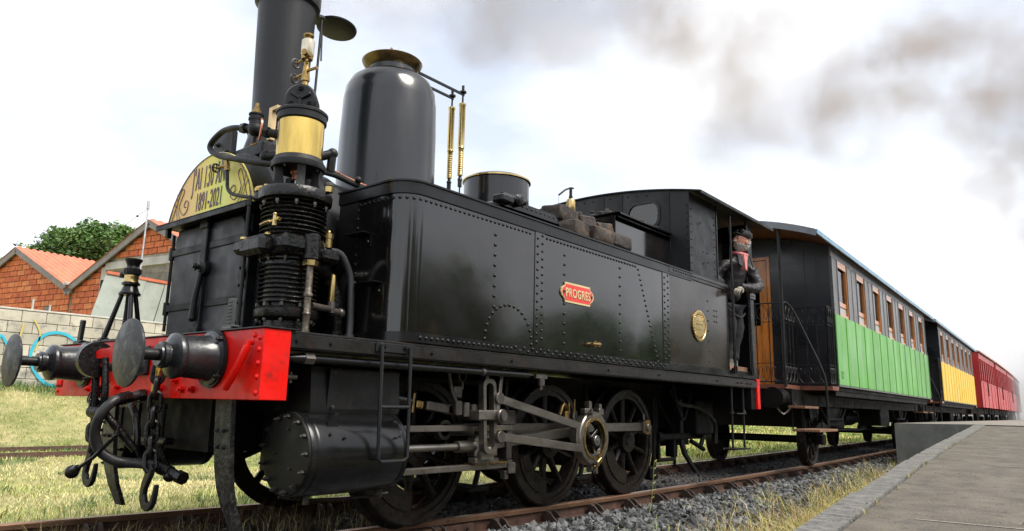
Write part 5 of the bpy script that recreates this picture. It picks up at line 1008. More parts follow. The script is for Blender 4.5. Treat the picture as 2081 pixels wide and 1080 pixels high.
# ---- air compressor on the running plate
CXc, CYc = .45, -.85
ac = empty('air_compressor', (CXc, CYc, 0), parent=loco)
def A(prof, name, mat, n=48, o=(0, 0)): g = G(); g.lathe([(r, z) for r, z in prof], (o[0], o[1], 0), (0, 0, 1), n); return done(g, name, mat, ac)
A([(.13, 1.205), (.13, 1.3), (.17, 1.31), (.185, 1.32), (.19, 1.335), (.19, 1.365), (.175, 1.38), (.15, 1.385), (.15, 1.66), (.17, 1.67), (.17, 1.7)], 'low_pressure_cylinder', oily)
for k in range(9):
    g = G(); z = 1.41+.0275*k; g.lathe([(.14, z-.007), (.176, z-.004), (.179, z), (.176, z+.004), (.14, z+.007)], (0, 0, 0), (0, 0, 1), 48); done(g, 'cooling_fin', oily, ac)
A([(.17, 1.68), (.2, 1.69), (.205, 1.7), (.205, 1.78), (.2, 1.8), (.17, 1.82), (.16, 1.83), (.16, 2.02)], 'high_pressure_cylinder', oily)
for k in range(8):
    g = G(); z = 1.845+.027*k; g.lathe([(.15, z-.007), (.196, z-.004), (.199, z), (.196, z+.004), (.15, z+.007)], (0, 0, 0), (0, 0, 1), 48); done(g, 'cooling_fin', oily, ac)
A([(.19, 2.035), (.222, 2.045), (.225, 2.06), (.225, 2.1), (.215, 2.115), (.2, 2.12), (.08, 2.13), (0, 2.13)], 'upper_flange', oily)
g = G(); g.obox((-.16, .03, 1.74), ((1, 0, 0), (0, 1, 0), (0, 0, 1)), (.11, .13, .06), .03); g.obox((-.22, .14, 1.745), ((1, 0, 0), (0, 1, 0), (0, 0, 1)), (.05, .09, .045), .025); g.cyl((.0, -.21, 1.66), (.0, -.21, 1.82), .05, n=20, b=.008); g.obox((-.1, -.14, 1.75), ((1, 0, 0), (0, 1, 0), (0, 0, 1)), (.1, .08, .055), .03); g.obox((.16, -.1, 1.72), ((1, 0, 0), (0, 1, 0), (0, 0, 1)), (.07, .1, .04), .02); g.cyl((-.12, .15, 2.05), (-.12, .15, 2.11), .07, n=20, b=.01); done(g, 'valve_block', oily, ac)
g = G(); g.bolts([(.2*math.cos(a), .2*math.sin(a), 2.025) for a in [2*PI*(k+.3)/11 for k in range(11)]], -Z_, .012, .018); g.bolts([(.17*math.cos(a), .17*math.sin(a), 1.384) for a in [2*PI*(k+.3)/10 for k in range(10)]], Z_, .012, .02); g.bolts([(.165*math.cos(a), .165*math.sin(a), 1.31) for a in [2*PI*(k+.3)/10 for k in range(10)]], -Z_, .011, .012); g.bolts([(.175*math.cos(a), .175*math.sin(a), 1.682) for a in [2*PI*(k+.3)/10 for k in range(10)]], -Z_, .012, .016); g.bolts([(.14*math.cos(a), .14*math.sin(a), 2.272) for a in [2*PI*(k+.5)/8 for k in range(8)]], -Z_, .011, .014); done(g, 'flange_nut', steel_d, ac, kind='stuff')
# pillars between upper flange and steam cylinder
g = G()
for a in (2.7, -1.0, .9, 4.1): g.prism([(-.05, 0), (.05, 0), (.028, .05), (.026, .1), (.04, .16), (-.02, .16), (-.02, .1), (-.03, .04)], (.115*math.cos(a), .115*math.sin(a), 2.12), (math.cos(a), math.sin(a), 0), (0, 0, 1), (-.05*math.sin(a), .05*math.cos(a), 0))
done(g, 'pillar', sat_black, ac, ang=60)
g = G(); g.cyl((0, 0, 2.12), (0, 0, 2.24), .014, n=12); done(g, 'piston_rod', pm('bright_steel', (.5, .52, .53), .2, metal=1, vary=.1), ac); g = G(); g.cyl((0, 0, 2.2), (0, 0, 2.235), .034, n=8); g.cyl((0, 0, 2.235), (0, 0, 2.255), .045, n=16); done(g, 'gland_nut', copper, ac)
A([(.0, 2.255), (.1, 2.255), (.165, 2.262), (.168, 2.27), (.168, 2.3), (.158, 2.312), (.152, 2.33), (.147, 2.335)], 'lower_cover', sat_black)
A([(.1435, 2.33), (.1435, 2.575)], 'brass_jacket', pm('jacket_brass', (.62, .43, .12), .22, metal=1, vary=.35, scale=7, rvar=.1, stretch=(1, 1, .18), bump=.0008, bscale=14), 64)
A([(.148, 2.572), (.155, 2.58), (.155, 2.62), (.162, 2.625), (.162, 2.64), (.15, 2.65), (.05, 2.655), (0, 2.655)], 'upper_cover', sat_black)
g = G(); g.cyl((-.07, 0, 2.725), (.09, .02, 2.725), .1, n=28, b=.012); g.cyl((.0, 0, 2.64), (0, 0, 2.72), .07, n=20); g.cyl((.05, .0, 2.66), (.09, 0, 2.83), .045, n=12)
g.bolts([(-.075, .066*math.cos(a), 2.725+.066*math.sin(a)) for a in (PI/2, PI/2+2.09, PI/2+4.19)], -X_, .018, .016)
for a in (PI/2+1.05, PI/2+3.14, PI/2+5.24): g.obox((-.075, .03*math.cos(a), 2.72+.03*math.sin(a)), ((1, 0, 0), (0, math.cos(a), math.sin(a)), (0, -math.sin(a), math.cos(a))), (.01, .042, .009), .003)
g.cyl((0, 0, 2.8), (0, 0, 2.83), .04, n=14); o = done(g, 'valve_head', sat_black, ac); o.rotation_euler = (0, 0, R(40))
g = G(); g.cyl((0, 0, 2.82), (0, 0, 2.87), .024, .018, n=12); g.cyl((0, 0, 2.87), (0, 0, 2.895), .028, n=6); g.cyl((0, 0, 2.895), (0, 0, 2.97), .026, .02, n=14); g.cyl((0, -.12, 2.93), (0, .0, 2.94), .01, n=8); g.cyl((0, .13, 2.925), (0, 0, 2.93), .01, n=8); g.cyl((0, 0, 2.96), (0, 0, 3.0), .017, n=12); g.tube([(.022*math.cos(a)*.7, .022*math.cos(a), 3.005+.022*math.sin(a)) for a in [2*PI*k/12 for k in range(12)]], .008, 6, closed=True); g.cyl((0, .11, 3.03), (0, 0, 3.035), .009, n=8); g.cyl((0, 0, 3.02), (0, 0, 3.05), .036, .04, n=14); g.cyl((0, -.02, 3.04), (-.06, -.05, 3.04), .02, n=12); done(g, 'lubricator_valve', brass_dull, ac)
g = G(); g.lathe([(.038, 3.05), (.042, 3.06), (.042, 3.15), (.036, 3.158), (.02, 3.162)], (0, 0, 0), (0, 0, 1), 28); done(g, 'lubricator_cup', pm('pale_brass', (.7, .62, .47), .3, metal=.9, vary=.1), ac)
g = G(); g.cyl((0, 0, 3.16), (0, 0, 3.18), .02, n=12); g.lathe([(.026, 3.175), (.034, 3.185), (.034, 3.195), (.02, 3.2), (0, 3.2)], (0, 0, 0), (0, 0, 1), 20); g.cyl((0, -.13, 2.91), (0, -.13, 2.95), .022, n=10) if 0 else None; done(g, 'cup_lid', brass_dull, ac)
g = G()
for yy, zz in ((.13, 2.925), (.125, 3.03)): g.tube([(.03*math.cos(a), yy, zz+.03*math.sin(a)) for a in [2*PI*k/14 for k in range(14)]], .006, 6, closed=True); g.cyl((-.03, yy, zz), (.03, yy, zz), .004, n=5); g.cyl((0, yy, zz-.03), (0, yy, zz+.03), .004, n=5)
done(g, 'handwheel', steel_d, ac)
brn = lambda g, name='brass_fitting': done(g, name, brass, ac)
g = G(); g.lathe([(.066, 2.115), (.07, 2.13), (.066, 2.14), (.045, 2.152), (.02, 2.158), (0, 2.158)], (-.12, .15, 0), (0, 0, 1), 24); g.cyl((-.12, .15, 2.155), (-.12, .15, 2.17), .015, n=6); brn(g, 'brass_cap')
g = G(); g.cyl((.1, -.2, 2.11), (.1, -.2, 2.145), .026, n=8); brn(g, 'brass_cap'); g = G(); g.cyl((.1, -.2, 2.145), (.1, -.2, 2.17), .03, n=16, b=.005); done(g, 'cap_top', steel_d, ac)
g = G(); g.cyl((-.15, .01, 1.8), (-.15, .01, 1.82), .045, n=8); g.cyl((-.15, .01, 1.82), (-.15, .01, 1.832), .028, n=6); g.cyl((-.23, .15, 1.79), (-.23, .15, 1.803), .03, n=8); g.cyl((.0, -.21, 1.66), (.0, -.21, 1.628), .045, n=6); brn(g)
g = G(); g.cyl((-.2, -.11, 1.85), (-.2, -.11, 1.915), .013, .01, n=10); g.ball((-.2, -.11, 1.92), .012); g.cyl((-.2, -.15, 1.885), (-.2, -.06, 1.88), .008, n=8); g.tube([(-.2, -.06, 1.885), (-.21, -.02, 1.877), (-.22, .01, 1.865)], .008, 8); g.cyl((-.2, -.16, 1.882), (-.2, -.148, 1.89), .012, n=8); brn(g, 'brass_cock')
g = G(); g.cyl((.18, -.12, 1.78), (.18, -.12, 1.84), .026, n=10); g.cyl((.18, -.12, 1.84), (.18, -.12, 1.87), .032, n=10); g.ball((.18, -.12, 1.88), .016); brn(g)
g = G(); g.lathe([(.022, 1.43), (.02, 1.44), (.024, 1.46), (.021, 1.6), (.017, 1.62), (0, 1.63)], (.25, -.1, 0), (0, 0, 1), 14); brn(g, 'brass_valve')
g = G(); g.lathe([(.022, 1.21), (.026, 1.23), (.021, 1.25), (.021, 1.33), (.027, 1.34), (.021, 1.35), (.021, 1.44), (.028, 1.445), (.028, 1.46), (.021, 1.47), (.021, 1.63)], (0, -.21, 0), (0, 0, 1), 18); done(g, 'drain_pipe', pm('worn_pipe', (.09, .075, .06), .45, metal=.5, vary=.5, scale=25, dirt=.6, dcol=(.25, .2, .15)), ac)
g = G(); g.cyl((.06, -.16, 1.4), (.25, -.1, 1.4), .022, n=12); g.cyl((.25, -.1, 1.38), (.25, -.1, 1.45), .026, n=10); g.cyl((.25, -.1, 1.39), (.34, -.08, 1.39), .025, n=12); g.ball((.34, -.08, 1.39), .032); done(g, 'tee_pipe', steel_d, ac)
g = G(); g.cyl((-.2, .19, 1.22), (-.2, .19, 2.08), .012, n=8); g.cyl((-.2, .19, 2.02), (-.2, .19, 2.05), .018, n=8); done(g, 'oil_pipe', sat_black, ac)
g = G(); g.tube([(.2, -.12, 1.76), (.27, -.1, 1.77), (.33, -.09, 1.74), (.4, -.08, 1.62), (.42, -.08, 1.4), (.42, -.08, 1.21)], .023, 12, sm=5); g.cyl((.42, -.08, 1.21), (.42, -.08, 1.26), .032, n=12); done(g, 'exhaust_pipe', pm('grey_pipe', (.05, .053, .058), .4, vary=.2, scale=10), ac)
g = G(); g.tube([(.2, .1, 1.7), (.38, .18, 1.66), (.46, .16, 1.55), (.48, .14, 1.38), (.48, .14, 1.21)], .06, 16, sm=5); g.cyl((.48, .14, 1.21), (.48, .14, 1.29), .085, n=18, b=.01); done(g, 'delivery_pipe', oily, ac)
g = G(); g.box(.1, .22, .1, .3, 1.4, 2.3, .01); g.box(-.05, .15, .15, .3, 1.25, 1.7, .01); done(g, 'mounting_bracket', soot, ac)
# steam supply pipe with stop valve (left of the brass jacket)
g = G(); q = lambda x, y, z: (x-CXc, y-CYc, z)
PIPE1 = [(.3, -.56, 2.57), (.28, -.46, 2.585), (.26, -.38, 2.6), (.26, -.29, 2.613), (.26, -.2, 2.612), (.26, -.1, 2.58), (.26, -.06, 2.545), (.26, -.075, 2.51), (.26, -.13, 2.475), (.26, -.24, 2.43), (.26, -.425, 2.375), (.29, -.62, 2.32), (.36, -.78, 2.29)]
g.tube([q(*p) for p in PIPE1], .02, 12, sm=4); done(g, 'steam_pipe', soot, ac)
g = G(); g.cyl(q(.285, -.42, 2.593), q(.28, -.48, 2.583), .034, n=6); g.ball(q(.3, -.56, 2.56), .05, 16, 10); g.cyl(q(.3, -.56, 2.56), q(.3, -.555, 2.655), .043, n=20, b=.006); g.cyl(q(.3, -.555, 2.62), q(.3, -.555, 2.635), .048, n=20); g.cyl(q(.3, -.555, 2.655), q(.3, -.555, 2.665), .048, n=20); g.cyl(q(.31, -.58, 2.55), q(.38, -.72, 2.51), .028, n=14); g.cyl(q(.33, -.62, 2.54), q(.345, -.65, 2.53), .038, n=6); g.cyl(q(.37, -.7, 2.52), q(.42, -.8, 2.5), .036, n=14); g.cyl(q(.3, -.56, 2.52), q(.3, -.555, 2.46), .014, .01, n=8); done(g, 'stop_valve', soot, ac)
g = G(); g.cyl(q(.3, -.555, 2.665), q(.3, -.555, 2.69), .028, n=12); g.cyl(q(.3, -.555, 2.69), q(.3, -.555, 2.715), .018, n=6); g.cyl(q(.3, -.525, 2.46), q(.3, -.585, 2.46), .007, n=6); g.cyl(q(.3, -.555, 2.715), q(.3, -.555, 2.74), .012, n=8); done(g, 'valve_spindle', brass_dull, ac)
g = G(); g.tube([q(.28, -.66, 2.6), q(.27, -.685, 2.57), q(.27, -.68, 2.5), q(.28, -.65, 2.46)], .008, 6, sm=3); done(g, 'copper_pipe', copper, ac)
g = G(); g.tube([q(.265, -.275, 2.42), q(.268, -.3, 2.36), q(.27, -.32, 2.25), q(.27, -.335, 2.195), q(.27, -.39, 2.15), q(.27, -.5, 2.115), q(.28, -.69, 2.07)], .012, 10, sm=4); done(g, 'small_pipe', sat_black, ac)
g = G(); g.cyl(q(.27, -.31, 2.32), q(.27, -.295, 2.39), .018, n=10); g.cyl(q(.27, -.3, 2.36), q(.26, -.19, 2.362), .01, n=8); done(g, 'globe_valve', brass_dull, ac)
g = G(); g.tube([(q(.26, -.175, 2.362)[0]+.028*math.cos(a), q(.26, -.175, 2.362)[1], 2.362+.028*math.sin(a)) for a in [2*PI*k/12 for k in range(12)]], .006, 6, closed=True); g.cyl(q(.232, -.175, 2.362), q(.288, -.175, 2.362), .004, n=5); g.cyl(q(.26, -.175, 2.334), q(.26, -.175, 2.39), .004, n=5); done(g, 'valve_handwheel', sat_black, ac)
g = G(); g.cyl((-.05, .12, 2.38), (-.08, .22, 2.38), .035, n=16, b=.006); g.ball((-.085, .235, 2.38), .045); g.cyl((.12, -.04, 2.38), (.2, -.07, 2.42), .03, n=16); g.ball((.2, -.07, 2.42), .036); g.cyl((.2, -.07, 2.42), (.2, -.06, 2.3), .028, n=12); done(g, 'exhaust_elbow', sat_black, ac)
g = G(); g.box(.5, .54, -.4, -.36, 2.59, 2.83, .003); g.box(.5, .54, -.46, -.4, 2.8, 2.83, .003); D(g, 'brass_bracket', pm('ochre_brass', (.6, .42, .22), .4, metal=.6))
g = G(); g.box(.52, .75, -.28, .38, 2.52, 2.62, .01); g.box(.5, .54, .1, .38, 2.45, 2.78, .008); g.bolts([(.5, .3, 2.7), (.5, .3, 2.55), (.5, .17, 2.62)], -X_, .018, .016); D(g, 'smokebox_lug', soot)
# lamp irons on the beam
for y, h in ((-.86, .2), (1.29, .2)):
    g = G(); g.box(.06, .12, y-.05, y+.05, 1.21, 1.235, .006); g.obox((.09, y, 1.31), ((1, 0, 0), (0, 1, .12 if y > 0 else 0), (0, -.12 if y > 0 else 0, 1)), (.012, .03, .09), .004); g.box(.07, .11, y-.07, y+.07, 1.232, 1.245, .004)
    for k in range(7): g.obox((.077, y-.008 if y > 0 else y, 1.26+.02*k), ((1, 0, 0), (0, 1, 0), (0, 0, 1)), (.004, .018, .004), .001)
    D(g, 'lamp_iron', pm('lamp_iron_%d' % (y > 0), (.05, .052, .05), .5, vary=.3) if y < 0 else sat_black)
# ================================================================ THINGS ON THE ENGINE
# anniversary sign
sign = empty('anniversary_sign', (.33, .02, 2.066), label='half-round yellow sign reading J\'AI 130 ANS 1891-2021 on the smokebox front', cat='sign')
hw, hh = .585, .46; Rr = (hw*hw+hh*hh)/(2*hh); a0 = math.asin(hw/Rr)
seg = lambda k, n=40: [( (Rr-k)*math.sin(a), (Rr-k)*math.cos(a)+hh-Rr) for a in [-a0*(1-0*k)+2*a0*i/n for i in range(n+1)]]
m, t, p, l = ntree('sign_yellow'); n = t.nodes.new
ge = n('ShaderNodeTexCoord'); sp = n('ShaderNodeSeparateXYZ'); l(ge.outputs['Object'], sp.inputs[0]); cr2 = n('ShaderNodeValToRGB'); e = cr2.color_ramp.elements
mr = n('ShaderNodeMapRange'); mr.inputs[1].default_value = .6; mr.inputs[2].default_value = -.6; l(sp.outputs[1], mr.inputs[0]); l(mr.outputs[0], cr2.inputs[0])
e[0].color = (.9, .6, .17, 1); e[0].position = .05; e[1].color = (.95, .8, .16, 1); e[1].position = .95
for ps, c in ((.25, (.92, .6, .22, 1)), (.5, (.95, .83, .13, 1)), (.65, (.83, .9, .2, 1)), (.78, (.95, .83, .16, 1))): q_ = e.new(ps); q_.color = c
l(cr2.outputs[0], p.inputs['Base Color']); p.inputs['Roughness'].default_value = .42
g = G(); g.prism(seg(0), (0, 0, 0), (0, -1, 0), (0, 0, 1), (.012, 0, 0)); done(g, 'board', m, sign, ang=20)
def inkline(pts, w, name='scroll', sm=6):
    g = G(); g.tube([(-.004, -a, b) for a, b in pts], w, 4, sm=sm); return done(g, name, purple, sign)
rimp = [(a*.992, max(.004, b-.002)) for a, b in seg(.006)]; inkline(rimp, .0035, 'border_line', 1)
text_obj('lettering', "J'AI 130 ANS", purple, sign, (-.003, .01, .225), (0, -1, 0), (0, 0, 1), .235, .003, .34, spacing=1.15)
text_obj('lettering', '1891-2021', purple, sign, (-.003, .0, .065), (0, -1, 0), (0, 0, 1), .19, .003, .4, spacing=1.12)
for s in (-1, 1):
    inkline([(s*a, b) for a, b in [(.52, .03), (.44, .2), (.4, .27), (.37, .24), (.42, .14), (.36, .07), (.3, .09), (.29, .15), (.33, .17), (.35, .13), (.32, .12)]], .003)
    inkline([(s*a, b) for a, b in [(.42, .02), (.46, .1), (.5, .18), (.53, .1), (.56, .02)]], .002)
    inkline([(s*a, b) for a, b in [(.38, .02), (.44, .12), (.47, .24)]], .002)
# screw jack on the front platform
jk = empty('screw_jack', (.13, .62, 1.209), label='black screw jack on three legs with a brass collar, standing on the front running plate', cat='jack')
g = G(); g.lathe([(.07, .33), (.072, .345), (.06, .36), (.045, .4), (.06, .405), (.06, .42), (.0, .42)], (0, 0, 0), (0, 0, 1), 28)
for a in (.3, 2.4, 4.5): g.cyl((.05*math.cos(a), .05*math.sin(a), .34), (.13*math.cos(a), .15*math.sin(a), .02), .015, .019, n=10); g.box(.13*math.cos(a)-.03, .13*math.cos(a)+.03, .15*math.sin(a)-.03, .15*math.sin(a)+.03, .0, .03, .008)
g.lathe([(.055, .0), (.05, .33)], (0, 0, 0), (0, 0, 1), 16) if 0 else None
done(g, 'tripod_body', black, jk)
g = G(); prof = [(.0, .03)]+sum([[(.024, .04+.012*k), (.02, .046+.012*k)] for k in range(24)], [])+[(.022, .33)]; g.lathe(prof, (0, 0, 0), (0, 0, 1), 16); g.obox((.02, .045, .18), ((1, 0, 0), (0, 1, .12), (0, -.12, 1)), (.02, .022, .16), .005); done(g, 'screw_thread', sat_black, jk)
g = G(); g.lathe([(.046, .42), (.05, .425), (.044, .445), (.048, .46), (.046, .475), (0, .475)], (0, 0, 0), (0, 0, 1), 28); done(g, 'brass_collar', brass, jk)
g = G(); g.lathe([(.05, .475), (.054, .485), (.054, .52), (.045, .53), (.038, .54), (.05, .57), (.058, .582), (.058, .592), (0, .59)], (0, 0, 0), (0, 0, 1), 24)
for k in range(14): a = 2*PI*k/14; g.box(.053*math.cos(a)-.005, .053*math.cos(a)+.005, .053*math.sin(a)-.005, .053*math.sin(a)+.005, .485, .52)
g.tube([(0, .04, .5), (-.01, .12, .5), (-.01, .13, .47)], .022, 10, sm=3); done(g, 'lifting_head', sat_black, jk)
g = G(); g.box(-.12, .13, -.24, .22, -.0005, .012, .003); done(g, 'base_plate', sat_black, jk)

# coal briquettes lying on the tank top
def briq(loc, rot, sc, mi, label):
    a, b, h = .155*sc[0], .105*sc[1], .085*sc[2]; c = .045; out = [(-a+c, -b), (a-c, -b), (a, -b+c), (a, b-c), (a-c, b), (-a+c, b), (-a, b-c), (-a, -b+c)]
    bm = bmesh.new(); bmesh.ops.create_cube(bm, size=2); bmesh.ops.bevel(bm, geom=bm.edges[:], offset=.28, segments=3, affect='EDGES', profile=.6); bmesh.ops.subdivide_edges(bm, edges=bm.edges[:], cuts=1, use_grid_fill=True)
    rs = random.Random(mi)
    for v in bm.verts:
        v.co.x *= a; v.co.y *= b; v.co.z *= h*(1-.22*(v.co.x/a)**2); v.co += Vector((rs.uniform(-1, 1), rs.uniform(-1, 1), rs.uniform(-1, 1)))*.0035
    me = bpy.data.meshes.new('coal_briquette'); bm.to_mesh(me); bm.free(); me.polygons.foreach_set('use_smooth', [True]*len(me.polygons)); me.materials.append(coal_m if mi % 3 else coal_r)
    o = bpy.data.objects.new('coal_briquette', me); COL.objects.link(o); o.location = loc; o.rotation_euler = rot; tagit(o, label, 'coal briquette', 'coal briquettes stacked on the tank top')
coal_r = pm('rusty_coal_briquette', (.045, .036, .03), .8, vary=.5, scale=7, bump=.01, bscale=26, dirt=.5, dcol=(.15, .075, .03))
zt = 2.262
for i, (loc, rot, sc, label) in enumerate([
    ((3.02, -1.17, zt+.075), (0, .05, .25), (1.1, 1, 1), 'lower left coal briquette on the tank rim, with a rusty patch, nearest the tank filler'),
    ((2.96, -.96, zt+.08), (0, 0, -.2), (1, 1, 1), 'coal briquette at the far left of the pile, behind the rusty one'),
    ((2.98, -1.06, zt+.225), (.05, 0, .15), (1.15, 1, .95), 'large dark coal briquette on top at the left end of the pile'),
    ((3.36, -1.18, zt+.08), (.1, .03, 1.35), (.9, 1.2, 1.05), 'coal briquette lying at the tank edge in the middle of the pile'),
    ((3.33, -1.0, zt+.215), (-.1, .1, 1.5), (.95, 1.15, 1), 'brownish coal briquette on top in the middle of the pile'),
    ((3.66, -1.18, zt+.08), (.1, .08, 1.4), (.9, 1.2, .95), 'rightmost coal briquette at the tank edge, in front of the bunker'),
    ((3.6, -1.02, zt+.2), (-.12, .12, 1.45), (.95, 1.15, .95), 'coal briquette on top at the right, leaning on the bunker side'),
    ((3.3, -.86, zt+.3), (.2, .3, .5), (.85, .9, .7), 'topmost black coal briquette under the brass can')]): briq(loc, rot, sc, i+3, label)
cn = empty('brass_oil_pump', (3.3, -.95, 2.62), label='small brass can with a black pump lever standing above the coal briquettes', cat='oil can')
g = G(); g.lathe([(.042, 0), (.046, .008), (.044, .09), (.036, .115), (.02, .125), (0, .125)], (0, 0, 0), (0, 0, 1), 24); done(g, 'can_body', brass, cn)
g = G(); g.cyl((0, 0, .12), (0, 0, .15), .018, n=10); g.cyl((0, 0, .15), (0, 0, .23), .014, n=10); g.tube([(.02, -.02, .225), (0, 0, .23), (-.06, .02, .2), (-.12, .05, .14)], .009, 8); g.cyl((-.12, .05, .14), (-.12, .05, .04), .002, n=4); g.cyl((0, 0, -.03), (0, 0, 0), .04, n=16); done(g, 'pump_lever', sat_black, cn)

# ================================================================ DRIVER
def skin_body(name, J, E_, mat, parent, sub=2):
    me = bpy.data.meshes.new(name); me.from_pydata([j[0] for j in J], E_, []); o = bpy.data.objects.new(name, me); COL.objects.link(o); o.parent = parent
    m = o.modifiers.new('skin', 'SKIN'); m.branch_smoothing = .6
    for i, j in enumerate(J): r_ = j[1]; me.skin_vertices[0].data[i].radius = r_ if isinstance(r_, tuple) else (r_, r_)
    me.skin_vertices[0].data[0].use_root = True
    s = o.modifiers.new('sub', 'SUBSURF'); s.levels = sub; s.render_levels = sub
    dg = bpy.context.evaluated_depsgraph_get(); dg.update(); m2 = bpy.data.meshes.new_from_object(o.evaluated_get(dg)); o.modifiers.clear(); o.data = m2
    m2.polygons.foreach_set('use_smooth', [True]*len(m2.polygons)); m2.materials.clear(); m2.materials.append(mat); return o
jacket = pm('dark_leather_jacket', (.016, .0135, .016), .55, vary=.4, scale=7, bump=.012, bscale=9)
jeans = pm('dark_trousers', (.012, .013, .016), .8, vary=.3, scale=9, bump=.006, bscale=12)
skin = pm('skin', (.5, .21, .14), .5, vary=.15, scale=12); hair = pm('grey_hair', (.36, .34, .32), .7, vary=.25, scale=40, bump=.004, bscale=60)
pink = pm('pink_scarf', (.62, .21, .2), .75, vary=.2, scale=18, bump=.006, bscale=20); glove = pm('grey_work_glove', (.3, .27, .22), .85, vary=.3, scale=25, bump=.003); bootm = pm('dusty_boot', (.11, .1, .09), .7, vary=.3, scale=15)
capm = pm('black_cap', (.012, .012, .013), .45, vary=.2)
man = empty('person', (6.25, -1.2, 1.3), label='engine driver in dark jacket, pink neckerchief and goggled black cap at the cab doorway', cat='person')
# local: x to the rear, y away from the viewer, z up from the soles
J = [((.0, 0, .80), (.135, .12)), ((-.01, -.04, .98), (.16, .135)), ((-.02, -.08, 1.14), (.19, .14)), ((-.01, -.12, 1.27), (.17, .115)), ((-.02, -.14, 1.35), (.075, .07)), ((-.03, -.16, 1.42), (.055, .052)),
     ((.16, -.16, 1.25), .082), ((.24, -.25, 1.12), .076), ((.2, -.31, .99), .066), ((-.02, -.3, .95), .058), ((-.25, -.26, .94), .046),
     ((-.19, -.06, 1.25), .078), ((-.28, .03, 1.1), .066), ((-.28, -.04, .97), .05),
     ((.07, -.02, .72), (.115, .11)), ((.08, -.06, .5), (.095, .09)), ((.06, -.02, .28), .075), ((.05, -.02, .1), .065),
     ((-.1, 0, .72), (.115, .11)), ((-.11, -.05, .5), (.095, .09)), ((-.1, .0, .28), .075), ((-.09, .0, .1), .065)]
E1 = [(0, 1), (1, 2), (2, 3), (3, 4), (4, 5), (3, 6), (6, 7), (7, 8), (8, 9), (9, 10), (3, 11), (11, 12), (12, 13)]
top = J[:14]; body = skin_body('jacket', top, E1, jacket, man, 3)
from mathutils import noise as mn
def crease(o, amp, sc):
    for v in o.data.vertices:
        p = v.co; d = mn.noise(Vector((p.x*sc, p.y*sc, p.z*sc*1.6)))+.5*mn.noise(Vector((p.x*sc*2.3, p.y*sc*2.3, p.z*sc*3.5))); v.co = p+v.normal*d*amp
crease(body, .017, 11)
lj = [J[0]]+J[14:]; skin_body('trousers', lj, [(0, 1), (1, 2), (2, 3), (3, 4), (0, 5), (5, 6), (6, 7), (7, 8)], jeans, man); crease(man.children[-1], .012, 12)
for x in (.05, -.09):
    g = G(); g.ball((x-.05, -.03, .045), 1, 14, 8, (.11, .045, .045)); g.cyl((x, -.015, .04), (x, -.015, .13), .05, n=14); done(g, 'boot', bootm, man)
# head: face turned forward along the train (-x), a little towards the viewer and up
hd = empty('head', (-.02, -.2, 1.525), parent=man); hd.scale = (1.06, 1.06, 1.06)
bm = bmesh.new(); bmesh.ops.create_uvsphere(bm, u_segments=36, v_segments=26, radius=1)
for v in bm.verts:
    x, y, z = v.co; jaw = max(0, -z); fx = max(0, -x)
    X1 = x*.098*(1-.12*jaw); Y1 = y*.076*(1-.28*jaw**1.3); Z1 = z*.118
    if x < 0:
        X1 -= .024*math.exp(-((y/.16)**2+((z+.12)/.2)**2)); X1 -= .012*math.exp(-((y/.2)**2+((z+.28)/.1)**2))   # nose
        X1 += .012*(math.exp(-(((y-.38)/.2)**2+((z-.1)/.14)**2))+math.exp(-(((y+.38)/.2)**2+((z-.1)/.14)**2)))  # eye sockets
        X1 -= .008*math.exp(-((y/.6)**2+((z-.27)/.1)**2)); X1 -= .008*math.exp(-((y/.25)**2+((z+.85)/.2)**2)); X1 += .005*math.exp(-((y/.28)**2+((z+.5)/.05)**2))
    v.co = (X1, Y1, Z1)
me = bpy.data.meshes.new('face'); bm.to_mesh(me); bm.free(); me.polygons.foreach_set('use_smooth', [True]*len(me.polygons)); me.materials.append(skin)
fo = bpy.data.objects.new('face', me); COL.objects.link(fo); fo.parent = hd
g = G()
for i in range(900):
    u = rng.normal(0, 1, 3); u /= np.linalg.norm(u); y, z, x = u[1], u[2], u[0]
    beard = x < .25 and z < -.38 and not (abs(y) < .22 and -.58 < z < -.5); back = x > .25 and z > -.6 and z < .35
    if beard or back:
        p = Vector((x*.1*(1-.1*max(0, -z)), y*.078*(1-.24*max(0, -z)**1.3), z*.12)); g.ball(p*1.0, .0085 if beard else .012, 6, 4, (1, 1, 1.3))
done(g, 'hair_and_beard', hair, hd, kind='stuff')
g = G(); g.tube([(-.104, -.035, -.045), (-.118, 0, -.04), (-.104, .035, -.045)], .008, 6, sm=3); done(g, 'moustache', hair, hd)
for s in (-1, 1):
    g = G(); g.ball((.005, s*.077, -.005), 1, 10, 8, (.018, .008, .028)); done(g, 'ear', skin, hd)
    g = G(); g.tube([(-.095, s*.034+.022*math.cos(a), .012+.018*math.sin(a)) for a in [2*PI*k/14 for k in range(14)]], .0025, 5, closed=True); g.cyl((-.09, s*.056, .014), (.0, s*.078, .012), .002, n=5); done(g, 'spectacles', sat_black, hd)
    g = G(); g.ball((-.084, s*.031, .012), .0115, 10, 8); done(g, 'eye', white_m, hd)
g = G(); g.lathe([(.088, .045), (.094, .055), (.098, .085), (.092, .115), (.06, .132), (0, .136)], (.008, 0, 0), (-.12, 0, 1), 28); g.prism([(-.085, -.05), (-.14, -.035), (-.155, 0), (-.14, .035), (-.085, .05)], (.0, 0, .06), (1, 0, .08), (0, 1, 0), (0, 0, .008)); done(g, 'cap', capm, hd)
g = G()
for s in (-1, 1): g.lathe([(.028, 0), (.03, .006), (.03, .02), (.024, .024)], (-.075, s*.036, .095), (-1, s*.25, .35), 16)
g.tube([(-.08, -.036, .095), (-.09, 0, .097), (-.08, .036, .095)], .006, 6); gg = done(g, 'goggles', black, hd)
g = G()
for s in (-1, 1): g.lathe([(0, .018), (.024, .016)], (-.075, s*.036, .095), (-1, s*.25, .35), 16)
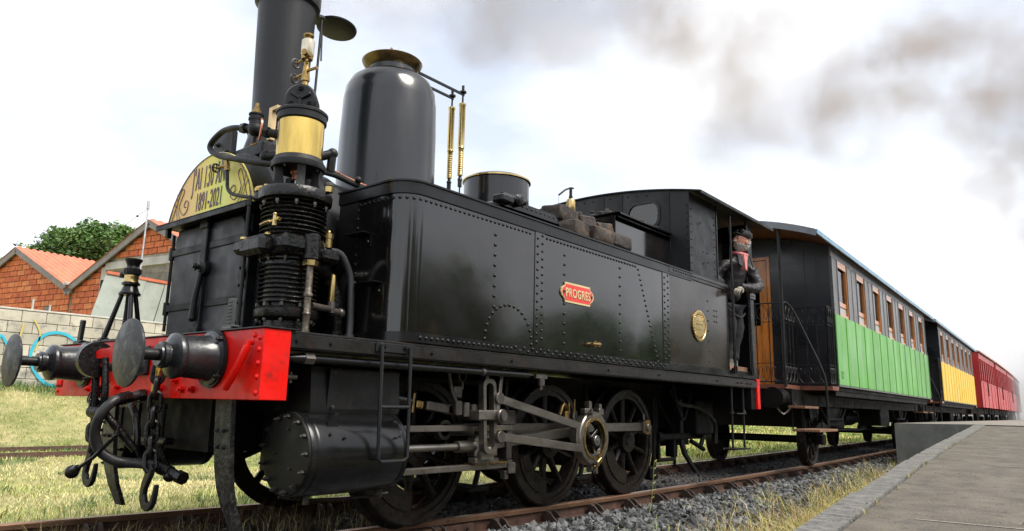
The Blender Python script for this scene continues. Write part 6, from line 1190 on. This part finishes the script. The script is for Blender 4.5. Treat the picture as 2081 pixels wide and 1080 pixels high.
done(g, 'goggle_lens', pm('lens', (.35, .37, .38), .1, metal=.8), hd)
hd.rotation_euler = (R(4), R(20), R(-22))
hd_children = list(hd.children)
g = G(); g.tube([(-.08, -.21, 1.37), (-.02, -.25, 1.36), (.05, -.21, 1.37), (.06, -.12, 1.39), (-.02, -.08, 1.41), (-.08, -.14, 1.39)], .022, 10, sm=3, closed=True); g.prism([(-.045, 0), (.04, 0), (.01, -.09), (-.02, -.2), (-.05, -.18), (-.05, -.08)], (-.05, -.26, 1.36), (1, -.15, 0), (.05, .1, 1), (0, .05, 0)); done(g, 'neckerchief', pink, man, ang=60)
g = G(); g.prism([(-.09, .0), (.0, .02), (.02, -.1), (-.04, -.13)], (.09, -.27, 1.34), (1, .2, 0), (0, .2, 1), (0, .012, 0)); g.prism([(.09, .0), (.0, .02), (-.02, -.1), (.04, -.13)], (-.19, -.22, 1.33), (1, -.2, 0), (0, .2, 1), (0, .012, 0)); done(g, 'collar', jacket, man)
def hand(wx, d, side, name):
    h = empty(name, wx, parent=man); J = [((0, 0, 0), (.026, .02)), ((-.035, 0, -.008), (.036, .02)), ((-.075, 0, -.02), (.036, .018))]; E_ = [(0, 1), (1, 2)]
    b0 = skin_body('palm', J, E_, glove, h, 1)
    for k, (yy, ln) in enumerate(((-.03, .062), (-.01, .072), (.011, .068), (.03, .055))):
        q = [(-.07, yy*.9, -.018), (-.07-ln*.5, yy, -.026), (-.07-ln*.75, yy, -.05), (-.07-ln*.68, yy, -.075)]
        g = G(); g.tube(q, [.0105, .008], 8, sm=3); g.ball(q[-1], .0085, 8, 6); done(g, 'finger', glove, h)
    g = G(); g.tube([(-.02, side*.02, -.005), (-.045, side*.045, -.02), (-.065, side*.05, -.045)], [.012, .009], 8, sm=3); g.ball((-.065, side*.05, -.045), .0095, 8, 6); done(g, 'thumb', glove, h)
    h.rotation_euler = d; return h
# three levels only: the hand's empty is turned into plain parts of the person
def flatten(e):
    bpy.context.view_layer.update()
    for c in list(e.children):
        M_ = (man.matrix_world.inverted() @ c.matrix_world); c.parent = man; c.matrix_parent_inverse = Matrix(); c.matrix_local = M_
h1 = hand((-.24, -.26, .94), (R(15), R(-12), R(0)), -1, 'hand_base'); flatten(h1); bpy.data.objects.remove(h1)
# ================================================================ CARRIAGES
def scroll_panel(g, p, q, z0, z1, n):
    p, q = Vector(p), Vector(q); d = q-p; u = d.normalized(); r = .008
    for z in (z0+.03, z1): g.cyl(p+Z_*z, q+Z_*z, .011, n=6)
    for z in (z0+.3, z1-.28): g.cyl(p+Z_*z, q+Z_*z, .006, n=5)
    for i in range(n+1): a = p+d*i/n; g.cyl(a+Z_*z0, a+Z_*z1, .0075 if 0 < i < n else .014, n=6)
    for i in range(n):
        c = p+d*(i+.5)/n; w = d.length/n*.42
        for zc_, s in ((z0+.17, 1), (z1-.15, -1)):
            for k in (-1, 1):
                g.tube([c+u*k*w*.1+Z_*(zc_-.13*s), c+u*k*w*.8+Z_*(zc_-.07*s), c+u*k*w+Z_*(zc_+.02*s), c+u*k*w*.65+Z_*(zc_+.09*s), c+u*k*w*.3+Z_*(zc_+.05*s), c+u*k*w*.5+Z_*(zc_+.0*s)], .0055, 4, sm=2)
def carriage(nm, loc, rz, colm, label, L_=9.6, detail=2, number=None, nwin=7, roofm=None):
    c = empty(nm, loc, rz=rz, label=label, cat='railway carriage'); H = 1.42; zt_, zr = 2.36, 3.42
    pitch = L_/nwin; ww = pitch*.46
    for s in (-1, 1):
        # lower panels, one object each
        n = nwin*2; pn = None
        for i in range(n):
            if pn is None:
                g = G(); g.box(.006, L_/n-.006, -.02, .0, 1.26, zt_-.002, .004); g.box(L_/n-.035, L_/n-.012, -.03, -.02, 1.262, zt_-.004, .002); pn = done(g, 'side_panel', colm, c); p0 = pn
            else: pn = inst(p0, c)
            pn.location = (i*L_/n if s < 0 else (i+1)*L_/n, s*H, 0); pn.rotation_euler = (0, 0, 0 if s < 0 else PI)
        g = G()
        for i in range(nwin+1):
            a = 0 if i == 0 else i*pitch-(pitch-ww)/2; b = L_ if i == nwin else i*pitch+(pitch-ww)/2; y0 = s*(H-.035); y1 = s*H
            g.box(a, b, min(y0, y1), max(y0, y1), zt_, 3.27, .003)
            for q_ in (a+.02, b-.02): g.box(q_-.014, q_+.014, min(s*H, s*(H+.012)), max(s*H, s*(H+.012)), zt_, 3.27, .002)
            if i in range(1, nwin): g.box((a+b)/2-.01, (a+b)/2+.01, min(s*H, s*(H+.008)), max(s*H, s*(H+.008)), zt_, 3.27, .002)
        done(g, 'window_pillar', greyp, c, kind='stuff')
        g = G(); y0, y1 = sorted((s*(H-.03), s*(H+.004))); g.box(0, L_, y0, y1, 3.27, zr+.02, .003); y0, y1 = sorted((s*(H-.03), s*(H+.014))); g.box(0, L_, y0, y1, 1.235, 1.26, .003); done(g, 'cant_rail', greyp, c)
        w0 = None
        for i in range(nwin):
            x0 = i*pitch+(pitch-ww)/2
            if w0 is None:
                f = slot((0, -.03, 0), (1, 0, 0), (0, 0, 1), (0, .06, 0), .0, zt_, ww, 3.27, .045, .002); w0 = done(f, 'window', wood, c)
                g = G(); g.box(.045, ww-.045, -.012, .02, zt_+.17, zt_+.25, .004); g.box(.045, ww-.045, -.03, -.012, 3.16, 3.225, .003); done(g, 'sash_rail', wood, w0)
                g = G(); g.box(.045, ww-.045, .0, .006, zt_+.045, zt_+.17); done(g, 'lowered_pane', cream_m, w0)
                g = G(); g.box(.045, ww-.045, .008, .012, zt_+.25, 3.225); done(g, 'pane', glass, w0)
                w = w0; first_w = w0
            elif detail > 0: w = ctree(first_w, c)
            w.location = (x0 if s < 0 else x0+ww, s*(H-.03), 0); w.rotation_euler = (0, 0, 0 if s < 0 else PI)
    # roof, ends, floor
    zz = lambda y: 3.72-.29*(abs(y)/1.5)**2.0
    ys2 = np.linspace(-1.5, 1.5, 21); g = G()
    for y in ys2: g.v += [(-1.15, y, zz(y)), (L_+1.1, y, zz(y)), (L_+1.1, y, zz(y)+.025), (-1.15, y, zz(y)+.025)]
    for i in range(20): g.f += [(4*i+k, 4*i+(k+1) % 4, 4*i+4+(k+1) % 4, 4*i+4+k) for k in range(4)]
    g.f += [(0, 1, 2, 3), (80, 81, 82, 83)]; rf = done(g, 'roof', roofm or blueroof, c)
    g = G()
    for s in (-1, 1): y0, y1 = sorted((s*1.5, s*1.525)); g.box(-1.15, L_+1.1, y0, y1, 3.385, 3.462, .004)
    done(g, 'gutter', roofm or blueroof, rf)
    for xe in (-1.17, L_+1.1):
        g = G(); V = [(y, zz(y)+.03) for y in ys2]+[(y, zz(y)-.07) for y in ys2[::-1]]; g.prism(V, (xe, 0, 0), (0, 1, 0), (0, 0, 1), (.02, 0, 0)); done(g, 'roof_end_board', greyroof, rf)
    g = G(); V = [(y, zz(y)-.012) for y in ys2*.99]; 
    for y in ys2*.985: g.v += [(-1.14, y, zz(y)-.012), (L_+1.08, y, zz(y)-.012)]
    g.f += [(2*i, 2*i+1, 2*i+3, 2*i+2) for i in range(20)]; done(g, 'ceiling_boards', wood_d, rf, recalc=False)
    for xe, dx in ((0, .03), (L_-.03, .03)):
        V = [(-H, 1.2), (-.46, 1.2), (-.46, 3.36), (.46, 3.36), (.46, 1.2), (H, 1.2)]+[(y, zz(y)-.02) for y in np.linspace(H, -H, 13)]
        g = G(); g.prism(V, (xe, 0, 0), (0, 1, 0), (0, 0, 1), (dx, 0, 0)); ew_ = done(g, 'end_wall', endwall, c)
        if detail > 1:
            g = G(); xo = xe-.012 if xe == 0 else xe+.03; 
            for y in (-1.0, 1.0): g.box(xo, xo+.012, y-.012, y+.012, 1.22, 3.4, .002)
            g.box(xo, xo+.012, -H, -.5, 1.22, 1.3, .002); done(g, 'panel_bead', endwall, ew_)
        f = slot((xe-.01, 0, 0), (0, 1, 0), (0, 0, 1), (.05, 0, 0), -.46, 1.2, .46, 3.36, .05, .003); dr = done(f, 'door', wood, c)
        f = slot((xe+.0, 0, 0), (0, 1, 0), (0, 0, 1), (.035, 0, 0), -.4, 1.24, .4, 3.3, .12, .003); done(f, 'door_stile', wood, dr)
        g = G(); g.box(xe+.008, xe+.022, -.3, .3, 1.3, 2.12, .003); g.box(xe+.0, xe+.03, -.3, .3, 2.1, 2.22, .003); g.box(xe-.002, xe+.008, -.2, .2, 1.42, 2.0, .008); g.box(xe, xe+.03, -.3, .3, 1.66, 1.74, .003); done(g, 'door_panel', wood, dr)
        g = G(); g.box(xe+.014, xe+.02, -.29, .29, 2.22, 3.19); done(g, 'pane', glass, dr)
    fl = [(-1.08, -.95), (-.37, -.95), (-.37, -H), (L_+.37, -H), (L_+.37, -.95), (L_+1.05, -.95), (L_+1.05, .95), (L_+.37, .95), (L_+.37, H), (-.37, H), (-.37, .95), (-1.08, .95)]
    fm = wood_d if detail < 2 else pm('platform_edge_board', (.17, .06, .035), .6, vary=.3, scale=6)
    for xs_, P_l in ((-1, [(-1.08, -.95), (-.37, -.95), (-.37, -H), (-.004, -H), (-.004, H), (-.37, H), (-.37, .95), (-1.08, .95)]), (1, [(L_+.004, -H), (L_+.37, -H), (L_+.37, -.95), (L_+1.05, -.95), (L_+1.05, .95), (L_+.37, .95), (L_+.37, H), (L_+.004, H)])):
        g = G(); g.prism(P_l, (0, 0, 1.17), (1, 0, 0), (0, 1, 0), (0, 0, .06)); done(g, 'balcony_floor', fm, c)
    g = G(); g.box(0, L_, -H+.05, H-.05, 1.175, 1.225); done(g, 'floor', frame_m, c)
    g = G(); g.box(-1.05, L_+1.02, -.98, -.9, .93, 1.17, .004); g.box(-1.05, L_+1.02, .9, .98, .93, 1.17, .004); g.box(-1.05, -.95, -.98, .98, .9, 1.17); g.box(.1, L_-.1, -1.35, 1.35, 1.1, 1.17); g.box(.1, L_-.1, -.9, .9, .95, 1.1); g.box(1.5, 2.3, -.9, -.3, .6, .95, .02); g.box(5.6, 6.6, -.95, -.5, .58, .95, .02); g.box(.2, .5, -.8, .8, .6, .95)
    for x in (1.6, L_-1.6): g.tube([(x-.9, -.94, .93), (x-.5, -.94, .72), (x+.5, -.94, .72), (x+.9, -.94, .93)], .03, 6)
    for x in np.arange(.7, L_, 1.3): g.box(x-.02, x+.02, 1.28, 1.36, .62, 1.15); g.prism([(0, 0), (.03, 0), (.1, .5), (.07, .5)], (x, 1.0, .62), (1, 0, 0), (0, 0, 1), (0, .03, 0))
    g.box(.2, L_-.2, 1.2, 1.5, .56, .61, .004)
    for x in (3.4, 4.2, 5.6): g.cyl((x, -.8, .8), (x, .8, .8), .025, n=8); 
    g.cyl((4.2, -.4, .75), (5.2, -.4, .75), .17, n=16); g.box(2.6, 3.2, -.75, -.2, .55, .93, .02); g.tube([(1.2, -.7, .55), (4.5, -.7, .5), (L_-1.2, -.7, .55)], .022, 6)
    done(g, 'underframe', frame_m, c)
    # wheels, axle boxes, springs
    wx = (.62, L_-1.0); w1 = None
    for x in wx:
        for s in (-1, 1):
            if w1 is None:
                g = G(); g.lathe([(.0, -.02), (.06, -.08), (.09, -.06), (.1, -.02), (.33, .0), (.345, -.05), (.39, -.062), (.4, -.05), (.405, .04), (.43, .05), (.43, .068), (.36, .07), (.34, .02), (.1, .02), (0, .03)], (0, 0, 0), (0, 1, 0), 40); w1 = done(g, 'wheel', wheel_m, c)
                g = G()
                for k in range(8): a = 2*PI*k/8; g.obox((.21*math.cos(a), -.02, .21*math.sin(a)), ((math.cos(a), 0, math.sin(a)), (0, 1, 0), (-math.sin(a), 0, math.cos(a))), (.13, .012, .02), .004)
                done(g, 'spokes', wheel_m, w1, kind='stuff'); w = w1
            else: w = ctree(w1, c)
            w.location = (x, s*.765, .405); w.rotation_euler = (0, 0, 0 if s < 0 else PI)
        g = G(); g.cyl((x, -.9, .405), (x, .9, .405), .06, n=12)
        for s in (-1, 1):
            y0, y1 = sorted((s*.86, s*1.02)); g.box(x-.1, x+.1, y0, y1, .33, .5, .02)
            for k in range(6): g.box(x-.52+.07*k, x+.52-.07*k, y0+.03, y1-.03, .56+.02*k+.0, .578+.02*k)
            g.box(x-.03, x+.03, y0+.02, y1-.02, .5, .72); g.prism([(-.3, 0), (.3, 0), (.14, -.55), (.1, -.55), (.12, -.2), (-.12, -.2), (-.1, -.55), (-.14, -.55)], (x, s*.88, .95), (1, 0, 0), (0, 0, 1), (0, .015, 0))
        done(g, 'axle_and_springs', frame_m, c)
    for xe, dr_ in ((-1.08, -1), (L_+1.05, 1)):
        g = G()
        for s in (-1, 1): g.lathe([(.13, 0), (.14, .02), (.1, .05), (.1, .2), (.06, .22), (.03, .23), (.03, .36), (.15, .37), (.15, .38), (0, .385)], (xe, s*.87, 1.03), (dr_, 0, 0), 20)
        done(g, 'buffers', frame_m, c, kind='stuff')
        x1 = xe+dr_*.0; xi = -.37 if dr_ < 0 else L_+.37; x0_ = 0 if dr_ < 0 else L_; xr = xe-dr_*.02
        g = G(); nn_ = 3 if detail > 1 else 2
        for s in (-1, 1):
            scroll_panel(g, (x0_+dr_*.02, s*1.39, 0), (xi, s*1.39, 0), 1.24, 2.43, 3); scroll_panel(g, (xi, s*1.39, 0), (xi, s*.93, 0), 1.24, 2.43, 3)
            scroll_panel(g, (xi, s*.93, 0), (xr, s*.93, 0), 1.24, 2.43, 4); scroll_panel(g, (xr, s*.93, 0), (xr, s*.36, 0), 1.24, 2.43, 3)
        if dr_ < 0: scroll_panel(g, (xr, -.36, 0), (xr, .36, 0), 1.24, 2.43, 4)
        done(g, 'balcony_railing', sat_black, c)
        g = G()
        for s in (-1, 1): g.cyl((xr, s*.94, 1.2), (xr, s*.94, zz(.94)-.03), .026, n=10)
        done(g, 'balcony_post', sat_black, c)
        for s in (-1, 1):
            g = G(); g.tube([(xr, s*.95, 2.42), (xr-dr_*.1, s*.98, 2.43), (xr-dr_*.2, s*1.06, 2.28), (xr-dr_*.3, s*1.22, 1.85), (xr-dr_*.38, s*1.36, 1.45), (xr-dr_*.4, s*1.4, 1.2), (xr-dr_*.4, s*1.4, .62)], .017, 10, sm=5); done(g, 'step_handrail', sat_black, c)
            g = G(); a, b = sorted((xr, xr-dr_*.72)); y0, y1 = sorted((s*.96, s*1.2)); g.box(a, b, y0, y1, .89, .925, .004); y0, y1 = sorted((s*1.0, s*1.38)); a, b = sorted((xr, xr-dr_*1.02)); g.box(a, b, y0, y1, .565, .6, .004); stp = done(g, 'step_board', plank_m, c)
            g = G()
            for x in (xr-dr_*.05, xr-dr_*.65): g.cyl((x, s*1.0, 1.17), (x, s*1.0, .57), .011, n=6)
            done(g, 'step_hanger', frame_m, stp)
    if number:
        text_obj('lettering', number, pm('dark_green_ink', (.06, .2, .05), .5), c, (.2, -H-.022, 1.36), (1, 0, 0), (0, 0, 1), .17, .002, .5)
    return c
c1 = carriage('balcony_carriage', (9.7, 0, 0), R(2.72), green, 'green and grey balcony carriage with blue roof edge, coupled right behind the engine', number='C32')
g = G(); g.box(-1.075, -1.07, -.5, -.36, 1.95, 2.25); done(g, 'notice', white_m, c1); g = G(); g.tube([(-1.1, -.75, 1.0), (-1.16, -.8, .95), (-1.1, -.9, .8), (-1.0, -1.0, .93)], .014, 8, sm=3); g.tube([(-1.0, -.8, 1.0), (-.85, -.95, 1.0), (-.8, -1.0, .9)], .014, 8, sm=3); done(g, 'coupling_pipe', steel_d, c1)
c2 = carriage('balcony_carriage', (21.8, .56, 0), R(2.8), yellowp, 'yellow and grey balcony carriage, second in the train', detail=1)
def red_car(loc, rz, L_, label, colm=redc):
    c = empty('compartment_carriage', loc, rz=rz, label=label, cat='railway carriage', group=None); H = 1.38
    n = 4; p = L_/n
    for s in (-1, 1):
        for i in range(n*2):
            g = G(); a = i*p/2; y0, y1 = sorted((s*H, s*(H-.03+.0))); o_ = .015 if i % 2 else 0; y0, y1 = sorted((s*(H+o_), s*(H-.03))); g.box(a+.012, a+p/2-.012, y0, y1, 1.2, 2.25, .006); done(g, 'door' if i % 2 else 'side_panel', colm, c)
        g = G(); y0, y1 = sorted((s*H, s*(H-.05)))
        for i in range(n*2+1): a = i*p/2; g.box(max(0, a-.09), min(L_, a+.09), y0, y1, 2.25, 3.2, .005)
        g.box(0, L_, y0, y1, 3.2, 3.42, .005); g.box(0, L_, *sorted((s*(H+.02), s*(H-.03))), 2.22, 2.28, .004); done(g, 'window_frame', colm, c)
        g = G(); y0, y1 = sorted((s*(H-.03), s*(H-.04))); g.box(.05, L_-.05, y0, y1, 2.28, 3.2); done(g, 'pane', glass, c)
    g = G()
    for xe in (0, L_-.04): g.box(xe, xe+.04, -H+.04, H-.04, 1.2, 3.5)
    for i in range(1, n): g.box(i*p-.02, i*p+.02, -H+.1, H-.1, 1.2, 3.3)
    done(g, 'partition', colm, c)
    ys2 = np.linspace(-1.46, 1.46, 13); z3 = lambda y: 3.68-.24*(y/1.46)**2; g = G()
    for y in ys2: g.v += [(-.1, y, z3(y)), (L_+.1, y, z3(y)), (L_+.1, y, z3(y)+.05), (-.1, y, z3(y)+.05)]
    for i in range(12): g.f += [(4*i+k, 4*i+(k+1) % 4, 4*i+4+(k+1) % 4, 4*i+4+k) for k in range(4)]
    g.f += [(0, 1, 2, 3), (48, 49, 50, 51)]; done(g, 'roof', pm('pale_red_roof', (.45, .22, .18), .6) if colm is redc else greyroof, c)
    g = G(); g.box(-.05, L_+.05, -.95, .95, .95, 1.2); g.box(0, L_, -1.5, -1.25, .6, .64); g.cyl((-.5, -.87, 1.03), (0, -.87, 1.03), .13, n=12)
    for x in (1.2, L_-1.2): 
        for s in (-1, 1): g.cyl((x, s*.7, .42), (x, s*.83, .42), .42, n=24); g.box(x-.12, x+.12, s*.95-.07, s*.95+.07, .3, .95)
    done(g, 'underframe', frame_m, c)
    g = G(); [g.box(L_*k/6, L_*k/6+.03, -1.3, -1.27, .6, 1.2) for k in range(1, 6)]; g.cyl((p*1.25, -H-.06, 1.7), (p*1.25, -H-.06, 2.4), .02, n=6); done(g, 'grab_rail', frame_m, c)
    return c
for i, (x0, L_, lb, cm) in enumerate(((33.4, 6.9, 'nearest red compartment carriage, coupled behind the yellow carriage', redc), (41.2, 7.6, 'middle red compartment carriage', redc), (49.7, 7.6, 'farthest red compartment carriage, fading into steam', redc), (58.3, 8.5, 'last dark carriage of the train, faint in the steam', pm('dark_carriage_paint', (.07, .045, .045), .5)))):
    a = math.atan((tcs(x0+L_)-tcs(x0))/L_); red_car((x0, tcs(x0)-.05, 0), a, L_, lb, cm)
    
# ================================================================ SMOKE AND STEAM
def volume(name, box, clumps, col, dens, nsc, label, lo=.42, hi=.72, stretch=(1, 1, 1), aniso=.2, wisp=1.0):
    g = G(); g.box(*box); o = done(g, name, bpy.data.materials.new(name), smooth=False, label=label, kind='stuff', cat=None)
    m = o.data.materials[0]; m.use_nodes = True; t = m.node_tree; t.nodes.clear(); n = t.nodes.new; l = t.links.new
    ou = n('ShaderNodeOutputMaterial'); pv = n('ShaderNodeVolumePrincipled'); l(pv.outputs[0], ou.inputs['Volume']); pv.inputs['Color'].default_value = (*col, 1); pv.inputs['Anisotropy'].default_value = aniso
    ge = n('ShaderNodeNewGeometry'); pos = ge.outputs['Position']
    nz1 = n('ShaderNodeTexNoise'); nz1.inputs['Scale'].default_value = nsc*.6; nz1.inputs['Detail'].default_value = 2; l(pos, nz1.inputs[0])
    wv = n('ShaderNodeVectorMath'); wv.operation = 'MULTIPLY_ADD'; wv.inputs[1].default_value = (wisp,)*3; l(nz1.outputs[1], wv.inputs[0]); l(pos, wv.inputs[2])
    mp_ = n('ShaderNodeMapping'); mp_.inputs['Scale'].default_value = stretch; l(wv.outputs[0], mp_.inputs[0])
    nz2 = n('ShaderNodeTexNoise'); nz2.inputs['Scale'].default_value = nsc; nz2.inputs['Detail'].default_value = 5; nz2.inputs['Roughness'].default_value = .58; l(mp_.outputs[0], nz2.inputs[0])
    mr = n('ShaderNodeMapRange'); mr.inputs[1].default_value = lo; mr.inputs[2].default_value = hi; mr.interpolation_type = 'SMOOTHSTEP'; l(nz2.outputs[0], mr.inputs[0])
    acc = None
    for (cx_, cy_, cz_, r_, w_) in clumps:
        d = n('ShaderNodeVectorMath'); d.operation = 'DISTANCE'; d.inputs[1].default_value = (cx_+wisp*.5, cy_+wisp*.5, cz_+wisp*.5); l(wv.outputs[0], d.inputs[0])
        k = n('ShaderNodeMapRange'); k.interpolation_type = 'SMOOTHSTEP'; k.inputs[1].default_value = r_; k.inputs[2].default_value = r_*.15; k.inputs[3].default_value = 0; k.inputs[4].default_value = w_; l(d.outputs['Value'], k.inputs[0])
        if acc is None: acc = k.outputs[0]
        else: ad = n('ShaderNodeMath'); ad.operation = 'ADD'; l(acc, ad.inputs[0]); l(k.outputs[0], ad.inputs[1]); acc = ad.outputs[0]
    mu = n('ShaderNodeMath'); mu.operation = 'MULTIPLY'; l(mr.outputs[0], mu.inputs[0]); l(acc, mu.inputs[1])
    m3 = n('ShaderNodeMath'); m3.operation = 'MULTIPLY'; m3.inputs[1].default_value = dens; l(mu.outputs[0], m3.inputs[0]); l(m3.outputs[0], pv.inputs['Density'])
    return o
if SMOKE:
    volume('smoke', (.9, 24, -7, 2.6, 3.4, 12.5), [(.9, 0, 4.3, .4, 20), (1.35, 0, 4.42, .5, 28), (2.0, 0, 4.55, .5, 26), (2.7, -.1, 4.8, .6, 18), (3.4, -.1, 5.05, .7, 9), (4.1, -.1, 5.3, .75, 4.5), (4.8, -.15, 5.4, .65, 4.5), (5.9, -.3, 6.0, 1.0, .9), (7.4, -.2, 6.6, 1.2, .7),
        (9.8, 0, 6.7, 1.7, .75), (9.9, .1, 5.7, 1.2, .5), (10.2, -.5, 7.5, 1.3, .35), (11.6, -.6, 6.5, 1.2, .35), (13.2, -1.1, 6.9, 1.5, .6), (14.6, -1.6, 8.3, 1.9, .45), (16.9, -2.9, 8.6, 2.2, .4), (18.6, -3.1, 7.0, 1.8, .5), (19.6, -3.4, 5.6, 1.4, .5), (16, -2.4, 9.8, 1.8, .3), (20.5, -4, 9.0, 2.6, .35)],
        (.42, .34, .28), 1.9, .85, 'brown grey smoke plume drifting back from the chimney over the train', .38, .70, wisp=1.3)
    volume('steam', (42, 74, -9, 8, -.5, 7.5), [(64, 1, 2.2, 20, 1)], (.95, .96, .97), .17, .12, 'pale steam drifting round the farthest carriages', .25, .6, wisp=2)
# ---- pieces that do not touch each other become parts of their own
def split_parts():
    cache = {}
    for o in list(SC.objects):
        if o.type != 'MESH' or o.parent is None or 'kind' in o or o.name.split('.')[0] in ('lettering', 'crown', 'foliage', 'jacket', 'trousers'): continue
        me = o.data; key = me.name
        if len(me.polygons) > 6000: continue
        if key not in cache:
            n = len(me.vertices); par = list(range(n))
            def find(a):
                while par[a] != a: par[a] = par[par[a]]; a = par[a]
                return a
            for p in me.polygons:
                v = p.vertices; a = find(v[0])
                for b in v[1:]:
                    b = find(b)
                    if a != b: par[b] = a
            co = [v.co.copy() for v in me.vertices]; grp = {}
            for i in range(n): grp.setdefault(find(i), []).append(i)
            bbs = [[ids, [min(co[i][k] for i in ids)-.006 for k in range(3)], [max(co[i][k] for i in ids)+.006 for k in range(3)]] for ids in grp.values()]
            ch = len(bbs) < 400
            while ch:
                ch = False; i = 0
                while i < len(bbs):
                    j = i+1
                    while j < len(bbs):
                        A_, B_ = bbs[i], bbs[j]
                        if all(A_[1][k] <= B_[2][k] and B_[1][k] <= A_[2][k] for k in range(3)):
                            bbs[i] = [A_[0]+B_[0], [min(A_[1][k], B_[1][k]) for k in range(3)], [max(A_[2][k], B_[2][k]) for k in range(3)]]; bbs.pop(j); ch = True
                        else: j += 1
                    i += 1
            if len(bbs) == 1: cache[key] = None
            elif len(bbs) > 10: cache[key] = 'stuff'
            else:
                bbs.sort(key=lambda b: -len(b[0])); subs = []
                own = {}
                for bi, b in enumerate(bbs):
                    for i in b[0]: own[i] = bi
                for bi, b in enumerate(bbs):
                    mp2 = {i: k for k, i in enumerate(b[0])}; fs = [tuple(mp2[v] for v in p.vertices) for p in me.polygons if own[p.vertices[0]] == bi]
                    m2 = bpy.data.meshes.new(key.split('.')[0]); m2.from_pydata([co[i] for i in b[0]], [], fs)
                    m2.polygons.foreach_set('use_smooth', [True]*len(fs)); m2.set_sharp_from_angle(angle=R(35))
                    for mt in me.materials: m2.materials.append(mt)
                    subs.append(m2)
                cache[key] = subs
        c = cache[key]
        if c == 'stuff': o['kind'] = 'stuff'
        elif c:
            base = o.name.split('.')[0]
            for m2 in c[1:]:
                q = bpy.data.objects.new(base, m2); COL.objects.link(q); q.parent = o.parent; q.matrix_basis = o.matrix_basis.copy(); q.matrix_parent_inverse = o.matrix_parent_inverse.copy()
                for md in o.modifiers: m_ = q.modifiers.new(md.name, md.type); m_.width = md.width; m_.segments = md.segments; m_.limit_method = md.limit_method
            o.data = c[0]
split_parts()
